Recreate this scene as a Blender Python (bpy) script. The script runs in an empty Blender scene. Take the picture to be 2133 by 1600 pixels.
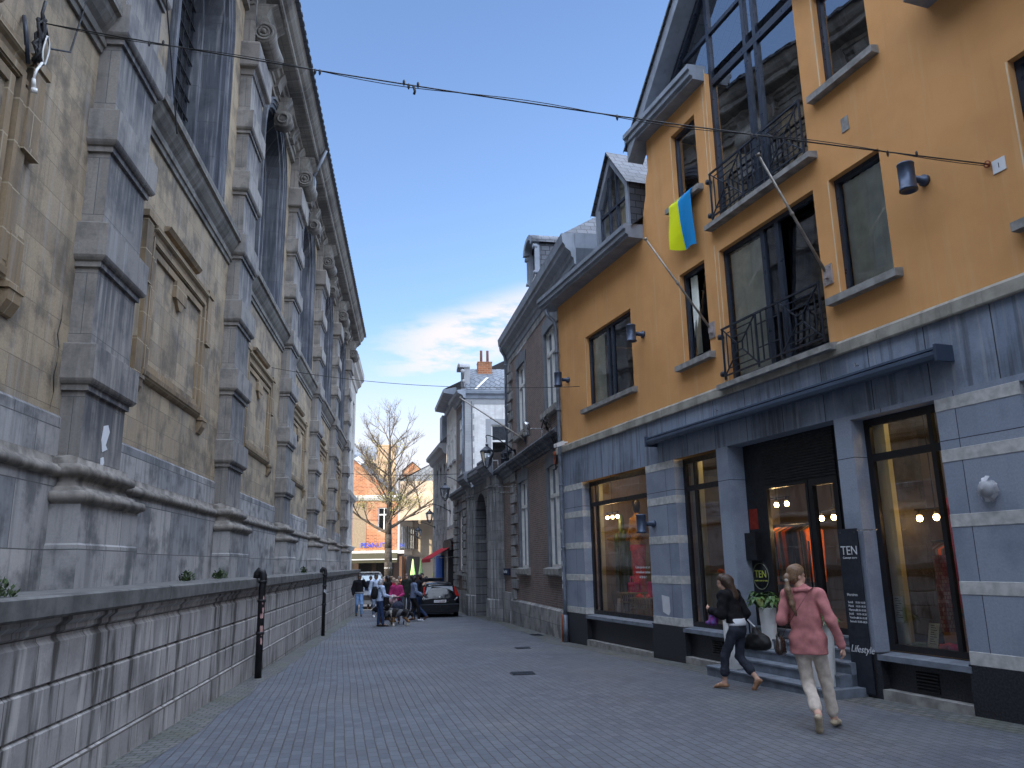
import bpy, math, random
import numpy as np
from mathutils import Vector, Matrix
rad=math.radians
random.seed(7); RNG=np.random.default_rng(7)
S=bpy.context.scene
COL=S.collection
# ---------------------------------------------------------------- camera
def make_camera():
    yaw=rad(7.3); f=1640.0; pitch=math.atan(373/f); roll=rad(1.05)
    fw=Vector((math.sin(yaw)*math.cos(pitch),math.cos(yaw)*math.cos(pitch),math.sin(pitch)))
    r0=Vector((math.cos(yaw),-math.sin(yaw),0)); u0=r0.cross(fw)
    r=r0*math.cos(roll)-u0*math.sin(roll); u=u0*math.cos(roll)+r0*math.sin(roll)
    cd=bpy.data.cameras.new('camera'); cd.sensor_width=36; cd.sensor_fit='HORIZONTAL'; cd.lens=f/2133*36
    cd.clip_start=0.05; cd.clip_end=3000
    c=bpy.data.objects.new('camera',cd); COL.objects.link(c)
    m=Matrix((( r.x,u.x,-fw.x,0),(r.y,u.y,-fw.y,0),(r.z,u.z,-fw.z,1.65),(0,0,0,1)))
    c.matrix_world=m; S.camera=c
make_camera()
# ---------------------------------------------------------------- sky, sun, exposure
SUN_EL=24.0
SUN_DIR=Vector((-0.85,-0.53,0)).normalized()      # towards the sun, seen from above
def make_light():
    w=bpy.data.worlds.new('World'); S.world=w; w.use_nodes=True
    nt=w.node_tree; nt.nodes.clear()
    out=nt.nodes.new('ShaderNodeOutputWorld'); bg=nt.nodes.new('ShaderNodeBackground')
    sky=nt.nodes.new('ShaderNodeTexSky'); sky.sky_type='NISHITA'; sky.sun_disc=False
    sky.sun_elevation=rad(SUN_EL); sky.sun_rotation=math.atan2(SUN_DIR.x,SUN_DIR.y)
    sky.air_density=1.1; sky.dust_density=0.6; sky.ozone_density=1.6; sky.altitude=100
    tc=nt.nodes.new('ShaderNodeTexCoord')
    # noise over the direction, stretched sideways, to break up the added sky light
    mp=nt.nodes.new('ShaderNodeMapping'); mp.inputs['Scale'].default_value=(2.0,2.0,6.5); mp.inputs['Location'].default_value=(0.35,0.1,0.25)
    mp.inputs['Rotation'].default_value=(0,rad(-14),0)
    no=nt.nodes.new('ShaderNodeTexNoise'); no.inputs['Scale'].default_value=1.6; no.inputs['Detail'].default_value=7; no.inputs['Roughness'].default_value=0.55
    nt.links.new(tc.outputs['Generated'],mp.inputs['Vector']); nt.links.new(mp.outputs['Vector'],no.inputs['Vector'])
    sp=nt.nodes.new('ShaderNodeSeparateXYZ'); nt.links.new(tc.outputs['Generated'],sp.inputs[0])
    def ramp(a,b,src):
        r=nt.nodes.new('ShaderNodeMapRange'); r.interpolation_type='SMOOTHSTEP'
        r.inputs['From Min'].default_value=a; r.inputs['From Max'].default_value=b; nt.links.new(src,r.inputs['Value']); return r.outputs[0]
    def mul(a,b):
        m=nt.nodes.new('ShaderNodeMath'); m.operation='MULTIPLY'; nt.links.new(a,m.inputs[0])
        if isinstance(b,float): m.inputs[1].default_value=b
        else: nt.links.new(b,m.inputs[1])
        return m.outputs[0]
    # one streaky cloud low over the end of the street, and a pale band above the horizon
    m2=nt.nodes.new('ShaderNodeMapping'); m2.inputs['Scale'].default_value=(7,7,26); m2.inputs['Rotation'].default_value=(0,rad(12),0)
    n2=nt.nodes.new('ShaderNodeTexNoise'); n2.inputs['Scale'].default_value=1.5; n2.inputs['Detail'].default_value=8; n2.inputs['Roughness'].default_value=0.6
    nt.links.new(tc.outputs['Generated'],m2.inputs['Vector']); nt.links.new(m2.outputs[0],n2.inputs['Vector'])
    sl=nt.nodes.new('ShaderNodeMath'); sl.operation='MULTIPLY_ADD'; sl.inputs[1].default_value=-0.28; nt.links.new(sp.outputs['X'],sl.inputs[0]); nt.links.new(sp.outputs['Z'],sl.inputs[2])
    a=sl.outputs[0]; shape=mul(mul(ramp(0.205,0.245,a),ramp(0.315,0.275,a)),mul(ramp(-0.10,0.05,sp.outputs['X']),ramp(0.24,0.12,sp.outputs['X'])))
    cl=mul(shape,ramp(0.36,0.58,n2.outputs['Fac']))
    cl=nt.nodes.new('ShaderNodeMath').outputs[0] if False else cl
    low=ramp(0.31,0.08,sp.outputs['Z'])
    mx=nt.nodes.new('ShaderNodeMath'); mx.operation='MAXIMUM'; nt.links.new(cl,mx.inputs[0]); nt.links.new(mul(low,0.9),mx.inputs[1])
    mix=nt.nodes.new('ShaderNodeMixRGB'); mix.inputs['Color2'].default_value=(2.05,1.93,2.02,1)
    tint=nt.nodes.new('ShaderNodeMixRGB'); tint.blend_type='MULTIPLY'; tint.inputs['Fac'].default_value=1; tint.inputs['Color2'].default_value=(0.48,0.515,0.60,1)
    nt.links.new(sky.outputs['Color'],tint.inputs['Color1'])
    nt.links.new(tint.outputs[0],mix.inputs['Color1']); nt.links.new(mx.outputs[0],mix.inputs['Fac'])
    # unseen bright cloud sheet added overhead, above the frame, to fill the shaded street
    sky_fill=mul(ramp(0.66,0.76,sp.outputs['Z']),ramp(0.25,0.5,no.outputs['Fac']))
    back=mul(mul(ramp(0.05,-0.25,sp.outputs['Y']),ramp(0.12,0.4,sp.outputs['Z'])),ramp(0.2,0.5,no.outputs['Fac']))   # extra sky glow added behind the viewer, to light sides facing the camera
    vm=nt.nodes.new('ShaderNodeMath'); vm.operation='MAXIMUM'; nt.links.new(sky_fill,vm.inputs[0]); nt.links.new(back,vm.inputs[1]); sky_fill=vm.outputs[0]
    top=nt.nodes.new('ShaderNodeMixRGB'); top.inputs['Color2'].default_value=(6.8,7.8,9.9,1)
    nt.links.new(sky_fill,top.inputs['Fac']); nt.links.new(mix.outputs[0],top.inputs['Color1'])
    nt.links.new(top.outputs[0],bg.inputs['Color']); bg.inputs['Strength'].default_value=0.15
    nt.links.new(bg.outputs[0],out.inputs['Surface'])
    sd=bpy.data.lights.new('sun','SUN'); sd.energy=3.3; sd.angle=rad(0.5); sd.color=(1.0,0.86,0.68)
    so=bpy.data.objects.new('sun',sd); COL.objects.link(so)
    d=Vector((SUN_DIR.x*math.cos(rad(SUN_EL)),SUN_DIR.y*math.cos(rad(SUN_EL)),math.sin(rad(SUN_EL))))
    so.rotation_euler=d.to_track_quat('Z','Y').to_euler(); so.location=(-30,-30,40)
    vs=S.view_settings; vs.view_transform='Standard'; vs.look='None'; vs.exposure=1.75; vs.gamma=1
make_light()
# ---------------------------------------------------------------- materials
def nodes_mat(name,rough=0.7,metal=0.0,spec=0.4):
    m=bpy.data.materials.new(name); m.use_nodes=True; nt=m.node_tree; b=nt.nodes['Principled BSDF']
    b.inputs['Roughness'].default_value=rough; b.inputs['Metallic'].default_value=metal; b.inputs['Specular IOR Level'].default_value=spec
    return m,nt,b
def nd(nt,typ,**kw):
    n=nt.nodes.new(typ)
    for k,v in kw.items():
        if k in n.inputs: n.inputs[k].default_value=v
        else: setattr(n,k,v)
    return n
def c4(c): return (c[0],c[1],c[2],1)
def mixc(nt,fac,a,b,blend='MIX'):
    n=nt.nodes.new('ShaderNodeMixRGB'); n.blend_type=blend
    for i,v in (('Fac',fac),('Color1',a),('Color2',b)):
        if isinstance(v,(int,float)): n.inputs[i].default_value=v
        elif isinstance(v,tuple): n.inputs[i].default_value=c4(v)
        else: nt.links.new(v,n.inputs[i])
    return n.outputs[0]
def mrange(nt,src,a,b,c=0.0,d=1.0):
    r=nt.nodes.new('ShaderNodeMapRange'); r.interpolation_type='SMOOTHSTEP'
    for k,v in (('From Min',a),('From Max',b),('To Min',c),('To Max',d)): r.inputs[k].default_value=v
    nt.links.new(src,r.inputs['Value']); return r.outputs[0]
def coords(nt,kind='UV',scale=(1,1,1),rot=0.0,loc=(0,0,0)):
    t=nt.nodes.new('ShaderNodeTexCoord'); m=nt.nodes.new('ShaderNodeMapping')
    m.inputs['Scale'].default_value=scale; m.inputs['Rotation'].default_value=(0,0,rot); m.inputs['Location'].default_value=loc
    nt.links.new(t.outputs[kind],m.inputs['Vector']); return m.outputs['Vector']
def noise(nt,vec,scale,detail=4,rough=0.55):
    n=nd(nt,'ShaderNodeTexNoise',Scale=scale,Detail=detail,Roughness=rough); nt.links.new(vec,n.inputs['Vector']); return n.outputs['Fac']
def bump(nt,b,h,strength=0.3,dist=0.01):
    n=nd(nt,'ShaderNodeBump',Strength=strength,Distance=dist); nt.links.new(h,n.inputs['Height']); nt.links.new(n.outputs[0],b.inputs['Normal'])
def plain(name,c,rough=0.6,metal=0.0,var=0.18,scale=6.0,kind='Object',spec=0.4,bmp=0.0,streak=0.0):
    """one colour with soft mottling (and optional runs of dirt)"""
    m,nt,b=nodes_mat(name,rough,metal,spec); v=coords(nt,kind)
    n=noise(nt,v,scale); col=mixc(nt,mrange(nt,n,0.3,0.7),tuple(x*(1-var) for x in c),tuple(min(1,x*(1+var)) for x in c))
    if streak:
        s=noise(nt,coords(nt,kind,(9,9,0.7) if kind=='Object' else (9,0.6,1)),1.0,5)
        col=mixc(nt,mrange(nt,s,0.52,0.75,0,streak),col,tuple(x*0.35 for x in c))
    nt.links.new(col,b.inputs['Base Color'])
    rr=mrange(nt,noise(nt,v,scale*2.3),0.3,0.7,max(0.02,rough-0.12),min(1,rough+0.12)); nt.links.new(rr,b.inputs['Roughness'])
    if bmp: bump(nt,b,noise(nt,v,scale*12,3),bmp,0.004)
    return m
def masonry(name,ca,cb,mortar,bw,bh,ms=0.012,dark=(0.05,0.05,0.055),stain=0.5,streak=0.4,rough=0.85,bstr=0.6,smooth=0.1,rot=0.0,kind='UV',offset=0.5,fine=0.25,grime_scale=0.45,third=None,loc=(0,0,0),drip=None,lite=(0.40,0.40,0.40),sf=7):
    """coursed blocks with per-block tone, weather stains and vertical runs"""
    m,nt,b=nodes_mat(name,rough,0,0.3); v=coords(nt,kind,rot=rot,loc=loc)
    wob=nt.nodes.new('ShaderNodeVectorMath'); wob.operation='ADD'
    nn=nd(nt,'ShaderNodeTexNoise',Scale=3.0,Detail=2); nt.links.new(v,nn.inputs['Vector'])
    sc=nt.nodes.new('ShaderNodeVectorMath'); sc.operation='SCALE'; sc.inputs['Scale'].default_value=ms*0.9; nt.links.new(nn.outputs['Color'],sc.inputs[0])
    nt.links.new(v,wob.inputs[0]); nt.links.new(sc.outputs[0],wob.inputs[1])
    br=nd(nt,'ShaderNodeTexBrick',offset=offset); br.inputs['Scale'].default_value=1; br.inputs['Brick Width'].default_value=bw; br.inputs['Row Height'].default_value=bh
    br.inputs['Mortar Size'].default_value=ms; br.inputs['Mortar Smooth'].default_value=smooth; br.inputs['Bias'].default_value=0
    br.inputs['Color1'].default_value=(0,0,0,1); br.inputs['Color2'].default_value=(1,1,1,1); br.inputs['Mortar'].default_value=(0.5,0.5,0.5,1)
    nt.links.new(wob.outputs[0],br.inputs['Vector'])
    sepc=nt.nodes.new('ShaderNodeSeparateColor'); nt.links.new(br.outputs['Color'],sepc.inputs[0])
    col=mixc(nt,sepc.outputs[0],ca,cb)
    if third: col=mixc(nt,mrange(nt,noise(nt,v,1.1,5,0.65),0.5,0.68,0,0.75),col,third)
    f=noise(nt,v,38,6,0.7); col=mixc(nt,mrange(nt,f,0.25,0.75,0,fine),col,tuple(x*0.4 for x in ca))
    g=noise(nt,v,grime_scale*2,8,0.62); col=mixc(nt,mrange(nt,g,0.45,0.64,0,stain),col,dark)
    if streak:
        s=noise(nt,coords(nt,kind,(sf,0.45,1)),1.0,6,0.6); col=mixc(nt,mrange(nt,s,0.49,0.64,0,streak),col,dark)
        s2=noise(nt,coords(nt,kind,(sf*1.4,0.5,1),loc=(7,3,0)),1.0,6,0.6); col=mixc(nt,mrange(nt,s2,0.53,0.64,0,streak*0.55),col,lite)
    if drip:          # dark runs of water below each projecting block
        z0,per,dc=drip; sx=nt.nodes.new('ShaderNodeSeparateXYZ'); nt.links.new(coords(nt,kind),sx.inputs[0])
        q=nd(nt,'ShaderNodeMath',operation='SUBTRACT'); nt.links.new(sx.outputs[1],q.inputs[0]); q.inputs[1].default_value=z0
        q2=nd(nt,'ShaderNodeMath',operation='DIVIDE'); nt.links.new(q.outputs[0],q2.inputs[0]); q2.inputs[1].default_value=per
        q3=nd(nt,'ShaderNodeMath',operation='FRACT'); nt.links.new(q2.outputs[0],q3.inputs[0])
        up=mrange(nt,q3.outputs[0],0.0,0.5); inn=mrange(nt,q3.outputs[0],0.70,0.69)
        st=mrange(nt,noise(nt,coords(nt,kind,(11,0.5,1),loc=(2,0,0)),1.0,6,0.65),0.36,0.58)
        k1=nd(nt,'ShaderNodeMath',operation='MULTIPLY'); nt.links.new(up,k1.inputs[0]); nt.links.new(inn,k1.inputs[1])
        k2=nd(nt,'ShaderNodeMath',operation='MULTIPLY'); nt.links.new(k1.outputs[0],k2.inputs[0]); nt.links.new(st,k2.inputs[1])
        k3=nd(nt,'ShaderNodeMath',operation='MULTIPLY'); nt.links.new(k2.outputs[0],k3.inputs[0]); k3.inputs[1].default_value=0.68
        col=mixc(nt,k3.outputs[0],col,dc)
    col=mixc(nt,br.outputs['Fac'],col,mortar)
    nt.links.new(col,b.inputs['Base Color'])
    h=nt.nodes.new('ShaderNodeMath'); h.operation='SUBTRACT'; nt.links.new(f,h.inputs[0]); nt.links.new(br.outputs['Fac'],h.inputs[1]); 
    h2=nt.nodes.new('ShaderNodeMath'); h2.operation='ADD'; nt.links.new(h.outputs[0],h2.inputs[0]); nt.links.new(sepc.outputs[0],h2.inputs[1])
    bump(nt,b,h2.outputs[0],bstr,max(ms*0.6,0.004))
    return m
def glass_mat(name,tint=(0.75,0.82,0.85),refl=0.18,rough=0.0):
    m=bpy.data.materials.new(name); m.use_nodes=True; nt=m.node_tree; nt.nodes.clear()
    o=nt.nodes.new('ShaderNodeOutputMaterial'); t=nt.nodes.new('ShaderNodeBsdfTransparent'); t.inputs[0].default_value=c4(tint)
    g=nt.nodes.new('ShaderNodeBsdfGlossy'); g.inputs['Roughness'].default_value=rough; g.inputs[0].default_value=(0.95,0.97,1,1)
    fr=nd(nt,'ShaderNodeFresnel',IOR=1.6); ad=nt.nodes.new('ShaderNodeMath'); ad.operation='ADD'; ad.use_clamp=True; ad.inputs[1].default_value=refl
    wv=noise(nt,coords(nt,'Object'),1.3,2); bp=nd(nt,'ShaderNodeBump',Strength=0.04,Distance=0.05); nt.links.new(wv,bp.inputs['Height'])
    nt.links.new(bp.outputs[0],g.inputs['Normal'])
    nt.links.new(fr.outputs[0],ad.inputs[0]); mx=nt.nodes.new('ShaderNodeMixShader'); nt.links.new(ad.outputs[0],mx.inputs[0])
    nt.links.new(t.outputs[0],mx.inputs[1]); nt.links.new(g.outputs[0],mx.inputs[2]); nt.links.new(mx.outputs[0],o.inputs[0]); return m
def emit_mat(name,c,s):
    m,nt,b=nodes_mat(name,0.5); b.inputs['Emission Color'].default_value=c4(c); b.inputs['Emission Strength'].default_value=s; b.inputs['Base Color'].default_value=c4(c); return m
M={}
M['tan_wall']=masonry('tan_limestone',(0.46,0.365,0.24),(0.30,0.24,0.165),(0.22,0.18,0.125),0.62,0.30,0.004,dark=(0.11,0.095,0.075),stain=0.8,streak=0.35,bstr=0.8,third=(0.29,0.255,0.205),fine=0.5,grime_scale=.8)
M['tan_trim']=masonry('tan_moulding_stone',(0.25,0.185,0.11),(0.32,0.235,0.14),(0.36,0.30,0.2),0.8,0.42,0.008,dark=(0.06,0.055,0.05),stain=0.6,streak=0.3)
M['grey_stone']=masonry('grey_bluestone',(0.31,0.29,0.26),(0.24,0.23,0.215),(0.10,0.10,0.10),1.37,0.6875,0.004,dark=(0.07,0.072,0.08),stain=0.6,streak=0.5,bstr=0.3,fine=0.35,grime_scale=1.0,drip=(4.0,1.375,(0.045,0.05,0.062)))
M['plinth_stone']=masonry('plinth_bluestone',(0.40,0.385,0.365),(0.21,0.215,0.225),(0.10,0.10,0.10),0.95,0.62,0.006,dark=(0.07,0.075,0.08),stain=0.75,streak=0.4,bstr=0.4,grime_scale=0.9)
M['dark_stone']=masonry('dark_window_stone',(0.10,0.11,0.13),(0.13,0.14,0.155),(0.07,0.07,0.075),0.9,0.7,0.004,dark=(0.03,0.035,0.045),stain=0.6,streak=0.6,bstr=0.3)
M['cornice_stone']=masonry('cornice_stone',(0.20,0.19,0.17),(0.26,0.245,0.21),(0.12,0.11,0.1),1.4,0.5,0.005,dark=(0.07,0.065,0.06),stain=0.7,streak=0.5)
M['pale_stone']=masonry('pale_render',(0.46,0.44,0.39),(0.42,0.40,0.36),(0.38,0.36,0.32),2.5,1.2,0.003,dark=(0.22,0.21,0.2),stain=0.4,streak=0.3,bstr=0.2)
M['grey_side']=masonry('grey_bluestone_side',(0.31,0.285,0.25),(0.23,0.215,0.195),(0.10,0.10,0.10),1.37,0.6875,0.004,dark=(0.09,0.088,0.085),stain=0.6,streak=0.25,bstr=0.3,fine=0.4,grime_scale=1.2)
M['moulding']=plain('weathered_moulding',(0.17,0.155,0.135),0.9,0,0.45,5,'UV',bmp=0.6,streak=0.5)
M['ret_wall']=masonry('retaining_wall_stone',(0.46,0.44,0.42),(0.32,0.31,0.30),(0.085,0.075,0.065),0.9,0.3333,0.005,loc=(0,-.13,0),sf=4.5,lite=(0.62,0.59,0.55),dark=(0.07,0.066,0.06),stain=0.4,streak=0.95,bstr=0.5,fine=0.35)
M['coping']=plain('coping_stone',(0.115,0.115,0.11),0.85,0,0.35,3.0,'UV',bmp=0.5,streak=0.5)
M['slate']=masonry('roof_slate',(0.075,0.085,0.10),(0.12,0.13,0.15),(0.025,0.028,0.033),0.28,0.16,0.012,dark=(0.03,0.03,0.035),stain=0.2,streak=0.1,rough=0.5,bstr=0.7)
M['slate_pale']=masonry('weathered_slate',(0.13,0.155,0.18),(0.19,0.21,0.23),(0.06,0.065,0.075),0.34,0.24,0.02,stain=0.2,streak=0.1,rough=0.6,bstr=0.7,rot=0.6)
M['lead']=plain('zinc_sheet',(0.16,0.18,0.21),0.5,0.3,0.2,2.0,'UV',streak=0.5)
M['orange']=plain('orange_render',(0.66,0.345,0.135),0.9,0,0.07,0.9,'UV',spec=0.2,bmp=0.5,streak=0.08)
def orange_detail():
    nt=M['orange'].node_tree; b=nt.nodes['Principled BSDF']; v=coords(nt,'UV')
    src=b.inputs['Base Color'].links[0].from_socket
    g=noise(nt,v,170,2,0.8); s=noise(nt,coords(nt,'UV',(5,0.35,1)),1.0,6,0.6); l=noise(nt,coords(nt,'UV',(0.5,0.8,1)),1.0,5,0.6)
    c=mixc(nt,mrange(nt,g,0.35,0.65,0,0.22),src,(0.38,0.18,0.06))
    c=mixc(nt,mrange(nt,s,0.52,0.70,0,0.35),c,(0.66,0.42,0.22)); c=mixc(nt,mrange(nt,l,0.45,0.75,0,0.25),c,(0.46,0.21,0.065))
    nt.links.new(c,b.inputs['Base Color']); bump(nt,b,g,0.6,0.004)
orange_detail()
M['white_bead']=plain('white_corner_bead',(0.62,0.5,0.33),0.7,0,0.1)
M['blue_tile']=masonry('shopfront_bluestone',(0.27,0.315,0.39),(0.33,0.37,0.44),(0.04,0.045,0.06),1.15,3.0,0.006,dark=(0.10,0.125,0.17),stain=0.4,streak=0.08,rough=0.55,bstr=0.15,fine=0.35,offset=0.0)
M['fascia_tile']=masonry('fascia_bluestone',(0.21,0.26,0.34),(0.27,0.32,0.40),(0.03,0.035,0.04),0.95,3.1,0.008,dark=(0.045,0.052,0.06),stain=0.4,streak=0.55,rough=0.6,bstr=0.2,offset=0.0)
M['light_band']=plain('pale_stone_band',(0.46,0.46,0.44),0.75,0,0.2,8,'UV',bmp=0.3)
M['granite']=plain('dark_granite',(0.022,0.023,0.028),0.42,0,0.5,40,'UV')
M['string_stone']=plain('string_course_stone',(0.30,0.285,0.24),0.85,0,0.25,3,'UV',bmp=0.4,streak=0.6)
M['frame_stone']=masonry('window_bluestone',(0.20,0.215,0.24),(0.16,0.175,0.2),(0.1,0.1,0.11),.9,.8,.004,dark=(.06,.065,.075),stain=.4,streak=.3,bstr=.2)
M['sill_stone']=plain('sill_bluestone',(0.24,0.235,0.22),0.8,0,0.3,5,'UV',bmp=0.4,streak=0.3)
M['step_stone']=plain('step_bluestone',(0.15,0.175,0.21),0.6,0,0.22,5,'UV',bmp=0.2)
M['brown_brick']=masonry('brown_brick',(0.24,0.155,0.125),(0.14,0.10,0.09),(0.22,0.205,0.19),0.19,0.062,0.009,dark=(0.05,0.045,0.045),stain=0.3,streak=0.15,bstr=0.7,third=(0.25,0.19,0.16))
M['white_brick']=masonry('whitewashed_brick',(0.76,0.75,0.71),(0.68,0.67,0.64),(0.52,0.51,0.49),0.2,0.07,0.006,dark=(0.3,0.29,0.27),stain=0.35,streak=0.25,bstr=0.5)
M['red_brick']=masonry('red_brick',(0.40,0.14,0.06),(0.20,0.07,0.035),(0.36,0.24,0.15),0.30,0.11,0.012,dark=(0.42,0.30,0.19),stain=0.6,streak=0.0,bstr=0.5,third=(0.45,0.20,0.09),grime_scale=.5)
M['old_stone']=masonry('grey_dressed_stone',(0.34,0.34,0.335),(0.26,0.265,0.265),(0.085,0.085,0.09),0.75,0.36,0.004,dark=(0.055,0.06,0.065),stain=0.55,streak=0.5,bstr=0.4)
M['frame_blue']=plain('dark_blue_aluminium',(0.032,0.042,0.062),0.38,0.3,0.12,3)
M['awning']=plain('blue_grey_awning_box',(0.05,0.072,0.11),0.42,0.2,0.1,2)
M['black']=plain('black_paint',(0.012,0.012,0.014),0.4,0,0.2)
M['shutter']=plain('dark_shutter',(0.016,0.017,0.02),0.5,0.2,0.2)
M['iron']=plain('wrought_iron',(0.022,0.028,0.04),0.5,0.3,0.3)
M['gutter']=plain('painted_gutter',(0.22,0.25,0.29),0.55,0,0.15,2,'Object',streak=0.25)
M['pipe']=plain('zinc_downpipe',(0.16,0.185,0.22),0.5,0.3,0.2)
M['black_pipe']=plain('cast_iron_pipe',(0.018,0.018,0.02),0.5,0.2,0.4)
M['white_paint']=plain('white_window_paint',(0.60,0.60,0.57),0.55,0,0.08)
M['white_gloss']=plain('white_planter_plastic',(0.72,0.72,0.70),0.35,0,0.04,3)
M['steel']=plain('brushed_steel',(0.45,0.45,0.45),0.3,0.85,0.15)
M['pole']=plain('weathered_steel_pole',(0.30,0.28,0.25),0.5,0.5,0.25)
M['blue_lamp']=plain('blue_grey_lamp_metal',(0.055,0.075,0.115),0.4,0.4,0.15)
M['glass']=glass_mat('window_glass',(0.88,0.93,0.93),0.20)
M['shop_glass']=glass_mat('shop_glass',(0.92,0.95,0.95),0.09)
M['glass_clear']=glass_mat('clear_window_glass',(0.97,0.98,0.98),0.03)
M['leaded']=glass_mat('church_glass',(0.25,0.3,0.35),0.08,0.12)
M['curtain']=plain('pale_curtain',(0.80,0.84,0.76),0.9,0,0.12,4)
M['room']=plain('dark_room',(0.035,0.030,0.026),0.9,0,0.3)
M['cream']=plain('cream_wall',(0.22,0.17,0.12),0.9,0,0.08,1.5)
M['green_wall']=plain('pale_green_panel',(0.42,0.44,0.30),0.9,0,0.05,2)
M['wood_floor']=masonry('oak_floor',(0.22,0.13,0.07),(0.28,0.17,0.09),(0.08,0.05,0.03),1.2,0.14,0.004,stain=0,streak=0,rough=0.5,bstr=0.1)
M['bulb']=emit_mat('warm_bulb',(1.0,0.62,0.25),14)
M['skin']=plain('skin',(0.55,0.33,0.24),0.6,0,0.08,9)
M['skin_dark']=plain('brown_skin',(0.16,0.085,0.055),0.6,0,0.1,9)
M['wire']=plain('black_cable',(0.015,0.015,0.016),0.6)
M['white_plastic']=plain('white_cable_plastic',(0.65,0.65,0.62),0.5)
M['rust']=plain('rusty_red_iron',(0.25,0.07,0.035),0.8,0.1,0.4)
M['paper']=plain('white_paper',(0.62,0.64,0.66),0.8,0,0.05)
def fabric(name,c,rough=0.9,var=0.15,scale=14): 
    if name not in M: M[name]=plain(name,c,rough,0,var,scale,spec=0.15,bmp=0.25)
    return M[name]
def paver_mat():
    m,nt,b=nodes_mat('street_pavers',0.75,0,0.35); v=coords(nt,'UV')
    nn=nd(nt,'ShaderNodeTexNoise',Scale=0.16,Detail=1); nt.links.new(v,nn.inputs['Vector'])
    sc=nt.nodes.new('ShaderNodeVectorMath'); sc.operation='SCALE'; sc.inputs['Scale'].default_value=0.16; nt.links.new(nn.outputs['Color'],sc.inputs[0])
    n2=nd(nt,'ShaderNodeTexNoise',Scale=9,Detail=2); nt.links.new(v,n2.inputs['Vector'])
    s2=nt.nodes.new('ShaderNodeVectorMath'); s2.operation='SCALE'; s2.inputs['Scale'].default_value=0.016; nt.links.new(n2.outputs['Color'],s2.inputs[0])
    a=nt.nodes.new('ShaderNodeVectorMath'); nt.links.new(v,a.inputs[0]); nt.links.new(sc.outputs[0],a.inputs[1])
    a2=nt.nodes.new('ShaderNodeVectorMath'); nt.links.new(a.outputs[0],a2.inputs[0]); nt.links.new(s2.outputs[0],a2.inputs[1])
    mp=nt.nodes.new('ShaderNodeMapping'); mp.inputs['Rotation'].default_value=(0,0,rad(90-5)); nt.links.new(a2.outputs[0],mp.inputs['Vector'])
    br=nd(nt,'ShaderNodeTexBrick'); 
    for k,x in (('Scale',1),('Brick Width',0.21),('Row Height',0.105),('Mortar Size',0.006),('Mortar Smooth',0.35)): br.inputs[k].default_value=x
    br.inputs['Color1'].default_value=(0,0,0,1); br.inputs['Color2'].default_value=(1,1,1,1); br.inputs['Mortar'].default_value=(0.4,0.4,0.4,1)
    nt.links.new(mp.outputs[0],br.inputs['Vector']); se=nt.nodes.new('ShaderNodeSeparateColor'); nt.links.new(br.outputs['Color'],se.inputs[0])
    col=mixc(nt,mrange(nt,se.outputs[0],0,1,0,1),(0.072,0.084,0.108),(0.104,0.118,0.144))
    big=noise(nt,v,0.55,6,0.6); col=mixc(nt,mrange(nt,big,0.4,0.68,0,0.38),col,(0.13,0.137,0.145))
    ye=noise(nt,v,0.3,5,0.6); col=mixc(nt,mrange(nt,ye,0.5,0.7,0,0.22),col,(0.26,0.25,0.215))
    f=noise(nt,v,60,5,0.75); col=mixc(nt,mrange(nt,f,0.3,0.7,0,0.3),col,(0.10,0.10,0.10))
    sp=nd(nt,'ShaderNodeTexVoronoi',Scale=3.2); nt.links.new(v,sp.inputs['Vector']); col=mixc(nt,mrange(nt,sp.outputs['Distance'],0.03,0.05,0.7,0),col,(0.06,0.06,0.06))
    col=mixc(nt,br.outputs['Fac'],col,(0.065,0.062,0.055)); nt.links.new(col,b.inputs['Base Color'])
    nt.links.new(mrange(nt,big,0.3,0.7,0.55,0.85),b.inputs['Roughness'])
    h=nt.nodes.new('ShaderNodeMath'); h.operation='SUBTRACT'; nt.links.new(f,h.inputs[0]); h.inputs[1].default_value=0
    h2=nt.nodes.new('ShaderNodeMath'); h2.operation='MULTIPLY_ADD'; nt.links.new(br.outputs['Fac'],h2.inputs[0]); h2.inputs[1].default_value=-2.2; nt.links.new(h.outputs[0],h2.inputs[2])
    h3=nt.nodes.new('ShaderNodeMath'); h3.operation='ADD'; nt.links.new(h2.outputs[0],h3.inputs[0]); nt.links.new(se.outputs[0],h3.inputs[1])
    bump(nt,b,h3.outputs[0],0.75,0.007); return m
M['pavers']=paver_mat()
M['edge_setts']=masonry('edge_setts',(0.15,0.15,0.145),(0.10,0.105,0.11),(0.06,0.065,0.05),0.15,0.12,0.011,dark=(0.08,0.09,0.055),stain=0.5,streak=0,bstr=0.9,smooth=0.4)
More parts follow.
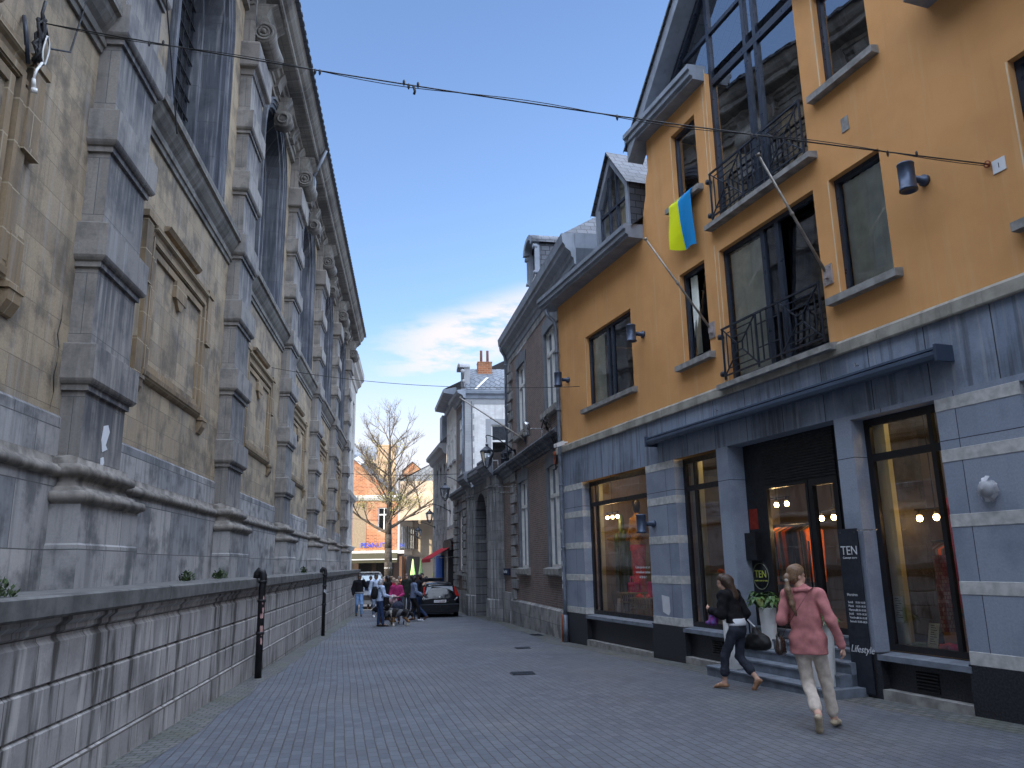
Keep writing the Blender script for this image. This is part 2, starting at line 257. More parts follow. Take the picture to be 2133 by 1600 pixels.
# ---------------------------------------------------------------- object tree
def tag(o,label=None,cat=None,group=None,kind=None):
    if label: o['label']=label
    if cat: o['category']=cat
    if group: o['group']=group
    if kind: o['kind']=kind
    return o
def thing(name,label,cat,loc=(0,0,0),group=None):
    o=bpy.data.objects.new(name,None); COL.objects.link(o); o.location=loc; o.empty_display_size=0.2
    return tag(o,label,cat,group)
def wloc(o):
    v=Vector((0,0,0))
    while o is not None: v+=o.location; o=o.parent
    return v
def adopt(o,parent):
    """parent a mesh built in world coordinates under a thing that stands at its base"""
    if parent is None: return
    w=wloc(parent); o.parent=parent; o.data.transform(Matrix.Translation(-w))
class F:
    """a facade frame: u along the wall, n out of it, z up"""
    def __init__(s,x,y,ang,side,k=1.0):
        s.k=k
        s.o=Vector((x,y,0)); s.d=Vector((math.sin(rad(ang)),math.cos(rad(ang)),0)); s.nv=Vector((s.d.y,-s.d.x,0))*side
    def __call__(s,u,n,z): p=s.o+s.d*(u*s.k)+s.nv*(n*s.k); return Vector((p.x,p.y,1.65+(z-1.65)*s.k))
WORLD=F(0,0,90,-1)      # u=x, n=y
class MB:
    def __init__(s,fr=WORLD): s.fr=fr; s.v=[]; s.f=[]; s.uv=[]; s.sm=[]; s.mi=[]; s.cur=0
    def face(s,pts,smooth=False,uv=None):
        i=len(s.v); n=Vector((0,0,0)); k=len(pts)
        for a in range(k):
            p=pts[a]; q=pts[(a+1)%k]
            n.x+=(p[1]-q[1])*(p[2]+q[2]); n.y+=(p[2]-q[2])*(p[0]+q[0]); n.z+=(p[0]-q[0])*(p[1]+q[1])
        ax,ay,az=abs(n.x),abs(n.y),abs(n.z)
        for p in pts:
            s.v.append(s.fr(*p))
            if uv is None: s.uv.append((p[0],p[2]) if ay>=ax and ay>=az else ((p[1]+31.7,p[2]) if ax>=az else (p[0],p[1])))
        if uv is not None: s.uv.extend(uv)
        s.f.append(tuple(range(i,i+k))); s.sm.append(smooth); s.mi.append(s.cur)
    def box(s,u0,u1,n0,n1,z0,z1):
        a=[(u0,n0),(u1,n0),(u1,n1),(u0,n1)]
        s.face([(u0,n1,z0),(u1,n1,z0),(u1,n1,z1),(u0,n1,z1)]); s.face([(u1,n0,z0),(u0,n0,z0),(u0,n0,z1),(u1,n0,z1)])
        s.face([(u0,n0,z0),(u0,n1,z0),(u0,n1,z1),(u0,n0,z1)]); s.face([(u1,n1,z0),(u1,n0,z0),(u1,n0,z1),(u1,n1,z1)])
        s.face([(u0,n0,z1),(u0,n1,z1),(u1,n1,z1),(u1,n0,z1)]); s.face([(u0,n1,z0),(u0,n0,z0),(u1,n0,z0),(u1,n1,z0)])
    def prism_u(s,prof,u0,u1,caps=True,smooth=False):
        """closed or open profile [(n,z)] swept along u"""
        k=len(prof); L=0
        for i in range(k-1+int(caps)):
            a=prof[i]; b=prof[(i+1)%k]; d=math.hypot(a[0]-b[0],a[1]-b[1])
            s.face([(u0,a[0],a[1]),(u1,a[0],a[1]),(u1,b[0],b[1]),(u0,b[0],b[1])],smooth,[(u0,L+a[1]),(u1,L+a[1]),(u1,L+a[1]+d),(u0,L+a[1]+d)])
        if caps:
            s.face([(u0,p[0],p[1]) for p in prof]); s.face([(u1,p[0],p[1]) for p in reversed(prof)])
    def prism_n(s,poly,n0,n1):
        """polygon [(u,z)] extruded between two depths"""
        s.face([(p[0],n1,p[1]) for p in poly]); s.face([(p[0],n0,p[1]) for p in reversed(poly)])
        for i in range(len(poly)):
            a=poly[i]; b=poly[(i+1)%len(poly)]
            s.face([(a[0],n0,a[1]),(b[0],n0,b[1]),(b[0],n1,b[1]),(a[0],n1,a[1])])
    def ring(s,u0,u1,nb,prof,smooth=False,sides=0):
        """profile [(proud,z)] carried round the two sides and front of a pier"""
        for i in range(len(prof)-1):
            (p,z),(q,y)=prof[i],prof[i+1]
            A=[(u0-p,0,z),(u0-p,nb+p,z),(u1+p,nb+p,z),(u1+p,0,z)]; B=[(u0-q,0,y),(u0-q,nb+q,y),(u1+q,nb+q,y),(u1+q,0,y)]
            h0=0;
            for j in range(3):
                w=[abs(A[j+1][0]-A[j][0])+abs(A[j+1][1]-A[j][1])]
                x0=[A[j][1]+3.3,u0,9.1-A[j][1]][j]; x1=x0+w[0]
                yy=y if abs(y-z)>abs(q-p) else z+abs(q-p)
                s.cur=sides if j!=1 else 0
                s.face([A[j],A[j+1],B[j+1],B[j]],smooth,[(x0,z),(x1,z),(x1,yy),(x0,yy)])
    def wall(s,u0,u1,z0,z1,holes=(),depth=0.3,n=0.0,thick=0.0):
        us=sorted({u0,u1,*[h[0] for h in holes],*[h[1] for h in holes]}); zs=sorted({z0,z1,*[h[2] for h in holes],*[h[3] for h in holes]})
        us=[x for x in us if u0<=x<=u1]; zs=[x for x in zs if z0<=x<=z1]
        for i in range(len(us)-1):
            for j in range(len(zs)-1):
                cu=(us[i]+us[i+1])/2; cz=(zs[j]+zs[j+1])/2
                if any(h[0]<cu<h[1] and h[2]<cz<h[3] for h in holes): continue
                s.face([(us[i],n,zs[j]),(us[i+1],n,zs[j]),(us[i+1],n,zs[j+1]),(us[i],n,zs[j+1])])
                if thick: s.face([(us[i+1],n-thick,zs[j]),(us[i],n-thick,zs[j]),(us[i],n-thick,zs[j+1]),(us[i+1],n-thick,zs[j+1])])
        for h in holes:
            a,b,c,d=h[:4]; dd=h[4] if len(h)>4 else depth
            s.face([(a,n,c),(a,n-dd,c),(a,n-dd,d),(a,n,d)]); s.face([(b,n-dd,c),(b,n,c),(b,n,d),(b,n-dd,d)])
            if d<z1-1e-4: s.face([(a,n,d),(a,n-dd,d),(b,n-dd,d),(b,n,d)])
            if c>z0+1e-4: s.face([(a,n-dd,c),(a,n,c),(b,n,c),(b,n-dd,c)])
    def bar(s,a,b,r,k=4,r2=None,caps=True,smooth=None):
        """tapered bar between two frame points"""
        A=Vector(a); B=Vector(b); d=B-A
        if d.length<1e-6: return
        d.normalize(); x=d.cross(Vector((0,0,1)))
        if x.length<1e-3: x=Vector((1,0,0))
        x.normalize(); y=d.cross(x); r2=r if r2 is None else r2; L=(B-A).length
        ph=math.pi/4 if k==4 else 0
        ra=[A+(x*math.cos(ph+2*math.pi*i/k)+y*math.sin(ph+2*math.pi*i/k))*r for i in range(k)]
        rb=[B+(x*math.cos(ph+2*math.pi*i/k)+y*math.sin(ph+2*math.pi*i/k))*r2 for i in range(k)]
        sm=(k>5) if smooth is None else smooth
        for i in range(k):
            j=(i+1)%k; s.face([ra[i],ra[j],rb[j],rb[i]],sm,[(i/k,0),((i+1)/k,0),((i+1)/k,L),(i/k,L)])
        if caps: s.face(list(reversed(ra))); s.face(rb)
    def tube(s,pts,r,k=8,r2=None):
        n=len(pts)
        P=[Vector(p) for p in pts]; rings=[]; x=None
        for i,p in enumerate(P):
            d=(P[min(i+1,n-1)]-P[max(i-1,0)]).normalized()
            if x is None:
                x=d.cross(Vector((0,0,1)))
                if x.length<1e-2: x=d.cross(Vector((0,1,0)))
            x=(x-d*x.dot(d)).normalized(); y=d.cross(x); rr=r if r2 is None else r+(r2-r)*i/(n-1)
            rings.append([p+(x*math.cos(2*math.pi*j/k)+y*math.sin(2*math.pi*j/k))*rr for j in range(k)])
        for i in range(n-1):
            for j in range(k):
                m=(j+1)%k; s.face([rings[i][j],rings[i][m],rings[i+1][m],rings[i+1][j]],True,[(j/k,i*.1),((j+1)/k,i*.1),((j+1)/k,i*.1+.1),(j/k,i*.1+.1)])
        s.face(list(reversed(rings[0]))); s.face(rings[-1])
    def lathe(s,prof,c,k=20,axis='z',smooth=True):
        """profile [(r,t)] about an axis through c"""
        def P(r,t,a):
            x,y=r*math.cos(a),r*math.sin(a)
            return {'z':(c[0]+x,c[1]+y,c[2]+t),'n':(c[0]+x,c[1]+t,c[2]+y),'u':(c[0]+t,c[1]+x,c[2]+y)}[axis]
        for i in range(len(prof)-1):
            (r0,t0),(r1,t1)=prof[i],prof[i+1]
            for j in range(k):
                a,b=2*math.pi*j/k,2*math.pi*(j+1)/k
                q=[P(r0,t0,a),P(r0,t0,b),P(r1,t1,b),P(r1,t1,a)]
                if r0<1e-6: q=[q[0],q[2],q[3]]
                elif r1<1e-6: q=[q[0],q[1],q[2]]
                s.face(q,smooth)
    def build(s,name,mat,parent=None,label=None,weld=True):
        me=bpy.data.meshes.new(name); me.from_pydata([tuple(p) for p in s.v],[],s.f)
        uv=me.uv_layers.new(name='UVMap'); uv.data.foreach_set('uv',np.array(s.uv,dtype=np.float32).ravel())
        mats=mat if isinstance(mat,(list,tuple)) else [mat]
        for m in mats: me.materials.append(m)
        me.polygons.foreach_set('use_smooth',s.sm); me.polygons.foreach_set('material_index',s.mi)
        if weld:
            import bmesh
            bm=bmesh.new(); bm.from_mesh(me); bmesh.ops.remove_doubles(bm,verts=bm.verts,dist=1e-4); bmesh.ops.recalc_face_normals(bm,faces=bm.faces); bm.to_mesh(me); bm.free()
        me.update()
        o=bpy.data.objects.new(name,me); COL.objects.link(o); adopt(o,parent)
        if label: o['label']=label
        return o
def text(name,body,fr,u,n,z,size,mat,parent,align='LEFT',mirror=False,space=1.0,shear=0.0,label=None):
    """raised lettering lying on a facade frame; u runs to the reader's right when side is right"""
    cu=bpy.data.curves.new(name,'FONT'); cu.body=body; cu.size=size; cu.align_x=align; cu.extrude=0.002; cu.space_line=space; cu.shear=shear; cu.resolution_u=2
    t=bpy.data.objects.new(name,cu); COL.objects.link(t); bpy.context.view_layer.update()
    me=bpy.data.meshes.new_from_object(t.evaluated_get(bpy.context.evaluated_depsgraph_get())); bpy.data.objects.remove(t); bpy.data.curves.remove(cu)
    sgn=-1 if mirror else 1
    for v in me.vertices:
        x,y,d=v.co; v.co=fr(u+sgn*x,n+d,z+y)
    me.materials.clear(); me.materials.append(mat); me.name=name
    o=bpy.data.objects.new(name,me); COL.objects.link(o); adopt(o,parent)
    if label: o['label']=label
    return o
def copytree(o,delta,parent=None):
    c=o.copy(); COL.objects.link(c)
    if parent is None: c.location=o.location+Vector(delta)
    else: c.parent=parent
    for ch in o.children: copytree(ch,delta,c)
    return c
GS=-0.0155
def gz(y): return GS*y
# ================================================================ ground
def ground():
    m=MB()
    ys=[-40,-5,0,5,10,15,20,30,45,70,160,500,1500]
    for a,b in zip(ys,ys[1:]):
        za,zb=gz(min(a,70)),gz(min(b,70)); X=120 if b<=160 else 1500
        m.face([(-X,a,za),(X,a,za),(X,b,zb),(-X,b,zb)],False,[(-X,a),(X,a),(X,b),(-X,b)])
    tag(m.build('street_paving',M['pavers']),kind='structure')
    m=MB(); ys=np.arange(2,46,1.0)
    for i,(a,b) in enumerate(zip(ys,ys[1:])):
        w0=-2.42+0.05*math.sin(a*2.1)+0.03*math.sin(a*5.3); w1=-2.42+0.05*math.sin(b*2.1)+0.03*math.sin(b*5.3)
        m.face([(-2.9,a,gz(a)+.004),(w0,a,gz(a)+.004),(w1,b,gz(b)+.004),(-2.9,b,gz(b)+.004)])
    tag(m.build('edge_paving',M['edge_setts']),kind='structure')
    m=MB(F(3.84,20.9,168.2,1))
    for i in range(16):
        a,b=i*1.0-.3,i*1.0+.7; n0=0.52+.07*math.sin(i*1.7); n1=0.52+.07*math.sin((i+1)*1.7)
        za=gz(m.fr(a,0,0).y)+.004; zb=gz(m.fr(b,0,0).y)+.004
        m.face([(a,-.5,za),(b,-.5,zb),(b,n1,zb),(a,n0,za)])
    m.fr=F(4.05,20.9,-3.3,-1)
    for i in range(24):
        a,b=i*1.0-.5,i*1.0+.5; n0=0.55+.08*math.sin(i*1.3)+max(0,i-11)*.06; n1=0.55+.08*math.sin((i+1)*1.3)+max(0,i-10)*.06
        za=gz(20.9+a)+.006; zb=gz(20.9+b)+.006
        m.face([(a,-.5,za),(b,-.5,zb),(b,n1,zb),(a,n0,za)])
    tag(m.build('building_edge_paving',M['edge_setts']),kind='structure')
    def grate(x,y,w,l,rot,label,rect=True):
        fr=F(x,y,rot,1); z=gz(y)
        t=thing('drain_grate',label,'drain',(x,y,z),'iron drain covers in the paving')
        m=MB(fr); zz=z+.006
        m.box(-l/2,l/2,-w/2,w/2,zz-.01,zz); m.build('frame',M['black_pipe'],t)
        m=MB(fr); k=9
        for i in range(k): u=-l/2+.03+(l-.06)*i/(k-1); m.box(u-.012,u+.012,-w/2+.02,w/2-.02,zz,zz+.006)
        m.build('slat',M['iron'],t)
    grate(1.93,14.3,.42,.42,0,'small round-cornered iron drain cover in the middle of the paving')
    grate(3.55,23.0,.32,.85,-3,'long slotted drain grate beside the brick house plinth')
    grate(2.6,19.2,.36,.36,0,'small iron cover plate in paving before the brick house')
ground()
# ================================================================ retaining wall of the church terrace
KC=1.28
CH=F(-3.66*KC,0,0,1,KC)
def retaining_wall():
    RW=F(-2.84,0,0,1); y0,y1=-3.0,44.3
    t=thing('retaining_wall','long streaked stone retaining wall with dark coping below the church','wall',(-2.84,20,gz(20)))
    def seg(name,mat,prof):
        m=MB(RW); step=1.0; ys=list(np.arange(y0,y1,step))+[y1]
        for a,b in zip(ys,ys[1:]):
            for i in range(len(prof)-1):
                p,q=prof[i],prof[i+1]
                m.face([(a,p[0],p[1]),(b,p[0],p[1]),(b,q[0],q[1]),(a,q[0],q[1])],False,[(a,p[1]+p[0]),(b,p[1]+p[0]),(b,q[1]+q[0]),(a,q[1]+q[0])])
        m.face([(y1,p[0],p[1]) for p in prof]+[(y1,-.9,prof[-1][1]),(y1,-.9,prof[0][1])]); m.build(name,mat,t)
    # three drafted courses with deep horizontal joints, above a plain base course
    pr=[(0.03,-1.0),(0.03,0.10),(0.0,0.115),(-.022,.13)]
    z=.13
    for h in (.33,.33,.34):
        pr+= [(-.022,z),(0.0,z+.006),(0.003,z+h-.035),(-.012,z+h-.022),(-.028,z+h-.001)]; z+=h
    pr+=[(-.028,1.16),(0.0,1.18),(0.0,1.22),(0.05,1.26),(0.05,1.29)]
    seg('wall_face',M['ret_wall'],pr)
    m=MB(RW); cuts=[y0,0.1,4.3,7.2,9.75,12.4,15.0,17.7,20.4,23.0,25.7,28.4,31.0,33.7,36.4,39.1,41.8,y1]
    for a,b in zip(cuts,cuts[1:]):
        e=.006; w=random.uniform(-.006,.006)
        m.prism_u([(-2.5,1.30),(.09+w,1.30),(.105+w,1.32),(.105+w,1.455),(.08+w,1.47),(-.6,1.46),(-2.5,1.40)],a+e,b-e)
    m.build('coping',M['coping'],t)
    for Y,big in ((14.95,1),(25.4,0)):
        m=MB(RW); r=.062 if big else .055
        m.tube([(Y+.04,.08,1.47),(Y+.035,.09,1.55),(Y+.03,.125,1.60),(Y+.03,.175,1.585),(Y+.03,.20,1.52),(Y+.03,.205,1.44),(Y+.03,.19,1.3),(Y+.03,.19,gz(Y))],r,12)
        for z in (1.38,1.05,.5): m.tube([(Y+.03,.19,z),(Y+.03,.19,z+.05)],r+.014,12)
        m.build('drain_pipe',M['black_pipe'],t,'black cast iron drain pipe with torn stickers' if big else None)
        m=MB(RW)
        for i in range(16 if big else 2):
            z=random.uniform(.35,1.15) if big else .9+i*.02; a=random.uniform(-.2,1.6); s=random.uniform(.03,.06); r1=r+.003
            q=[]
            for da,dz in ((-s*5,-s),(s*4,-s*.7),(s*5,s*.9),(0,s*1.4),(-s*6,s*.6)):
                aa=a+da; q.append((Y+.03-math.sin(aa)*r1,.19+math.cos(aa)*r1,z+dz))
            m.face(q)
        m.build('sticker',fabric('torn_pink_paper',(0.42,0.26,0.24)) if big else M['paper'],t)
retaining_wall()
# ================================================================ church
PITCH=6.63; C0=9.17; ZB=1.47
def arch_pts(c,r,zs,k=14,ry=None): 
    ry=ry or r; return [(c-r*math.cos(math.pi*i/k),zs+ry*math.sin(math.pi*i/k)) for i in range(k+1)]
def church():
    t=thing('church','tall weathered limestone church flank with banded pilasters and arched windows','church',(-3.66*KC,25,ZB))
    cents=[C0+PITCH*k for k in range(-2,6)]; bays=[(a+b)/2 for a,b in zip(cents,cents[1:])]
    y0,y1=-4.5,43.35; HW=1.42; ZS=8.12; ZSP=11.75
    holes=[(c-HW,c+HW,ZS,ZSP+HW,.62) for c in bays if c>-4]
    m=MB(CH)
    # tan ashlar with rectangular slots, corners filled above the arches
    us=sorted({y0,y1,*[h[0] for h in holes],*[h[1] for h in holes]})
    m.wall(y0,y1,3.15,14.0,[(h[0],h[1],h[2],h[3],0) for h in holes])
    for c in bays:
        pts=arch_pts(c,HW,ZSP)
        for i in range(len(pts)-1):
            a,b=pts[i],pts[i+1]; m.face([(a[0],0,a[1]),(b[0],0,b[1]),(b[0],0,ZSP+HW),(a[0],0,ZSP+HW)])
    m.build('wall',M['tan_wall'],t)
    m=MB(CH); m.wall(y0,y1,ZB-.3,2.62,(),n=.11); m.wall(y0,y1,2.62,3.2,(),n=.025)
    m.prism_u([(0,3.2),(.025,3.2),(.0,3.23)],y0,y1,False)
    m.face([(y1,-3,ZB-.3),(y1,.11,ZB-.3),(y1,.11,2.6),(y1,-3,2.6)]); m.build('plinth',M['plinth_stone'],t); m=MB(CH); m.prism_u([(.11,2.575),(.15,2.585),(.17,2.62),(.165,2.66),(.13,2.685),(.12,2.70),(.05,2.72),(.03,2.8)],y0,y1,False,True); m.build('string_course',M['moulding'],t)
    m=MB(CH); m.face([(y1,0,0),(y1,-11,0),(y1,-11,14.2),(y1,0,14.2)]); m.build('end_wall',M['tan_wall'],t); m=MB(CH); m.face([(y0,0,0),(y0,-11,0),(y0,-11,14.2),(y0,0,14.2)])
    m.build('end_wall',M['tan_wall'],t)
    # pilasters
    for c in cents[1:]:
        h=.84; nb=.40
        m=MB(CH)
        m.ring(c-h,c+h,nb,[(0.02,ZB-.3),(0.02,1.9),(0.0,1.92),(0.0,2.30)]); m.build('pedestal',M['plinth_stone'],t); m=MB(CH)
        m.ring(c-h,c+h,nb,[(0.0,2.30),(.02,2.32),(.055,2.335),(.066,2.375),(.055,2.415),(.02,2.43),(-.03,2.435),(-.04,2.47),(-.10,2.49),(-.125,2.54),(-.11,2.585),(-.075,2.595),(-.045,2.615),(-.04,2.665),(-.06,2.70),(-.09,2.71),(-.12,2.72),(-.12,2.78),(-.2,2.80),(-.24,2.82)],True)
        m.build('pilaster_base',M['moulding'],t)
        m=MB(CH); w=.585; n=.235; B=.095; pr=[(0,2.8)]
        z=3.60
        for k in range(6):
            top=z+.40
            pr+= [(0,z-.10),(.035,z-.10),(.035,z-.035),(.06,z-.03),(B-.012,z-.004),(B,z+.02),(B,top-.01),(B-.012,top),(0,top+.02)]
            z+=1.375
        pr+=[(0,11.72),(.03,11.73),(.05,11.85),(.13,11.87),(.15,11.9),(.15,12.42),(.13,12.45),(.02,12.47),(.0,12.5),(0,14.0)]
        m.ring(c-w,c+w,n,pr,sides=1); m.build('pilaster',[M['grey_stone'],M['grey_side']],t)
        # scroll bracket over the capital
        m=MB(CH); u0,u1=c-.52,c+.52
        zc=12.84; m.lathe([(0.001,0),(.24,0),(.26,.02),(.24,.25),(.22,(u1-u0)/2),(.24,u1-u0-.25),(.26,u1-u0-.02),(.24,u1-u0),(0.001,u1-u0)],(u0,.40,zc),22,'u')
        for s,uu in ((-1,u0),(1,u1)):
            for rr in (.18,.105): m.lathe([(rr-.028,0),(rr-.028,s*.022),(rr+.028,s*.022),(rr+.028,0)],(uu,.40,zc),22,'u')
            m.lathe([(0.001,s*.05),(.055,s*.045),(.06,0)],(uu,.40,zc),14,'u')
        body=[(.0,12.5),(.24,12.5),(.30,12.62),(.60,12.98),(.48,13.14),(.44,13.28),(.52,13.45),(.66,13.55),(.0,13.55)]
        m.prism_u(body,u0+.03,u1-.03); m.build('scroll_bracket',M['cornice_stone'],t)
    # window surrounds, leaded panes, keystones
    for c in bays:
        m=MB(CH); R=HW
        inn=[(c-R,ZS)]+arch_pts(c,R,ZSP)+[(c+R,ZS)]
        def band(pa,na,pb,nb):
            for i in range(len(pa)-1): m.face([(pa[i][0],na,pa[i][1]),(pa[i+1][0],na,pa[i+1][1]),(pb[i+1][0],nb,pb[i+1][1]),(pb[i][0],nb,pb[i][1])],False,[(pa[i][0]+na,pa[i][1]),(pa[i+1][0]+na,pa[i+1][1]),(pb[i+1][0]+nb,pb[i+1][1]),(pb[i][0]+nb,pb[i][1])])
        def off(d): return [(c-R-d,ZS)]+arch_pts(c,R+d,ZSP)+[(c+R+d,ZS)]
        for (d0,n0),(d1,n1) in zip([(.26,0),(.26,.10),(.20,.12),(.19,.075),(.10,.075),(.09,.045),(0,.04),(0,-.03),(-.05,-.05),(-.05,-.40),(-.12,-.42),(-.12,-.62)],[(.26,.10),(.20,.12),(.19,.075),(.10,.075),(.09,.045),(0,.04),(0,-.03),(-.05,-.05),(-.05,-.40),(-.12,-.42),(-.12,-.62),(-.2,-.62)]):
            band(off(d0),n0,off(d1),n1)
        m.face([(c-R,.05,ZS),(c+R,.05,ZS),(c+R,-.62,ZS+.25),(c-R,-.62,ZS+.25)]); m.build('window_surround',M['dark_stone'],t)
        g=MB(CH); pts=off(-.15); g.face([(p[0],-.57,p[1]) for p in pts]); w=g.build('window',M['leaded'],t)
        b=MB(CH)
        for i in range(1,8): u=c-R+.15+(2*R-.3)*i/8; hh=ZSP+math.sqrt(max(0,(R-.15)**2-(u-c)**2)); b.box(u-.012,u+.012,-.565,-.54,ZS,hh)
        for i in range(1,13):
            z=ZS+.1+i*.38; ww=(R-.15) if z<ZSP else math.sqrt(max(0.01,(R-.15)**2-(z-ZSP)**2)); b.box(c-ww,c+ww,-.56,-.535,z-.014,z+.014)
        b.build('glazing_bars',M['black'],w); b=MB(CH); b.face([(c-R-.1,-.9,ZS-.3),(c+R+.1,-.9,ZS-.3),(c+R+.1,-.9,13.4),(c-R-.1,-.9,13.4)]); b.build('dark_interior',M['room'],w)
        k=MB(CH); zc=ZSP+R-.05
        k.lathe([(0.001,-.17),(.22,-.17),(.24,-.14),(.24,.14),(.22,.17),(0.001,.17)],(c,.22,zc-.12),18,'u')
        for s in (-1,1): k.lathe([(.10,s*.17),(.10,s*.2),(.15,s*.2),(.15,s*.17)],(c,.22,zc-.12),18,'u')
        k.prism_u([(0,zc-.3),(.2,zc-.3),(.40,zc),(.28,zc+.25),(.42,zc+.5),(0,zc+.5)],c-.15,c+.15); k.build('keystone',M['cornice_stone'],t)
    # sill course between the pilasters
    for a,b in zip(cents,cents[1:]):
        m=MB(CH); m.prism_u([(0,7.50),(.035,7.50),(.045,7.57),(.07,7.58),(.08,7.64),(.055,7.66),(.06,7.70),(.11,7.76),(.17,7.86),(.19,7.93),(.24,7.95),(.25,8.05),(.23,8.09),(.0,8.15)],a+.6,b-.6); m.build('sill_course',M['cornice_stone'],t)
    # blind panels with eared frames
    for k,c in enumerate(bays):
        c-=.28; m=MB(CH); W=1.62; z0,z1=4.35,6.05
        def fr(w,za,zb,n,th):
            m.box(c-w-th,c-w,0,n,za-th,zb+th); m.box(c+w,c+w+th,0,n,za-th,zb+th); m.box(c-w,c+w,0,n,zb,zb+th); m.box(c-w,c+w,0,n,za-th,za)
        fr(W-.42,z0+.05,z1-.1,.035,.10); fr(W-.26,z0-.08,z1+.06,.06,.07); fr(W-.1,z0-.0,z1+.04,.045,.05)
        for s in (-1,1):
            x=c+s*(W+.02)
            m.box(x-.13,x+.13,0,.07,z1-.55,z1+.34); m.box(x-.17,x+.17,0,.095,z1+.28,z1+.37); m.box(x-.15,x+.15,0,.085,z1-.60,z1-.54)
            m.box(x-.12,x+.12,0,.06,z0-.25,z0+.3); m.prism_u([(0,z0-.46),(.03,z0-.45),(.09,z0-.34),(.10,z0-.24),(.0,z0-.22)],x-.12,x+.12)
            m.box(x-.15,x+.15,0,.11,z0-.24,z0-.19)
            m.box(c+s*(W-.1)-.07,c+s*(W-.1)+.07,0,.05,z0,z1)
        m.prism_u([(0,z1+.14),(.04,z1+.15),(.05,z1+.20),(.10,z1+.24),(.105,z1+.29),(0,z1+.31)],c-W+.18,c+W-.18)
        m.prism_u([(0,z1+.44),(.06,z1+.46),(.10,z1+.52),(0,z1+.53)],c-W*.55,c+W*.55)
        m.prism_u([(0,z0-.22),(.03,z0-.20),(.08,z0-.14),(.09,z0-.08),(0,z0-.06)],c-W+.14,c+W-.14)
        m.box(c-.28,c+.28,0,.06,z1-.36,z1-.1); m.prism_n([(c-.2,z1-.36),(c+.2,z1-.36),(c+.05,z1-.5),(c-.05,z1-.5)],0,.05)
        m.build('blind_panel',M['tan_trim'],t)
    # entablature, eaves and roof
    m=MB(CH); pr=[(0,13.28),(.10,13.30),(.10,13.48),(.14,13.50),(.14,13.62),(.22,13.66),(.26,13.74),(.32,13.76),(.32,13.86),(.62,13.90),(.66,13.93),(.66,14.05),(.73,14.10),(.80,14.20),(.83,14.30),(.86,14.36),(0,14.42)]
    m.prism_u(pr,y0,y1+.55); m.build('cornice',M['cornice_stone'],t)
    for c in cents[1:]:
        for d in (-1.55,-.42,.42,1.55,2.6,4.0): 
            if c+d<y1: m=MB(CH); m.prism_u([(.1,13.42),(.20,13.44),(.24,13.62),(.36,13.80),(.1,13.82)],c+d-.2,c+d+.2); m.build('cornice_block',M['cornice_stone'],t)
    m=MB(CH); m.face([(y0,.93,14.40),(y1+.6,.93,14.40),(y1+.6,-5.5,18.9),(y0,-5.5,18.9)]); m.face([(y0,-11,14.4),(y1+.6,-11,14.4),(y1+.6,-5.5,18.9),(y0,-5.5,18.9)])
    m.box(y0,y1+.6,.84,.95,14.36,14.43); m.face([(y1+.1,.8,14.4),(y1+.1,-11,14.4),(y1+.1,-5.5,18.7)]); 
    y=y0
    while y<y1: m.box(y,y+.16,.93,.965,14.395,14.42); y+=.33
    m.build('roof',M['slate'],t)
    for c in (cents[2]+.45,cents[4]+.4):
        m=MB(CH); m.prism_n([(c-.16,13.30),(c+.16,13.30),(c+.12,12.98),(c-.12,12.98)],.35,.60); m.tube([(c,.88,14.28),(c,.74,13.9),(c,.50,13.3)],.05,8)
        m.tube([(c,.48,13.0),(c,.40,12.9)],.05,8); m.build('rainwater_head',M['gutter'],t)
    for (u0,zs) in ((8.30,(4.35,4.2,4.02,3.9,3.74,3.6,3.42,3.25)),):
        m=MB(CH); pp=[(u0+.03*math.sin(i*2.3)+.015*math.sin(i*5.1),z) for i,z in enumerate(zs)]
        for i,(a,b) in enumerate(zip(pp,pp[1:])): w=.006+.006*(i%3); m.face([(a[0]-w,.035,a[1]),(a[0]+w,.035,a[1]),(b[0]+w*.8,.035,b[1]),(b[0]-w*.8,.035,b[1])])
        m.build('wall_crack',M['black'],t)
    # torn paper, hooks and the small crack details near the first pilaster
    m=MB(CH); c=C0
    m.prism_n([(c-.02,3.22),(c+.1,3.25),(c+.16,3.18),(c+.08,3.02),(c+.14,2.98),(c+.0,2.93),(c-.05,3.05)],.237,.242)
    m.prism_n([(c-.03,2.86),(c+.05,2.88),(c+.08,2.82),(c+.02,2.74),(c+.04,2.66),(c-.04,2.68),(c-.02,2.78)],.237,.242); m.build('torn_poster',M['paper'],t)
church()
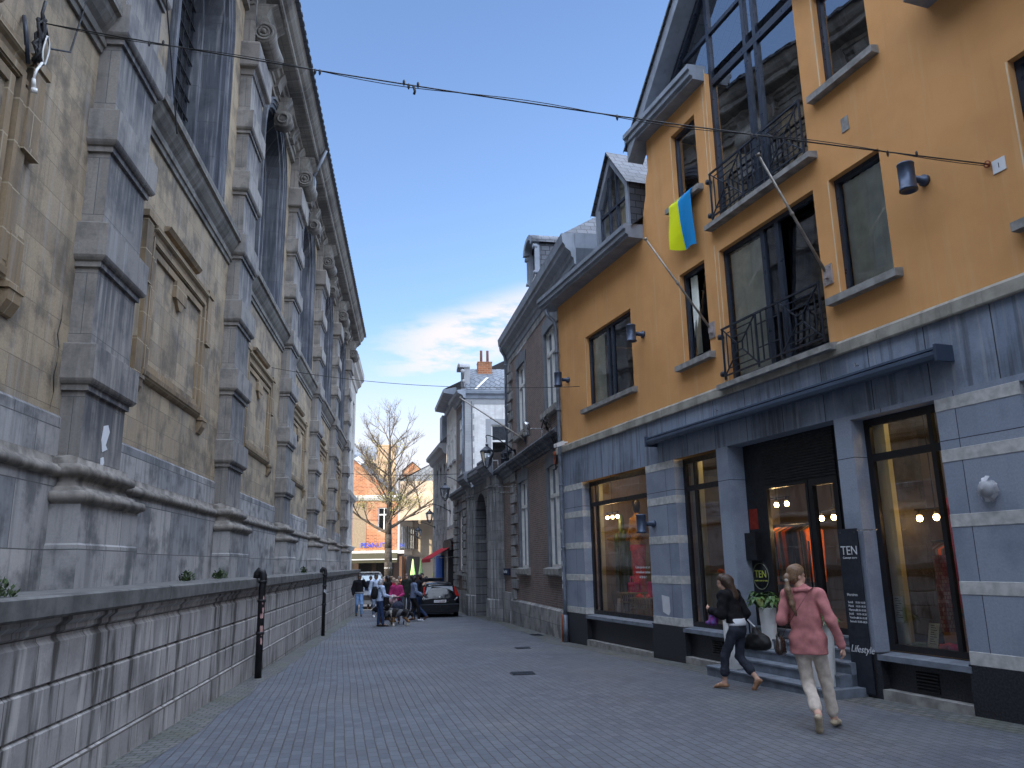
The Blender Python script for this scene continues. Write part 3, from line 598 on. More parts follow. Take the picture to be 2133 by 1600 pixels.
def pale_wing():
    t=thing('church_annex','pale rendered wing with deep cornice continuing past the church end','building',(-4.6,59,gz(59)))
    fr=F(-3.62*KC,0,0,1,KC); y0,y1=44.0,49.6
    m=MB(fr); hs=[(y,y+1.3,z,z+2.2,.2) for y in (44.9,47.3) for z in (3.2,6.3,9.2)]
    m.wall(y0,y1,-1,13.0,hs); m.face([(y1,0,-1),(y1,-5,-1),(y1,-5,13),(y1,0,13)]); m.face([(y0,0,-1),(y0,-5,-1),(y0,-5,13),(y0,0,13)]); m.build('wall',M['pale_stone'],t)
    m=MB(fr); m.prism_u([(0,12.3),(.08,12.35),(.12,12.6),(.3,12.75),(.34,12.95),(.48,13.1),(.5,13.35),(0,13.4)],y0-.2,y1+.1); m.build('cornice',M['pale_stone'],t); m=MB(fr); m.prism_u([(0,2.5),(.12,2.55),(.18,2.75),(0,2.85)],y0,y1); m.build('string_course',M['pale_stone'],t); m=MB(fr); m.prism_u([(0,5.4),(.2,5.5),(.25,5.7),(0,5.8)],y0,y1); m.build('string_course',M['pale_stone'],t)
    m=MB(fr); m.face([(y0,.5,13.4),(y1,.5,13.4),(y1,-2.5,15),(y0,-2.5,15)]); m.face([(y0,-5,13.4),(y1,-5,13.4),(y1,-2.5,15),(y0,-2.5,15)]); m.build('roof',M['slate'],t)
    for h in hs:
        m=MB(fr); m.face([(h[0],-.18,h[2]),(h[1],-.18,h[2]),(h[1],-.18,h[3]),(h[0],-.18,h[3])]); w=m.build('window',M['leaded'],t)
        m=MB(fr); c=(h[0]+h[1])/2; m.box(c-.03,c+.03,-.18,-.14,h[2],h[3]); m.box(h[0],h[1],-.18,-.14,h[3]-.6,h[3]-.54); m.build('frame',M['white_paint'],w)
pale_wing()
def weed(x,y,z,s,label,seed):
    r=random.Random(seed); m=MB()
    for i in range(int(150*s+60)):
        a=r.uniform(0,6.28); L=r.uniform(.02,.05)*(.8+.3*s); rr=r.uniform(0,.11)*s; el=r.uniform(-.2,1.4)
        b=Vector((x+rr*math.cos(a)*.5,y+rr*math.sin(a)*2.2,z+r.uniform(0,1)**1.5*(.12*s-rr*.6))); d=Vector((math.cos(a)*math.cos(el),math.sin(a)*math.cos(el),math.sin(el)))*L
        w=Vector((-math.sin(a),math.cos(a),0))*L*.32
        m.face([tuple(b),tuple(b+d*.5+w),tuple(b+d),tuple(b+d*.5-w)])
    tag(m.build('weed',M['leaf'],weld=False),label,'plant','weeds on the coping')
M['leaf']=plain('dark_green_leaf',(0.035,0.06,0.018),0.6,0,0.4,8)
M['leaf2']=plain('glossy_green_leaf',(0.06,0.12,0.035),0.4,0,0.5,12)
weed(-3.05,6.40,1.46,1.35,'bushy weed on the coping at the left edge beside the first plinth',1)
weed(-3.18,12.05,1.48,1.2,'low spreading weed on the coping midway between the first two pilasters',2)
weed(-3.12,13.75,1.48,1.5,'upright weed on the coping against the second pilaster base',3)
weed(-3.15,24.3,1.48,1.6,'tufted weed on the coping before the second drain pipe',4)
# ================================================================ orange building with the boutique
OR=F(3.84,20.9,168.2,1)
def gor(u,n=0): return gz(OR(u,n,0).y)
U0,U1=0.45,20.0
def frame_rect(m,a,b,c,d,n,w=.06,t=.05):
    m.box(a,a+w,n,n+t,c,d); m.box(b-w,b,n,n+t,c,d); m.box(a+w,b-w,n,n+t,d-w,d); m.box(a+w,b-w,n,n+t,c,c+w)
def orange_building():
    t=thing('corner_house','orange rendered town house with dark blue stone shopfront and glazed gable','building',tuple(OR(6.5,0,gor(6.5))))
    holes=[(2.2,4.65,5.36,7.17),(6.78,7.67,5.36,7.17),(8.16,10.7,4.69,7.14),(11.05,12.03,5.34,7.12),(14.0,16.5,5.25,7.15),(6.8,7.7,8.66,10.2),(8.16,10.7,7.7,10.9),(11.12,12.12,8.58,10.2)]
    m=MB(OR); m.wall(U0,5.42,4.62,8.6,[h for h in holes if h[1]<5.3],.17)
    m.wall(5.42,13.4,4.62,8.6,[h if h[3]<8.6 else (h[0],h[1],h[2],8.6) for h in holes if h[1]>5.3 and h[0]<13 and h[2]<8.6],.17)
    m.wall(5.8,13.0,8.6,10.8,[(h[0],h[1],max(8.6,h[2]),min(10.8,h[3])) for h in holes if h[1]>5.3 and h[0]<13 and h[3]>8.6],.17)
    m.wall(13.4,U1,4.62,8.6,[h for h in holes if h[0]>13],.17)
    for s in (0,1):
        P=[(5.42,8.6),(5.46,9.0),(5.55,9.25),(5.64,9.45),(5.66,9.7),(5.72,9.85),(5.79,9.95),(5.8,10.8)]
        P=[(p[0] if s==0 else 18.8-p[0],p[1]) for p in P]; e=5.8 if s==0 else 13.0
        for a,b in zip(P,P[1:]): m.face([(a[0],0,a[1]),(e,0,a[1]),(e,0,b[1]),(b[0],0,b[1])]); m.face([(a[0],0,a[1]),(b[0],0,b[1]),(b[0],-1.6,b[1]),(a[0],-1.6,a[1])])
    m.face([(U0,0,-1),(U0,-9,-1),(U0,-9,8.6),(U0,0,8.6)])
    m.build('wall',M['orange'],t)
    # light beads round openings
    for h in holes+[(8.05,0,4.7,7.3),(8.05,0,7.7,10.6)]:
        m=MB(OR); m.box(h[0]-.03,h[0]-.012,0,.004,h[2],h[3]); m.build('corner_bead',M['white_bead'],t)
    # windows
    def window(h,mull=(),trans=(),sash=None,curt=None,name='window',sill=True,blind=False):
        a,b,c,d=h; m=MB(OR); n=-.165
        frame_rect(m,a,b,c,d,n,.07,.07)
        for u in mull: m.box(u-.05,u+.05,n+.002,n+.068,c+.07,d-.07)
        for z in trans: m.box(a+.07,b-.07,n+.004,n+.066,z-.04,z+.04)
        es=[a+.07]+[x for u in mull for x in (u-.05,u+.05)]+[b-.07]
        if sash is not None:
            p,q=es[2*sash],es[2*sash+1]
            # tilted sash
            zz0,zz1=c+.07,d-.07; k=MB(OR); L=.16
            for (x0,x1,z0,z1) in ((p,p+.06,zz0,zz1),(q-.06,q,zz0,zz1),(p+.06,q-.06,zz0,zz0+.06),(p+.06,q-.06,zz1-.06,zz1)):
                def S(z): return n-.02-L*(z-zz0)/(zz1-zz0)
                k.face([(x0,S(z0)+.04,z0),(x1,S(z0)+.04,z0),(x1,S(z1)+.04,z1),(x0,S(z1)+.04,z1)]); k.face([(x0,S(z0),z0),(x0,S(z0)+.04,z0),(x0,S(z1)+.04,z1),(x0,S(z1),z1)]); k.face([(x1,S(z0),z0),(x1,S(z0)+.04,z0),(x1,S(z1)+.04,z1),(x1,S(z1),z1)])
        w=m.build(name,M['frame_blue'],t)
        if sash is not None: k.build('tilted_sash',M['frame_blue'],w)
        g=MB(OR)
        for i in range(0,len(es),2):
            p,q=es[i],es[i+1]; tl=.15 if sash==i//2 else 0
            g.face([(p,n+.03,c+.07),(q,n+.03,c+.07),(q,n+.03-tl,d-.07),(p,n+.03-tl,d-.07)])
        g.build('glass',M['glass_clear'] if curt else M['glass'],w,weld=False)
        if curt:
            for (p,q,za,zb,f) in curt:
                k=MB(OR); N=int((q-p)/.035)
                for i in range(N):
                    x0=p+(q-p)*i/N; x1=p+(q-p)*(i+1)/N; f0=f*math.sin(i*1.9)+f*.6*math.sin(i*.7); f1=f*math.sin((i+1)*1.9)+f*.6*math.sin((i+1)*.7)
                    k.face([(x0,n-.04+f0,za),(x1,n-.04+f1,za),(x1,n-.04+f1,zb),(x0,n-.04+f0,zb)],True)
                k.build('curtain',M['curtain'],w)
        if sill:
            k=MB(OR); k.prism_u([(-.1,c-.02),(-.1,c-.13),(.13,c-.13),(.13,c-.025),(-.02,c)],a-.2,b+.14); k.build('window_sill',M['sill_stone'],t)
        return w
    window(holes[0],(3.28,3.50),(),None,[(2.25,2.9,5.4,7.1,.02)])
    window(holes[1],(),(),0,[(6.85,7.1,5.4,7.1,.015)])
    window(holes[2],(9.28,9.66),(),2,[(8.22,9.24,4.75,7.05,.008)],'french_window',False)
    window(holes[3],(),(),None,[(11.1,12.0,5.4,7.05,.006)])
    window(holes[4],(15.25,),(),None,None)
    window(holes[5],()); window(holes[7],())
    # tall glazed gable
    m=MB(OR); n=-.165; a,b=8.16,10.7
    for u in (a,9.26,9.54,b-.09): m.box(u,u+.09,n,n+.075,7.7,10.55)
    m.box(a+.09,b-.09,n+.002,n+.073,7.7,7.78)
    m.prism_n([(a,10.5),(b,10.5),(b,10.64),(a,10.64)],n+.002,n+.078)
    slope=.93; zt=lambda u: 13.9-abs(u-9.43)*slope
    for u in (6.9,8.16,9.26,9.54,10.61,11.9): 
        m.box(u,u+.09,n,n+.075,10.84 if not 8<u<10.7 else 10.64,zt(u+.045)-.1)
    for z in (11.65,): m.box(7.3,11.6,n+.003,n+.07,z-.04,z+.04)
    for s in (-1,1): m.prism_n([(9.43,13.9),(9.43,13.78),(9.43+s*3.35,13.78-3.35*slope),(9.43+s*3.35,13.9-3.35*slope)],n+.001,n+.09)
    w=m.build('gable_window',M['frame_blue'],t)
    g=MB(OR); g.face([(a,n+.03,7.7),(b,n+.03,7.7),(b,n+.03,10.55),(a,n+.03,10.55)]); g.build('glass',M['glass'],w,weld=False)
    g=MB(OR); g.face([(6.2,n+.03,10.84),(12.7,n+.03,10.84),(9.43,n+.03,13.85)]); g.build('glass',M['glass'],w,weld=False)
    m=MB(OR)
    for s in (-1,1):
        m.prism_n([(9.43,14.35),(9.43,14.02),(9.43+s*4.0,14.02-4.0*slope),(9.43+s*4.0,14.35-4.0*slope)],-.1,.28)
    m.build('bargeboard',M['gutter'],t)
    m=MB(OR)
    for s in (-1,1):
        e=9.43+s*4.1; z=14.42-4.1*slope; m.face([(9.43,.33,14.42),(e,.33,z),(e,-7,z),(9.43,-7,14.42)]); m.face([(9.43,.33,14.36),(e,.33,z-.06),(e,.33,z),(9.43,.33,14.42)])
    m.face([(U0-.1,.30,8.78),(5.5,.30,8.78),(5.5,-5,13.0)]); m.face([(U0-.1,.30,8.78),(U0-.1,-9,8.78),(5.5,-5,13.0)]); m.face([(13.3,.3,8.78),(U1,.3,8.78),(U1,-5,13),(13.3,-5,13)])
    m.face([(U0-.1,-9,8.78),(U1,-9,8.78),(U1,-5,13.0),(5.5,-5,13.0)])
    m.build('roof',M['slate'],t)
    # box gutters
    def gutter(u0,u1,z,n):
        m=MB(OR); m.prism_u([(-.05,z-.30),(n-.10,z-.30),(n-.10,z-.24),(n-.04,z-.22),(n-.04,z-.12),(n,z-.10),(n,z),(-.05,z+.03)],u0,u1); m.build('gutter',M['gutter'],t)
    gutter(.05,5.42,8.82,.46); gutter(13.1,U1,8.82,.5); gutter(5.40,8.14,10.95,.36); gutter(10.72,13.4,10.95,.36)
    # roof dormer on the left
    m=MB(OR); a,b=3.35,5.05; pk=(a+b)/2; z0,ze,zp=8.85,10.05,11.15; n1=.12
    m.prism_n([(a,z0),(a+.13,z0),(a+.13,ze-.03),(pk,zp-.24),(b-.13,ze-.03),(b-.13,z0),(b,z0),(b,ze),(pk,zp),(a,ze)],n1-.14,n1)
    dm=m.build('dormer',M['gutter'],t)
    m=MB(OR); m.box(a+.13,b-.13,n1-.13,n1-.07,z0,z0+.08); m.box(pk-.26,pk-.2,n1-.13,n1-.06,z0,zp-.45); m.box(pk+.14,pk+.2,n1-.13,n1-.06,z0,zp-.4); m.box(a+.13,b-.13,n1-.12,n1-.07,ze-.28,ze-.22); m.box(a+.13,a+.18,n1-.13,n1-.07,z0,ze); m.box(b-.18,b-.13,n1-.13,n1-.07,z0,ze)
    m.build('dormer_frame',M['frame_blue'],dm)
    m=MB(OR); m.face([(a+.1,n1-.10,z0),(b-.1,n1-.10,z0),(b-.1,n1-.10,ze),(pk,n1-.10,zp-.2),(a+.1,n1-.10,ze)]); m.build('glass',M['glass'],dm,weld=False)
    m=MB(OR); m.face([(pk+.12,n1-.18,z0),(b-.14,n1-.18,z0),(b-.14,n1-.18,ze-.05),(pk+.12,n1-.18,ze+.5)]); m.face([(a+.14,n1-.18,z0),(a+.4,n1-.18,z0),(a+.4,n1-.18,ze+.25),(a+.14,n1-.18,ze-.05)]); m.build('curtain',M['curtain'],dm)
    m=MB(OR); m.face([(b+.01,n1-.04,z0),(b+.01,0,z0),(b+.01,-1.3,ze),(b+.01,n1-.04,ze)]); m.face([(a-.01,n1-.04,z0),(a-.01,0,z0),(a-.01,-1.3,ze),(a-.01,n1-.04,ze)])
    for s,e in ((-1,a-.12),(1,b+.12)):
        m.face([(pk,n1+.08,zp+.07),(e,n1+.08,ze-.06),(e,-1.2,ze-.06),(pk,-2.6,zp+.07)]); m.face([(pk,n1+.08,zp+.07),(e,n1+.08,ze-.06),(e,n1+.08,ze-.12),(pk,n1+.08,zp+.01)])
    m.build('dormer_roof',M['slate'],dm)
    # dark rooms behind the upper windows
    m=MB(OR)
    for (z0,z1,ua,ub) in ((4.72,7.5,U0+.1,U1),(7.62,10.7,5.9,12.9)):
        m.face([(ua,-3,z0),(ub,-3,z0),(ub,-3,z1),(ua,-3,z1)]); m.face([(ua,-.3,z0),(ub,-.3,z0),(ub,-3,z0),(ua,-3,z0)]); m.face([(ua,-.3,z1),(ub,-.3,z1),(ub,-3,z1),(ua,-3,z1)])
    for u,zz in ((5.3,7.5),(8.0,10.7),(10.9,10.7),(13.3,7.5)): m.face([(u,-.18,4.7),(u,-3,4.7),(u,-3,zz),(u,-.18,zz)])
    m.build('upper_rooms',M['room'],t)
    # balcony rails
    for z in (4.68,7.70):
        m=MB(OR); a,b=8.14,10.70; n=.07; h=.90; z+= .06
        B=lambda p,q,r=.014: m.bar((p[0],n,p[1]),(q[0],n,q[1]),r)
        B((a,z+h),(b,z+h),.022); B((a,z+.05),(b,z+.05),.018)
        c1,c2=a+.98,b-.98
        for u in (a+.02,c1,c2,b-.02): B((u,z-.02),(u,z+h),.02)
        for i in range(1,4): u=c1+(c2-c1)*i/4; B((u,z+.05),(u,z+h))
        for u in (c1+.14,c2-.14): B((u,z+.3),(u,z+.7),.012)
        B((c1,z+.3),(c2,z+.3),.012); B((c1,z+.7),(c2,z+.7),.012)
        for (p,q) in ((a+.02,c1),(c2,b-.02)):
            cx,cz=(p+q)/2,z+.05+(h-.05)/2
            for (x,y,sx,sz) in ((p,z+.05,-1,-1),(q,z+.05,1,-1),(p,z+h,-1,1),(q,z+h,1,1)): B((x,y),(cx+sx*.08,cz+sz*.07),.014)
            B((cx-.08,cz-.07),(cx+.08,cz-.07)); B((cx+.08,cz-.07),(cx+.08,cz+.07)); B((cx+.08,cz+.07),(cx-.08,cz+.07)); B((cx-.08,cz+.07),(cx-.08,cz-.07))
            for k in (.35,.7):
                W=(q-p)/2; H=(h-.05)/2; x=.08+(W-.08)*k; y=.07+(H-.07)*k
                B((cx-x,cz+y),(cx+x,cz+y),.011); B((cx-x,cz-y),(cx+x,cz-y),.011); B((cx-x,cz-y),(cx-x,cz+y),.011); B((cx+x,cz-y),(cx+x,cz+y),.011)
        for zz in (z+.1,z+h-.12): m.lathe([(.001,.04),(.05,.04),(.05,-.04),(.001,-.04)],(a-.06,.05,zz),10,'n'); m.bar((a-.06,0,zz),(a-.06,.06,zz),.02)
        m.build('balcony_rail',M['iron'],t)
        k=MB(OR); k.prism_u([(-.15,z-.06),(-.15,z-.18),(.17,z-.18),(.17,z-.09),(0,z-.06)],8.0,10.88); k.build('balcony_slab',M['sill_stone'],t)
    # string course and stone ground floor
    m=MB(OR); u=U0-.3
    while u<U1: m.prism_u([(-.02,4.46),(.05,4.46),(.06,4.48),(.06,4.62),(.03,4.66),(-.02,4.67)],u,min(u+1.15,U1)-.006); u+=1.15
    m.build('string_course',M['string_stone'],t)
    ops=[(1.64,4.95,.42,3.58),(6.1,7.58,.42,3.58),(7.93,10.6,-.4,3.58),(10.93,12.37,.42,3.52),(13.5,17.5,.42,3.5)]
    m=MB(OR); m.wall(U0,U1,3.58,4.46,()); m.build('fascia',M['fascia_tile'],t)
    m=MB(OR)
    m.wall(U0,7.58,.42,3.58,[ops[0],ops[1]],.26); m.wall(7.58,7.93,-.4,3.58,(),0); m.face([(7.93,0,-.4),(7.93,-.34,-.4),(7.93,-.34,3.58),(7.93,0,3.58)]); m.face([(7.58,0,.4),(7.58,-.26,.4),(7.58,-.26,3.58),(7.58,0,3.58)])
    m.wall(10.6,U1,.42,3.58,[ops[3],ops[4]],.28); m.face([(10.6,0,-.4),(10.6,-.4,-.4),(10.6,-.4,3.58),(10.6,0,3.58)])
    m.face([(7.93,0,3.58),(10.6,0,3.58),(10.6,-.5,3.58),(7.93,-.5,3.58)])
    m.build('shopfront_pier',M['blue_tile'],t)
    for z in (.42,1.20,1.97,2.74,3.43):
        for (a,b) in ((U0+.02,1.64),(4.95,6.1),(12.37,13.5),(17.5,U1)):
            h=.15; m=MB(OR)
            if a>12 and z>3: z=3.36
            m.ring(a+.004,b-.004,-.0,[(0,z),(.006,z+.003),(.006,z+h-.003),(0,z+h)]); 
            for x,s in ((b,1),(a,-1)):
                if x in (1.64,6.1,13.5) or (x in(4.95,12.37) ): m.box(min(x,x+s*.006),max(x,x+s*.006),-.25,.001,z,z+h)
            m.build('stone_band',M['light_band'],t)
    # granite base, sills
    m=MB(OR)
    for a,b,p in ((U0,1.70,.02),(1.70,4.9,-.10),(4.9,6.15,.02),(6.15,7.56,-.10),(7.56,7.95,.02),(10.58,11.0,.02),(11.0,12.35,-.10),(12.35,13.52,.02),(13.52,17.5,-.1),(17.5,U1,.02)):
        m.box(a,b,-.3,p,-.7,.42 if p>0 else .33)
        if p>0: m.box(a,b,-.2,p-.004,.42,.4215)
        if p<0:
            k=MB(OR); k.box(a,b,-.28,.035,gor((a+b)/2)-.12,gor((a+b)/2)+.12); k.build('foot_ledge',M['sill_stone'],t)
            k=MB(OR); k.prism_u([(-.28,.33),(.03,.33),(.03,.40),(-.28,.435)],a-.04,b+.04); k.build('shop_sill',M['step_stone'],t)
    m.build('granite_base',M['granite'],t)
    for u in (7.05,11.62):
        m=MB(OR)
        for i in range(6): m.prism_u([(-.1,.02+i*.04),(-.085,.012+i*.04),(-.075,.03+i*.04),(-.1,.045+i*.04)],u-.17,u+.17)
        m.build('vent_grille',M['black'],t)
    # shop windows
    def shopwin(h,mull,trans,nn):
        a,b,c,d=h; m=MB(OR); frame_rect(m,a,b,c,d,nn,.10,.06)
        for u in mull: m.box(u-.035,u+.035,nn+.002,nn+.058,c+.1,d-.1)
        m.box(a+.1,b-.1,nn+.004,nn+.056,trans-.05,trans+.05); w=m.build('shop_window',M['black'],t,None)
        g=MB(OR); g.face([(a+.05,nn+.03,c+.05),(b-.05,nn+.03,c+.05),(b-.05,nn+.03,d-.05),(a+.05,nn+.03,d-.05)]); g.build('glass',M['shop_glass'],w,weld=False); return w
    w1=shopwin(ops[0][:4],(2.0,),3.02,-.26); shopwin(ops[1][:4],(6.5,),3.0,-.26); shopwin(ops[3][:4],(12.05,),2.98,-.28); shopwin(ops[4][:4],(15.3,),2.98,-.28)
    text('window_lettering',"Cette parole est un\nmerveilleux cadeau\nde la vie !",OR,4.22,-.195,1.49,.082,M['paper'],w1,'CENTER',space=1.25)
    # entrance: panels, door, shutter box, steps
    m=MB(OR); n=-.32
    m.box(7.5,8.48,n-.05,n,-.3,3.6); m.box(10.2,10.7,n-.05,n,-.3,3.6); m.box(8.48,10.2,n-.05,n+.01,2.83,3.6)
    for i in range(16): m.box(8.48,10.2,n+.01,n+.03,2.86+i*.045,2.89+i*.045)
    m.build('entrance_panel',M['shutter'],t)
    m=MB(OR); frame_rect(m,8.48,9.55,.55,2.83,n-.04,.05,.07); frame_rect(m,9.55,10.2,.55,2.83,n-.06,.10,.08); m.bar((9.51,n+.08,1.0),(9.51,n+.08,1.9),.015,8)
    d=m.build('shop_door',M['black'],t); g=MB(OR); g.face([(8.5,n,.58),(9.53,n,.58),(9.53,n,2.8),(8.5,n,2.8)]); g.face([(9.63,n-.02,.62),(10.12,n-.02,.62),(10.12,n-.02,2.75),(9.63,n-.02,2.75)]); g.build('glass',M['shop_glass'],d,weld=False)
    m=MB(OR)
    for i,(nf,zt_) in enumerate(((.62,-.045),(.36,.11),(.16,.26),(-.02,.41),(-.2,.56))):
        e=7.97 if i else 7.75
        m.prism_u([(-.45,-.6),(nf-.02,-.6),(nf-.02,zt_-.035),(nf,zt_-.03),(nf,zt_-.004),(nf-.004,zt_),(-.45,zt_)],e+i*.001,10.58 if i else 10.72)
    m.build('doorstep',M['step_stone'],t)
    # round door sign, letter box, notice, side sign
    sgn=MB(OR); sgn.lathe([(.001,.0),(.235,.0),(.235,.006),(.001,.006)],(8.15,n,1.36),40,'n'); s1=sgn.build('door_sign',M['shutter'],t)
    k=MB(OR); k.lathe([(.208,.006),(.208,.010),(.216,.010),(.216,.006)],(8.15,n,1.36),48,'n'); k.build('ring',fabric('olive_metal',(0.32,0.34,0.25)),s1)
    yel=fabric('yellow_green_letters',(0.50,0.55,0.10)); text('lettering','TEN',OR,8.15,n+.006,1.34,.17,yel,s1,'CENTER'); text('lettering','PRENEZ SOIN DE VOUS',OR,8.15,n+.006,1.275,.034,yel,s1,'CENTER')
    m=MB(OR); m.box(7.95,8.24,n,n+.12,1.62,2.08); m.box(7.98,8.21,n+.12,n+.125,1.97,1.99); m.build('letter_box',M['black'],t)
    m=MB(OR); m.box(7.97,8.2,n,n+.004,2.14,2.48); m.build('notice',fabric('red_notice',(0.22,0.03,0.02)),t)
    m=MB(OR); m.box(10.50,10.87,.035,.055,-.12,2.03); s2=m.build('shop_sign',plain('black_sign_panel',(0.018,0.022,0.032),0.5),t,'tall black panel with the shop name and opening hours')
    m=MB(OR); 
    for u in (10.55,10.82): m.lathe([(.001,.055),(.012,.055),(.012,.045)],(u,0,1.98),8,'n')
    m.bar((10.87,.045,2.0),(11.18,.0,2.0),.012); m.build('bracket',M['steel'],s2)
    wp=M['paper']; text('lettering','TEN',OR,10.69,.055,1.68,.17,wp,s2,'CENTER'); text('lettering','Concept store',OR,10.69,.055,1.625,.045,wp,s2,'CENTER')
    text('lettering','Horaires',OR,10.56,.055,1.13,.055,wp,s2); text('lettering','Lundi\nMardi\nMercredi\nJeudi\nVendredi\nSamedi',OR,10.565,.055,1.035,.042,wp,s2,space=1.2); text('lettering','10:30-18:30\n10:30-18:30\n10:30-18:30\n10:30-18:30\n10:30-18:30\n10:30-18:30',OR,10.70,.055,1.035,.038,wp,s2,space=1.32)
    text('lettering','Lifestyle',OR,10.52,.06,.40,.13,wp,t,shear=.35)
    # closed awning
    m=MB(OR); m.prism_u([(0,4.02),(.05,3.99),(.20,3.93),(.245,3.95),(.26,4.0),(.255,4.045),(.22,4.06),(.24,4.07),(.235,4.10),(.19,4.115),(.05,4.10),(0,4.11)],5.5,12.7); aw=m.build('closed_awning',M['awning'],t)
    for u in (12.7,5.46): m=MB(OR); m.box(u,u+.04,-.0,.27,3.915,4.12); m.build('end_cap',M['awning'],aw)
    m=MB(OR)
    for u in (7.75,11.2): m.bar((u,0,4.25),(u,.06,4.26),.012); m.bar((u,.06,4.26),(u,.06,4.22),.01)
    m.build('hook',M['steel'],t)
    m=MB(OR); m.box(11.43,11.57,0,.012,7.68,7.90); m.build('vent_cover',M['sill_stone'],t)
    m=MB(OR); m.prism_n([(5.33,.98),(5.62,.95),(5.63,.68),(5.57,.60),(5.35,.66)],.001,.004); m.build('paper_notice',M['paper'],t)
    # downpipe between this house and the brick house
    m=MB(OR); m.tube([(.40,.32,8.45),(.40,.30,8.30),(.45,.12,8.12),(.47,.08,7.9),(.50,.08,.8),(.50,.08,.35)],.05,10); m.tube([(.50,.08,.35),(.50,.08,gor(.5))],.062,10)
    for z in (7.2,5.6,3.6,2.0): m.tube([(.5,.08,z),(.5,.08,z+.05)],.062,10)
    m.build('downpipe',M['pipe'],t)
    m=MB(OR)
    for (z,w,h) in ((1.95,.08,.09),(1.55,.09,.12),(1.2,.07,.2),(2.4,.07,.08),(1.0,.06,.1)):
        A=[(.50-.052*math.cos(a),.08+.052*math.sin(a)) for a in np.linspace(.6,2.0,4)]
        for p,q in zip(A,A[1:]): m.face([(p[0],p[1],z),(q[0],q[1],z),(q[0],q[1],z+h),(p[0],p[1],z+h)])
    m.build('sticker',M['paper'],t)
    m=MB(OR); m.tube([(.36,.1,gor(.4)),(.36,.1,.35)],.035,8); m.build('rusty_guard',M['rust'],t)
    return t
orange_building()
def wall_light(u,z,idx,label):
    t=thing('wall_light',label,'lamp',tuple(OR(u,0,z)),'blue cylinder lights on the orange house')
    m=MB(OR); uu=u-.0; nn=.30; m.lathe([(.001,.19),(.095,.19),(.105,.175),(.105,.165),(.10,.16),(.10,-.15),(.11,-.155),(.11,-.185),(.085,-.185),(.08,-.16),(.001,-.16)],(uu,nn,z),20); m.build('shade',M['blue_lamp'],t)
    m=MB(OR); m.lathe([(.001,-.158),(.079,-.158)],(uu,nn,z),16); m.build('lens',M['paper'],t)
    m=MB(OR); m.lathe([(.001,.0),(.075,.0),(.075,.05),(.045,.06),(.045,.22),(.001,.22)],(uu,0,z),14,'n'); m.build('mount',M['blue_lamp'],t)
wall_light(12.7,6.30,0,'large blue-grey cylinder light on the orange wall near the number plate')
wall_light(5.20,6.40,1,'blue-grey cylinder light right of the lowest orange wall window')
wall_light(1.05,6.33,2,'blue-grey cylinder light by the downpipe at the left end of the orange wall')
wall_light(5.20,2.38,3,'blue-grey cylinder light on the dark stone pier between the shop windows')
def flag_pole(fr,u,z,tip,label,plate=True,r=.022):
    t=thing('flagpole',label,'flagpole',tuple(fr(u,0,z)),'slanted flagpoles on the facades')
    m=MB(fr); m.tube([(u,.03,z),tip],r,10,r*.8); k=Vector((u,.03,z)).lerp(Vector(tip),.5); m.tube([tuple(k),tuple(k+(Vector(tip)-Vector((u,0,z))).normalized()*.05)],r*1.3,10); d=(Vector(tip)-Vector((u,.03,z))).normalized(); m.tube([tip,tuple(Vector(tip)+d*.04)],r*1.5,10); m.build('pole',M['pole'],t)
    m=MB(fr); m.box(u-.09,u+.09,0,.02,z-.16,z+.14); m.box(u-.035,u+.035,.02,.07,z-.07,z+.05)
    for a in (-.065,.065):
        for b in (-.12,.1): m.lathe([(.001,.03),(.012,.03),(.012,.02)],(u+a,0,z+b),6,'n')
    m.build('mounting_plate',plain('pinkish_steel_plate',(0.34,0.30,0.29),0.6,0.2) if plate else M['iron'],t)
flag_pole(OR,10.83,5.72,(11.0,1.17,7.36),'steel flagpole slanting up from the plate between the balcony and right window')
flag_pole(OR,7.77,5.76,(7.60,1.17,7.45),'steel flagpole slanting up from the plate beside the narrow lower window')
def flag():
    t=thing('flag','yellow and blue flag hanging over the sill of the narrow upper window','flag',tuple(OR(7.2,.15,8.6)))
    def P(s,v):   # s across, v down
        u=6.84+.82*s+.16*v*(.6-.4*s)-.02; z=8.68-.02*s-1.22*v*(.86+.14*s)-.03*math.sin(5*s)
        n=.17+.05*math.sin(7*s+2*v)*v+.06*v*math.sin(2.2*v+3*s)
        if v<.08: n=.02+.15*(v/.08); z=8.66+.02*(1-v/.08)
        return (u,n,z)
    for (a,b,mt,nm) in ((0,.44,fabric('flag_yellow',(0.62,0.68,0.01),.8,.05,3),'yellow_stripe'),(.44,1,fabric('flag_blue',(0.01,0.24,0.55),.8,.05,3),'blue_stripe')):
        m=MB(OR); NS,NV=14,24
        for i in range(NS):
            for j in range(NV):
                s0=a+(b-a)*i/NS; s1=a+(b-a)*(i+1)/NS; v0=j/NV; v1=(j+1)/NV
                m.face([P(s0,v0),P(s1,v0),P(s1,v1),P(s0,v1)],True)
        m.build(nm,mt,t)
flag()
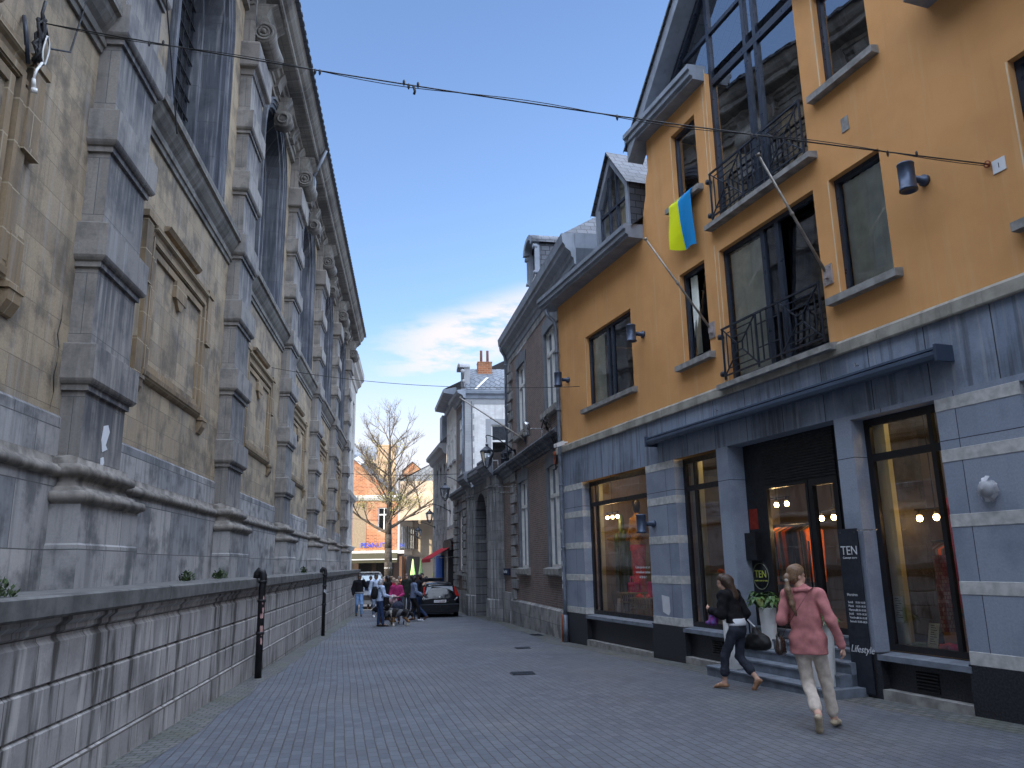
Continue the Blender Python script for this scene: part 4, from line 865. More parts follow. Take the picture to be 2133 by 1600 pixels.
# ================================================================ the boutique's inside and its window display
def shop_interior():
    t=thing('shop_interior','warmly lit boutique room seen through the shop windows','room',tuple(OR(6.5,-3,.5)))
    m=MB(OR); a,b,n0,n1,z0,z1=.7,13.3,-.46,-5.5,.44,3.9
    m.face([(a,n1,z0),(b,n1,z0),(b,n1,z1),(a,n1,z1)]); m.face([(a,n0,z0),(a,n1,z0),(a,n1,z1),(a,n0,z1)]); m.face([(b,n0,z0),(b,n1,z0),(b,n1,z1),(b,n0,z1)]); m.build('wall',M['cream'],t)
    m=MB(OR); m.face([(a,-.2,z0),(b,-.2,z0),(b,n1,z0),(a,n1,z0)]); m.build('floor',M['wood_floor'],t)
    m=MB(OR); m.face([(a,-.2,z1),(b,-.2,z1),(b,n1,z1),(a,n1,z1)]); m.build('ceiling',plain('dim_ceiling',(0.12,0.11,0.10),0.9),t)
    m=MB(OR)
    for (u0,u1,n0_,n1_) in ((6.12,6.40,-.36,-.46),(1.66,1.86,-.36,-.46),(10.9,11.14,-.37,-.45),(12.62,12.72,-.34,-1.5)): m.box(u0,u1,n1_,n0_,z0,3.55)
    m.build('partition',M['green_wall'],t)
    m=MB(OR); m.box(10.2,10.9,-1.2,-.5,z0,3.6); m.box(7.2,7.5,-1.3,-.5,z0,3.6); m.build('dark_partition',M['room'],t)
shop_interior()
def spot_lamp(u,n,z,power,label,ang=0):
    t=thing('spot_lamp',label,'lamp',tuple(OR(u,n,z)),'warm lamps inside the boutique')
    m=MB(OR); m.bar((u-.35,n,z+.12),(u+.35,n,z+.12),.012); m.bar((u,n,z+.12),(u,n,3.9),.008); 
    for d in (-.28,0,.28): m.bar((u+d,n,z+.12),(u+d,n,z+.04),.02,8)
    m.build('rail',M['black'],t)
    for d in (-.28,0,.28):
        m=MB(OR); m.lathe([(.001,-.045),(.03,-.035),(.042,0),(.03,.035),(.001,.045)],(u+d,n,z),10); m.build('bulb',M['bulb'],t)
    l=bpy.data.lights.new('lamp_light','POINT'); l.energy=power; l.color=(1.0,0.62,0.28); l.shadow_soft_size=.08
    o=bpy.data.objects.new('lamp_light',l); COL.objects.link(o); o.parent=t; o.location=OR(u,n,z-.12)-wloc(t)
spot_lamp(1.75,-.75,2.72,2.2,'three warm bulbs on a rail behind the left shop window')
spot_lamp(7.9,-.95,2.57,4,'three warm bulbs on a rail seen through the shop door glass')
spot_lamp(9.3,-.95,2.27,4,'warm bulbs seen through the narrow right door leaf')
spot_lamp(11.37,-.85,2.15,.8,'warm bulbs deep in the right shop window')
spot_lamp(3.3,-.6,3.77,11,'added hidden warm bulbs over the mannequin behind the left shop window')  # added lamp, hidden above the window head to brighten the mannequin
spot_lamp(11.9,-.7,3.77,2,'added hidden warm bulbs high behind the right shop window')  # added lamp out of sight, brightens the right window display
spot_lamp(6.8,-.75,3.77,2,'added hidden warm bulbs high behind the narrow middle shop window')  # added lamp out of sight, lifts the dark middle window
M['pink']=fabric('hot_pink',(0.85,0.03,0.25)); M['coral']=fabric('coral_pink',(0.85,0.13,0.17)); M['orange_cloth']=fabric('orange_cloth',(0.70,0.16,0.03))
def display():
    # crates
    for (u,n,z,w,h,lb) in ((2.98,-.62,.45,.74,.50,'taller slotted beige crate table under the pink bag'),(3.72,-.47,.45,.78,.41,'lower slotted beige crate table under the pink shoes')):
        t=thing('crate_table',lb,'table',tuple(OR(u,n,z)),'crate tables in the left shop window'); mt=fabric('beige_plastic',(0.36,0.30,0.20))
        m=MB(OR)
        for s in (-1,1):
            for q in (-1,1): m.box(u+s*w/2-(.02 if s>0 else 0),u+s*w/2+(.02 if s<0 else 0),n+q*.17-.01,n+q*.17+.01,z,z+h-.02)
        m.build('leg',mt,t)
        m=MB(OR); m.box(u-w/2,u+w/2,n-.19,n+.19,z+h-.02,z+h); m.build('tabletop',mt,t)
        m=MB(OR); hh=.2; m.box(u-w/2,u+w/2,n+.18,n+.19,z+h-.04,z+h-.02); m.box(u-w/2,u+w/2,n+.18,n+.19,z+h-hh-.03,z+h-hh)
        k=7
        for i in range(k):
            x=u-w/2+w*(i+.5)/k
            m.bar((x-.03,n+.185,z+h-hh),(x+.02,n+.185,z+h-hh/2-.02),.009); m.bar((x+.02,n+.185,z+h-hh/2-.02),(x-.03,n+.185,z+h-.04),.009)
        m.build('slotted_apron',mt,t)
    t=thing('handbag','hot pink open-weave handbag on the taller crate table','bag',tuple(OR(2.98,-.62,.96)))
    m=MB(OR)
    for i in range(9): u=2.82+i*.04; m.bar((u,-.56,.965),(u,-.56,1.16),.012,6); m.bar((u,-.7,.965),(u,-.7,1.16),.012,6)
    m.box(2.805,3.16,-.71,-.55,.955,.985); m.box(2.805,3.16,-.71,-.55,1.13,1.17); m.build('body',M['pink'],t)
    m=MB(OR); m.tube([(2.92,-.56,1.16)]+[(2.98-.075*math.cos(a),-.56,1.22+.08*math.sin(a)) for a in np.linspace(-.2,math.pi+.2,12)]+[(3.04,-.56,1.16)],.012,8); m.build('handle',M['pink'],t)
    def shoe(u,n,z,rot,mat,label,group,s=1.0):
        m=MB(F(*OR(u,n,0).xy,168.2+rot,1)); L=.26*s
        pr=[(0,.035,.05),(.04,.04,.055),(.10,.034,.075),(.16,.04,.05),(.21,.044,.04),(.26,.02,.03)]
        prev=None
        for (x,w,h) in pr:
            ring=[(x*s,-w*s,z),(x*s,w*s,z),(x*s,w*.8*s,z+h*s),(x*s,-w*.8*s,z+h*s)]
            if prev:
                for i in range(4): m.face([prev[i],prev[(i+1)%4],ring[(i+1)%4],ring[i]],True)
            else: m.face(ring)
            prev=ring
        m.face(prev); tag(m.build('shoe',mat),label,'shoe',group)
    shoe(3.50,-.42,.865,0,M['coral'],'left coral pink shoe on the lower crate table','shoes shown in the boutique windows'); shoe(3.80,-.50,.865,20,M['coral'],'right coral pink shoe on the lower crate table','shoes shown in the boutique windows')
    m=MB(OR); m.box(3.72,4.02,-.60,-.56,.87,1.20); tag(m.build('scarf',M['pink']),'hot pink folded scarf standing behind the coral shoes','scarf')
    # cactus in a grey pot
    t=thing('potted_cactus','tall dark columnar cactus in a grey pot behind the left shop window','plant',tuple(OR(1.6,-1.0,.45)))
    m=MB(OR); m.lathe([(.001,0),(.2,0),(.28,.48),(.26,.48),(.001,.44)],(1.6,-1.0,.45),20); m.build('pot',fabric('grey_pot',(0.10,0.105,0.12)),t)
    m=MB(OR)
    for (du,dn,h,r) in ((0,0,1.9,.075),(-.13,.05,1.45,.06),(.12,.03,1.5,.06),(.05,-.12,1.3,.06),(.2,.0,1.05,.05)):
        pr=[(r*.8,0),(r,.3),(r*.9,h*.6),(r,h-.15),(r*.7,h-.04),(.001,h)]; m.lathe(pr,(1.72+du*1.6,-1.0+dn,.9),9,smooth=False)
    m.build('stem',M['leaf'],t)
    m=MB(OR); m.prism_u([(-.55,.45),(-.40,.45),(-.44,.80),(-.51,.80)],2.45,2.58); tag(m.build('price_wedge',M['paper']),'white wedge price stand on the floor behind the left shop window','sign')
    # mannequin: coral trousers, yellow printed blouse
    t=thing('mannequin','mannequin in coral trousers and yellow printed blouse in the left shop window','mannequin',tuple(OR(2.92,-.80,.95)))
    m=MB(OR)
    for s in (-1,1): m.lathe([(.115,0.08),(.10,.4),(.10,.7),(.11,.9),(.13,1.05)],(2.92+s*.1,-.80,.88),14)
    m.lathe([(.18,1.0),(.19,1.1),(.16,1.2),(.001,1.21)],(2.92,-.80,.88),16); m.build('trousers',M['coral'],t)
    m=MB(OR); m.lathe([(.19,1.3),(.17,1.42),(.15,1.55),(.19,1.75),(.17,1.9),(.06,1.98),(.055,2.05),(.001,2.06)],(2.92,-.80,.72),16)
    for s in (-1,1): m.tube([(2.92+s*.19,-.80,2.54),(2.92+s*.29,-.75,2.32),(2.92+s*.25,-.65,2.12)],.05,8,.04)
    m.build('blouse',masonry('yellow_print',(0.62,0.36,0.05),(0.35,0.12,0.03),(0.5,0.3,0.08),.05,.04,.004,stain=.3,streak=0),t)
    m=MB(OR); m.lathe([(.001,2.0),(.07,2.05),(.10,2.16),(.095,2.27),(.05,2.34),(.001,2.35)],(2.92,-.80,.72),14); m.build('head',M['black'],t)
    # pedestal with orange shoes in the middle window
    t=thing('pedestal','pale green display pedestal behind the middle shop window','pedestal',tuple(OR(6.45,-.8,.45))); m=MB(OR); m.box(6.2,6.75,-1.0,-.58,.45,1.38); m.build('column',M['green_wall'],t); m=MB(OR); m.box(6.18,6.77,-1.02,-.56,1.38,1.40); m.build('tabletop',M['green_wall'],t)
    shoe(6.38,-.66,1.40,10,M['orange_cloth'],'left bright orange shoe on the green pedestal','shoes shown in the boutique windows'); shoe(6.50,-.74,1.40,-10,M['orange_cloth'],'right bright orange shoe on the green pedestal','shoes shown in the boutique windows')
    # clothes racks
    def rack(u0,u1,n,z,cols,lab,h=1.05,k=24):
        t=thing('clothes_rack',lab,'rack',tuple(OR((u0+u1)/2,n,.45)),'clothes racks in the boutique')
        m=MB(OR); m.bar((u0,n,z),(u1,n,z),.015,8)
        for u in (u0,u1): m.bar((u,n,.45),(u,n,z),.015,8)
        m.build('rail',M['black'],t); r=random.Random(int(u0*10))
        m=MB(OR)
        for i in range(k):
            u=u0+.06+(u1-u0-.12)*i/(k-1); m.cur=r.randrange(len(cols)); hh=h*r.uniform(.7,1); w=r.uniform(.16,.22)
            m.face([(u,n-w,z-.12),(u+.01,n,z-.03),(u,n+w,z-.12),(u+.015,n+w*.9,z-hh),(u-.01,n-w*.9,z-hh)]); m.face([(u+.03,n-w,z-.12),(u+.04,n,z-.03),(u+.03,n+w,z-.12),(u+.045,n+w*.9,z-hh),(u+.02,n-w*.9,z-hh)])
        m.build('garments',cols,t,weld=False); 
    ck=[fabric('charcoal_cloth',(0.03,0.03,0.035)),fabric('brown_cloth',(0.10,0.05,0.03)),fabric('grey_cloth',(0.16,0.16,0.16)),M['orange_cloth'],fabric('cream_cloth',(0.4,0.35,0.28))]
    rack(7.5,8.6,-1.15,2.22,ck,'rack of dark clothes behind the shop door')
    rack(10.2,11.3,-1.5,1.85,[ck[0],ck[1],M['orange_cloth'],ck[2]],'rack with an orange garment deep in the right shop window')
    rack(2.2,4.8,-4.2,2.1,ck[:3],'long rack at the back of the left shop window room',k=40)
    # right window display
    t=thing('hanging_dress','red and floral dresses hanging at the right edge of the right window','clothes',tuple(OR(11.8,-.65,.6)))
    m=MB(OR); m.lathe([(.18,.0),(.16,.4),(.13,.8),(.15,1.2),(.10,1.35),(.03,1.42)],(11.85,-.66,1.0),18); m.build('red_dress',fabric('crimson_cloth',(0.50,0.02,0.05)),t)
    m=MB(OR); m.lathe([(.09,0),(.08,.4),(.07,.8),(.08,.95)],(11.56,-.60,.70),16); m.lathe([(.15,0),(.13,.5),(.11,1.0),(.12,1.1)],(11.98,-.62,.62),16); m.build('floral_skirt',masonry('floral_print',(0.30,0.12,0.14),(0.42,0.33,0.30),(0.2,0.08,0.1),.04,.05,.004,stain=.4,streak=0),t)
    def card(u,n,z,w,h,lean,label):
        m=MB(OR); m.face([(u,n,z),(u+w,n+.02,z),(u+w,n+.02-lean,z+h),(u,n-lean,z+h)]); m.face([(u,n-.008,z),(u+w,n+.012,z),(u+w,n+.012-lean,z+h),(u,n-.008-lean,z+h)]); 
        t=thing('sign_card',label,'sign',tuple(OR(u,n,z)),'cards in the right shop window'); m.build('card',fabric('mint_card',(0.45,0.55,0.50)),t)
        k=MB(OR)
        for i in range(9):
            f=(i+1.2)/11; k.face([(u+.04,n+.004-lean*(1-f),z+h*(1-f)),(u+w*(.6+.25*((i*7)%3)/2),n+.018-lean*(1-f),z+h*(1-f)),(u+w*(.6+.25*((i*7)%3)/2),n+.018-lean*(1-f),z+h*(1-f)+.008),(u+.04,n+.004-lean*(1-f),z+h*(1-f)+.008)])
        k.build('print',M['iron'],t,weld=False)
    card(10.97,-.33,.80,.19,.33,0,'large pale notice taped inside the lower left of the right window'); card(11.36,-.42,.50,.18,.30,.08,'small leaning price card on the right window floor')
    for i,(u,mt,lb) in enumerate(((11.56,M['coral'],'pink ankle boot beside the price card'),(11.74,M['pink'],'pink flat shoe at the right of the window floor'))): shoe(u,-.42,.50,-30+50*i,mt,lb,'shoes shown in the boutique windows',1.1)
    m=MB(OR); m.lathe([(.001,.09),(.1,.08),(.17,.04),(.18,0)],(11.16,-.48,.46),12); tag(m.build('jumper',fabric('teal_wool',(0.07,0.13,0.15))),'folded teal jumper on the right window floor','clothes')
display()
def planter(u,n,z,h,rt,rb,label,plant,seed,pl=1.0,lab2=''):
    t=thing('planter',label,'planter',tuple(OR(u,n,z)),'tall white planters on the shop steps')
    m=MB(OR); m.lathe([(.001,0),(rb,0),(rb+.005,.01),(rt,h-.01),(rt-.005,h),(rt-.02,h),(rt-.03,h-.06),(.001,h-.06)],(u,n,z),32); m.build('pot',M['white_gloss'],t)
    m=MB(OR); m.lathe([(.001,h-.05),(rt-.025,h-.05)],(u,n,z),20); m.build('soil',M['room'],t)
    r=random.Random(seed); m=MB(OR); st=MB(OR)
    for i in range(int(16*pl)):
        a=r.uniform(0,6.28); el=r.uniform(.35,1.4); L=r.uniform(.16,.34)*pl
        b=Vector((u+r.uniform(-.04,.04),n+r.uniform(-.04,.04),z+h-.05)); d=Vector((math.cos(a)*math.cos(el),math.sin(a)*math.cos(el),math.sin(el))); tip=b+d*L
        st.bar(tuple(b),tuple(tip),.005,4,.003)
        for k in range(7):
            aa=a+(k-3)*.55+r.uniform(-.2,.2); dr=r.uniform(-.75,-.05); ld=Vector((math.cos(aa)*math.cos(dr),math.sin(aa)*math.cos(dr),math.sin(dr))); LL=r.uniform(.11,.19)*pl; w=ld.cross(Vector((0,0,1))).normalized()*LL*.2
            mid=tip+ld*LL*.5+Vector((0,0,.018)); e=tip+ld*LL-Vector((0,0,.03)); 
            m.face([tuple(tip),tuple(mid+w),tuple(e),tuple(mid)]); m.face([tuple(tip),tuple(mid),tuple(e),tuple(mid-w)])
    p=m.build('foliage',M['leaf2'],t,weld=False); st.build('stems',M['leaf'],t)
planter(8.60,-.06,.26,.62,.135,.10,'white planter with a spreading leafy plant on the upper steps','',11,1.15)
planter(8.35,.46,-.045,.78,.14,.12,'white planter behind the woman in black at the left step end','',12,.6)
planter(10.36,.42,-.045,.80,.19,.15,'largest white planter at the right of the steps beside the black sign','',13,.95)
# number plate and cctv
def small_fittings():
    t=thing('number_plate','small white plate with the number 1 at the cable anchor','sign',tuple(OR(13.66,0,6.0)))
    m=MB(OR); m.box(13.62,13.78,0,.012,5.92,6.08); m.build('plate',M['paper'],t); text('lettering','1',OR,13.70,.012,5.97,.09,M['black'],t,'CENTER')
    t=thing('security_camera','white security camera under the pale string course by the downpipe','camera',tuple(OR(.9,.1,4.62)))
    m=MB(OR); m.prism_u([(.12,4.63),(.34,4.56),(.35,4.66),(.14,4.74)],.72,.92); m.build('housing',M['white_gloss'],t); m=MB(OR); m.bar((.85,0,4.7),(.82,.2,4.68),.025,8); m.build('mount',M['white_gloss'],t)
    m=MB(OR); m.lathe([(.001,.12),(.07,.11),(.10,.06),(.105,.0)],(12.95,0,2.37),20,'n'); t=thing('alarm_box','round alarm sounder wrapped in torn clear plastic on the right pier','alarm',tuple(OR(12.95,0,2.37))); m.build('sounder',plain('grey_plastic',(0.35,0.36,0.38),0.4),t)
    m=MB(OR); r=random.Random(4)
    for i in range(16):
        a=i*.4; s=r.uniform(.10,.16); m.face([(12.95,.125,2.37),(12.95+s*math.cos(a),r.uniform(.0,.05),2.37+s*math.sin(a)),(12.95+s*math.cos(a+.45),.03,2.37+s*math.sin(a+.45))])
    m.build('plastic_wrap',plain('crumpled_plastic',(0.5,0.5,0.52),0.25),t,weld=False)
small_fittings()
# ================================================================ brick house and gate wall
BR=F(4.05,20.9,-3.3,-1)
def gw(fr,u): return gz(fr(u,0,0).y)
def sash_window(fr,t,h,n,rows=(0.72,),mull=True,curt=False,name='window',matf=None,glass=None):
    a,b,c,d=h; m=MB(fr); mf=matf or M['white_paint']; frame_rect(m,a,b,c,d,n,.07,.06); z=c+(d-c)*rows[0]
    m.box(a+.07,b-.07,n+.003,n+.07,z-.05,z+.05)
    if mull: u=(a+b)/2; m.box(u-.045,u+.045,n+.002,n+.065,c+.07,z-.05); m.box(u-.03,u+.03,n+.002,n+.06,z+.05,d-.07)
    w=m.build(name,mf,t); g=MB(fr); g.face([(a+.05,n+.02,c+.05),(b-.05,n+.02,c+.05),(b-.05,n+.02,d-.05),(a+.05,n+.02,d-.05)]); g.build('glass',glass or M['glass'],w,weld=False)
    g=MB(fr); g.face([(a,n-.4,c),(b,n-.4,c),(b,n-.4,d),(a,n-.4,d)]); g.build('dark_interior',M['room'],w,weld=False)
    if curt: g=MB(fr); g.face([(a+.1,n-.06,c),(a+(b-a)*.3,n-.06,c),(a+(b-a)*.3,n-.06,d),(a+.1,n-.06,d)]); g.build('curtain',M['curtain'],w,weld=False)
    return w
def stone_frame(m,h,w=.2,p=.03,arch=.1):
    a,b,c,d=h[:4]; m.box(a-w,a,-.02,p,c,d+.02); m.box(b,b+w,-.02,p,c,d+.02)
    m.prism_n([(a-w,d+.02),(a-w*1.25,d+.30),((a+b)/2-.16,d+.30+arch),((a+b)/2-.14,d+.38+arch),((a+b)/2+.14,d+.38+arch),((a+b)/2+.16,d+.30+arch),(b+w*1.25,d+.30),(b+w,d+.02),(b,d-.04),((a+b)/2,d+.0),(a,d-.04)],-.02,p+.01)
def brick_house():
    t=thing('brick_house','dark brown brick house with grey stone window frames and deep zinc cornice','building',tuple(BR(4,0,gw(BR,4))))
    hs=[(.55,2.0,1.52,4.38,.14),(4.95,6.4,1.5,4.38,.14),(.5,1.95,6.02,8.45,.14),(4.95,6.4,6.05,8.45,.14)]
    m=MB(BR); m.wall(-.3,8.1,.36,9.0,hs); m.build('wall',M['brown_brick'],t)
    m=MB(BR); m.face([(8.1,0,-1),(8.1,-8,-1),(8.1,-8,9.3),(8.1,0,9.3)]); m.build('end_wall',M['brown_brick'],t); m=MB(BR); m.face([(-1.75,.0,8.75),(-1.75,-8,8.75),(-1.75,-8,9.3),(-1.75,.0,9.3)]); m.build('end_wall',M['old_stone'],t)
    m=MB(BR); m.wall(-1.75,8.1,8.98,9.3,(),n=.02)
    m.build('frieze',M['old_stone'],t)
    # reveals lined in stone, frames, sills
    for h in hs: m=MB(BR); stone_frame(m,h,.17,.02); m.wall(h[0],h[1],h[2],h[3],[(h[0]+.001,h[1]-.001,h[2]+.001,h[3]-.001,.15)],n=.012); m.build('window_frame',M['frame_stone'],t)
    for h in hs:
        sash_window(BR,t,h[:4],-.13,(.70,),True,h[2]>5)
        k=MB(BR); k.prism_u([(-.2,h[2]-.02),(-.2,h[2]-.22),(.12,h[2]-.24),(.15,h[2]-.20),(.15,h[2]-.04),(0,h[2])],h[0]-.24,h[1]+.24); k.build('window_sill',M['sill_stone'],t)
    # plinth and toothed quoins
    m=MB(BR); m.box(-.3,8.1,-.3,.07,-.9,.36); m.prism_u([(0,.36),(.07,.36),(.0,.42)],-.3,8.1); m.build('plinth',M['plinth_stone'],t)
    for (a,b,z0,z1,flip) in ((6.85,7.75,-.7,4.85,1),(7.35,8.1,5.3,8.95,1),(-.25,.12,-.7,4.85,0),(-.25,.12,5.3,8.95,0)):
        m=MB(BR); z=z0; i=0
        while z<z1:
            w=(b-a)*(1 if i%2==0 else .62); h=.37; z2=min(z+h-.035,z1)
            if flip: x0,x1=b-w,b
            else: x0,x1=a,a+w
            m.ring(x0+.01,x1-.01,.0,[(-.01,z),(.07,z+.02),(.07,z2-.02),(-.01,z2)]); z+=h; i+=1
        m.build('quoin',M['old_stone'],t)
    # middle cornice, eaves cornice
    m=MB(BR); m.prism_u([(0,4.82),(.06,4.84),(.08,4.92),(.16,4.95),(.2,5.03),(.30,5.06),(.33,5.14),(.30,5.2),(0,5.26)],-.35,8.1); m.build('string_course',M['dark_stone'],t)
    m=MB(BR); m.prism_u([(0,9.2),(.05,9.22),(.07,9.38),(.12,9.42),(.14,9.55),(.28,9.66),(.30,9.74),(.35,9.80),(.37,9.98),(.38,10.04),(0,10.08)],-2.0,8.25); m.prism_n([(-2.0,9.66),(-1.75,9.2),(-1.75,10.05),(-2.05,10.05)],-3,.02)
    m.build('eaves_cornice',M['gutter'],t)
    m=MB(BR); m.face([(-2.0,.3,10.06),(8.2,.3,10.06),(7.3,-1.8,11.6),(-.9,-1.8,11.6)]); m.face([(8.2,.3,10.06),(7.3,-1.8,11.6),(7.3,-6,11.6),(8.2,-8,10.06)]); m.face([(-2.0,.3,10.06),(-.9,-1.8,11.6),(-.9,-6,11.6),(-2.0,-8,10.06)]); m.face([(-.9,-1.8,11.6),(7.3,-1.8,11.6),(7.3,-6,11.6),(-.9,-6,11.6)])
    m.build('roof',M['slate'],t)
    # curved-head dormer
    m=MB(BR); a,b,z0,zs=2.3,3.5,10.1,11.6; c=(a+b)/2; W=(b-a)/2; n1=.10
    A=arch_pts(c,W+.12,zs,12,.42); I=arch_pts(c,W-.12,zs-.02,12,.30)
    m.prism_n([(a,z0),(a+.14,z0),(a+.14,zs),(a,zs)],n1-.14,n1); m.prism_n([(b-.14,z0),(b,z0),(b,zs),(b-.14,zs)],n1-.14,n1)
    for i in range(12): m.prism_n([A[i],A[i+1],I[i+1],I[i]],n1-.1,n1+.16)
    for s,x in ((-1,a),(1,b)): m.lathe([(.001,-.07),(.09,-.07),(.09,.07),(.001,.07)],(x,n1+.04,zs-.12),12,'n'); m.lathe([(.001,-.06),(.06,-.06),(.06,.06),(.001,.06)],(x,n1+.03,z0+.5),12,'n'); m.box(x-.05,x+.05,n1-.1,n1+.05,z0+.5,zs-.1)
    d=m.build('dormer',M['gutter'],t); m=MB(BR)
    m.box(a+.14,b-.14,n1-.12,n1-.08,z0+.55,z0+.60); m.box(c-.03,c+.03,n1-.12,n1-.08,z0,zs+.2); m.build('frame',M['white_paint'],d)
    m=MB(BR); m.face([(a+.1,n1-.13,z0),(b-.1,n1-.13,z0),(b-.1,n1-.13,zs+.2),(a+.1,n1-.13,zs+.2)]); m.build('glass',M['leaded'],d)
    m=MB(BR)
    for i in range(12): m.face([(A[i][0],n1+.16,A[i][1]),(A[i+1][0],n1+.16,A[i+1][1]),(A[i+1][0],-3.4,A[i+1][1]),(A[i][0],-3.4,A[i][1])],True)
    m.face([(a,n1-.1,z0),(a,-3,z0),(a,-3,zs),(a,n1-.1,zs)]); m.face([(b,n1-.1,z0),(b,-3,z0),(b,-3,zs),(b,n1-.1,zs)]); m.build('dormer_roof',M['slate'],d)
    m=MB(BR); m.tube([(8.1,.30,9.75),(8.1,.28,9.6),(8.13,.14,9.4),(8.14,.10,9.2),(8.14,.10,5.2)],.055,10); m.build('downpipe',M['pipe'],t)
    for z in (9.0,7.4): 
        m=MB(BR); m.tube([(8.14,.10,z),(8.14,.10,z+.06)],.07,10); m.build('pipe_collar',M['pipe'],t)
    # empty sign bracket and street name plate
    m=MB(BR); m.bar((6.75,.06,4.28),(6.75,.85,4.28),.012); m.bar((6.75,.06,4.08),(6.75,.85,4.08),.016); m.bar((6.75,.05,3.98),(6.75,.05,4.36),.02); m.build('sign_bracket',M['steel'],t)
brick_house()
def gate_wall():
    t=thing('gateway_wall','low stone and brick wall with arched carriage gateway and heavy moulded cornice','wall',(3.2,34,gz(34)))
    A=F(3.57,29.0,-2.5,-1)
    m=MB(A); m.wall(-.1,3.7,.6,5.0,()); m.build('brick_panel',M['brown_brick'],t)
    m=MB(A); m.prism_n([(-.1,4.62),(-.1,4.95),(3.7,4.95),(3.7,.5),(1.9,.5),(1.9,.7),(1.45,1.0),(1.75,1.3),(1.75,4.1),(1.4,4.62)],0,.03); m.box(-.1,3.7,-.1,.09,-1,.62); m.build('stone_border',M['old_stone'],t)
    m=MB(A); m.box(.15,1.55,.01,.05,1.22,1.46); p=m.build('name_plate',fabric('dark_blue_plate',(0.02,0.03,0.07)),t); text('lettering','Rue St-Paul',A,1.47,.052,1.29,.17,M['paper'],p,'LEFT',mirror=True)
    G=F(3.02,32.7,-6.2,-1)
    m=MB(G); a,b=-.02,2.32; zsp=3.42; c=(a+b)/2; R=(b-a)/2
    m.wall(-.9,2.7,-1,5.0,[(a,b,-1,zsp+R,0)],n=0)
    pts=arch_pts(c,R,zsp)
    for p,q in zip(pts,pts[1:]): m.face([(p[0],0,p[1]),(q[0],0,q[1]),(q[0],0,zsp+R),(p[0],0,zsp+R)]); m.face([(p[0],0,p[1]),(q[0],0,q[1]),(q[0],-.6,q[1]),(p[0],-.6,p[1])])
    m.face([(a,0,-1),(a,-.6,-1),(a,-.6,zsp),(a,0,zsp)]); m.face([(b,0,-1),(b,-.6,-1),(b,-.6,zsp),(b,0,zsp)])
    m.build('gateway_arch',masonry('gate_voussoirs',(0.21,0.21,0.215),(0.15,0.155,0.165),(0.04,0.04,0.045),2.0,.36,.016,dark=(.05,.055,.06),stain=.5,streak=.3),t)
    m=MB(G); m.face([(a,-.55,-1),(b,-.55,-1),(b,-.55,zsp+R),(a,-.55,zsp+R)]); 
    for i in range(9): u=a+(b-a)*i/8; m.box(u-.02,u+.02,-.55,-.52,-1,zsp+R)
    m.build('gate_door',fabric('dark_painted_wood',(0.03,0.035,0.04)),t)
    for u in (a-.06,b+.0): m=MB(G); m.box(u-.02,u+.08,-.6,.03,2.52,2.66); m.build('impost',M['old_stone'],t)
    for (u0,u1) in ((-2.25,-.85),(2.45,3.85)):
        m=MB(G); base=[(.06,-1),(.06,.30),(.03,.33),(0,.34)]
        cap=[(0,4.45),(.03,4.46),(.03,4.52),(.08,4.56),(.08,4.62),(.02,4.64),(.02,4.9),(.04,5.0)]
        w=u1-u0
        m.ring(u0+.34*w,u1-.24*w,.20,base+cap); m.ring(u0+.18*w,u1-.12*w,.12,base+cap); m.ring(u0,u1,.05,base+cap); m.box(u0+.01,u1-.01,-.6,0,-1,5.0)
        m.build('gate_pier',M['old_stone'],t)
    # cornice that breaks forward over the piers
    pr=[(0,4.98),(.05,5.0),(.07,5.07),(.14,5.10),(.16,5.18),(.26,5.24),(.28,5.30),(.34,5.36),(.34,5.48),(.30,5.52),(.34,5.56),(.32,5.64),(0,5.72)]
    m=MB(G)
    def cor(u0,u1,n,dz=0): m.prism_u([(q+n,z+dz) for q,z in pr],u0,u1)
    cor(-2.35,-.75,.20); cor(-.75,2.4,.02); cor(2.4,4.0,.20)
    m.fr=A; pl=[(0,4.78),(.06,4.8),(.08,4.9),(.18,4.95),(.22,5.05),(.32,5.08),(.34,5.18),(.3,5.24),(-.3,5.32)]; m.prism_u(pl,-.9,3.65)
    W=F(2.6,37.1,-4.6,-1); m.fr=W; m.prism_u(pl,-.3,5.1)
    m.build('cornice',M['frame_stone'],t)
    m=MB(W); h=(1.62,2.98,1.35,4.22,.12); m.wall(-1.2,5.0,.38,4.85,[h]); m.build('brick_panel',M['brown_brick'],t)
    m=MB(W); m.box(-1.2,5.0,-.2,.08,-1,.40); m.face([(5.0,0,-1),(5.0,-2,-1),(5.0,-2,5),(5.0,0,5)]); m.build('plinth',M['old_stone'],t)
    for (x0,x1) in ((.35,1.5),(3.3,4.7)):
        m=MB(W); z=-.6; i=0
        while z<4.7:
            e=0 if i%2 else .18; m.ring(x0+e+.03,x1-.03,0,[(-.01,z),(.09,z+.03),(.09,z+.32),(-.01,z+.345)]); z+=.37; i+=1
        m.build('quoin',M['old_stone'],t)
    m=MB(W); stone_frame(m,h,.12,.04,.05); m.build('window_frame',M['frame_stone'],t); sash_window(W,t,h[:4],-.11,(.7,))
    m=MB(W); m.prism_u([(-.2,1.33),(-.2,1.12),(.14,1.12),(.14,1.3)],1.45,3.15); m.build('window_sill',M['old_stone'],t)
gate_wall()
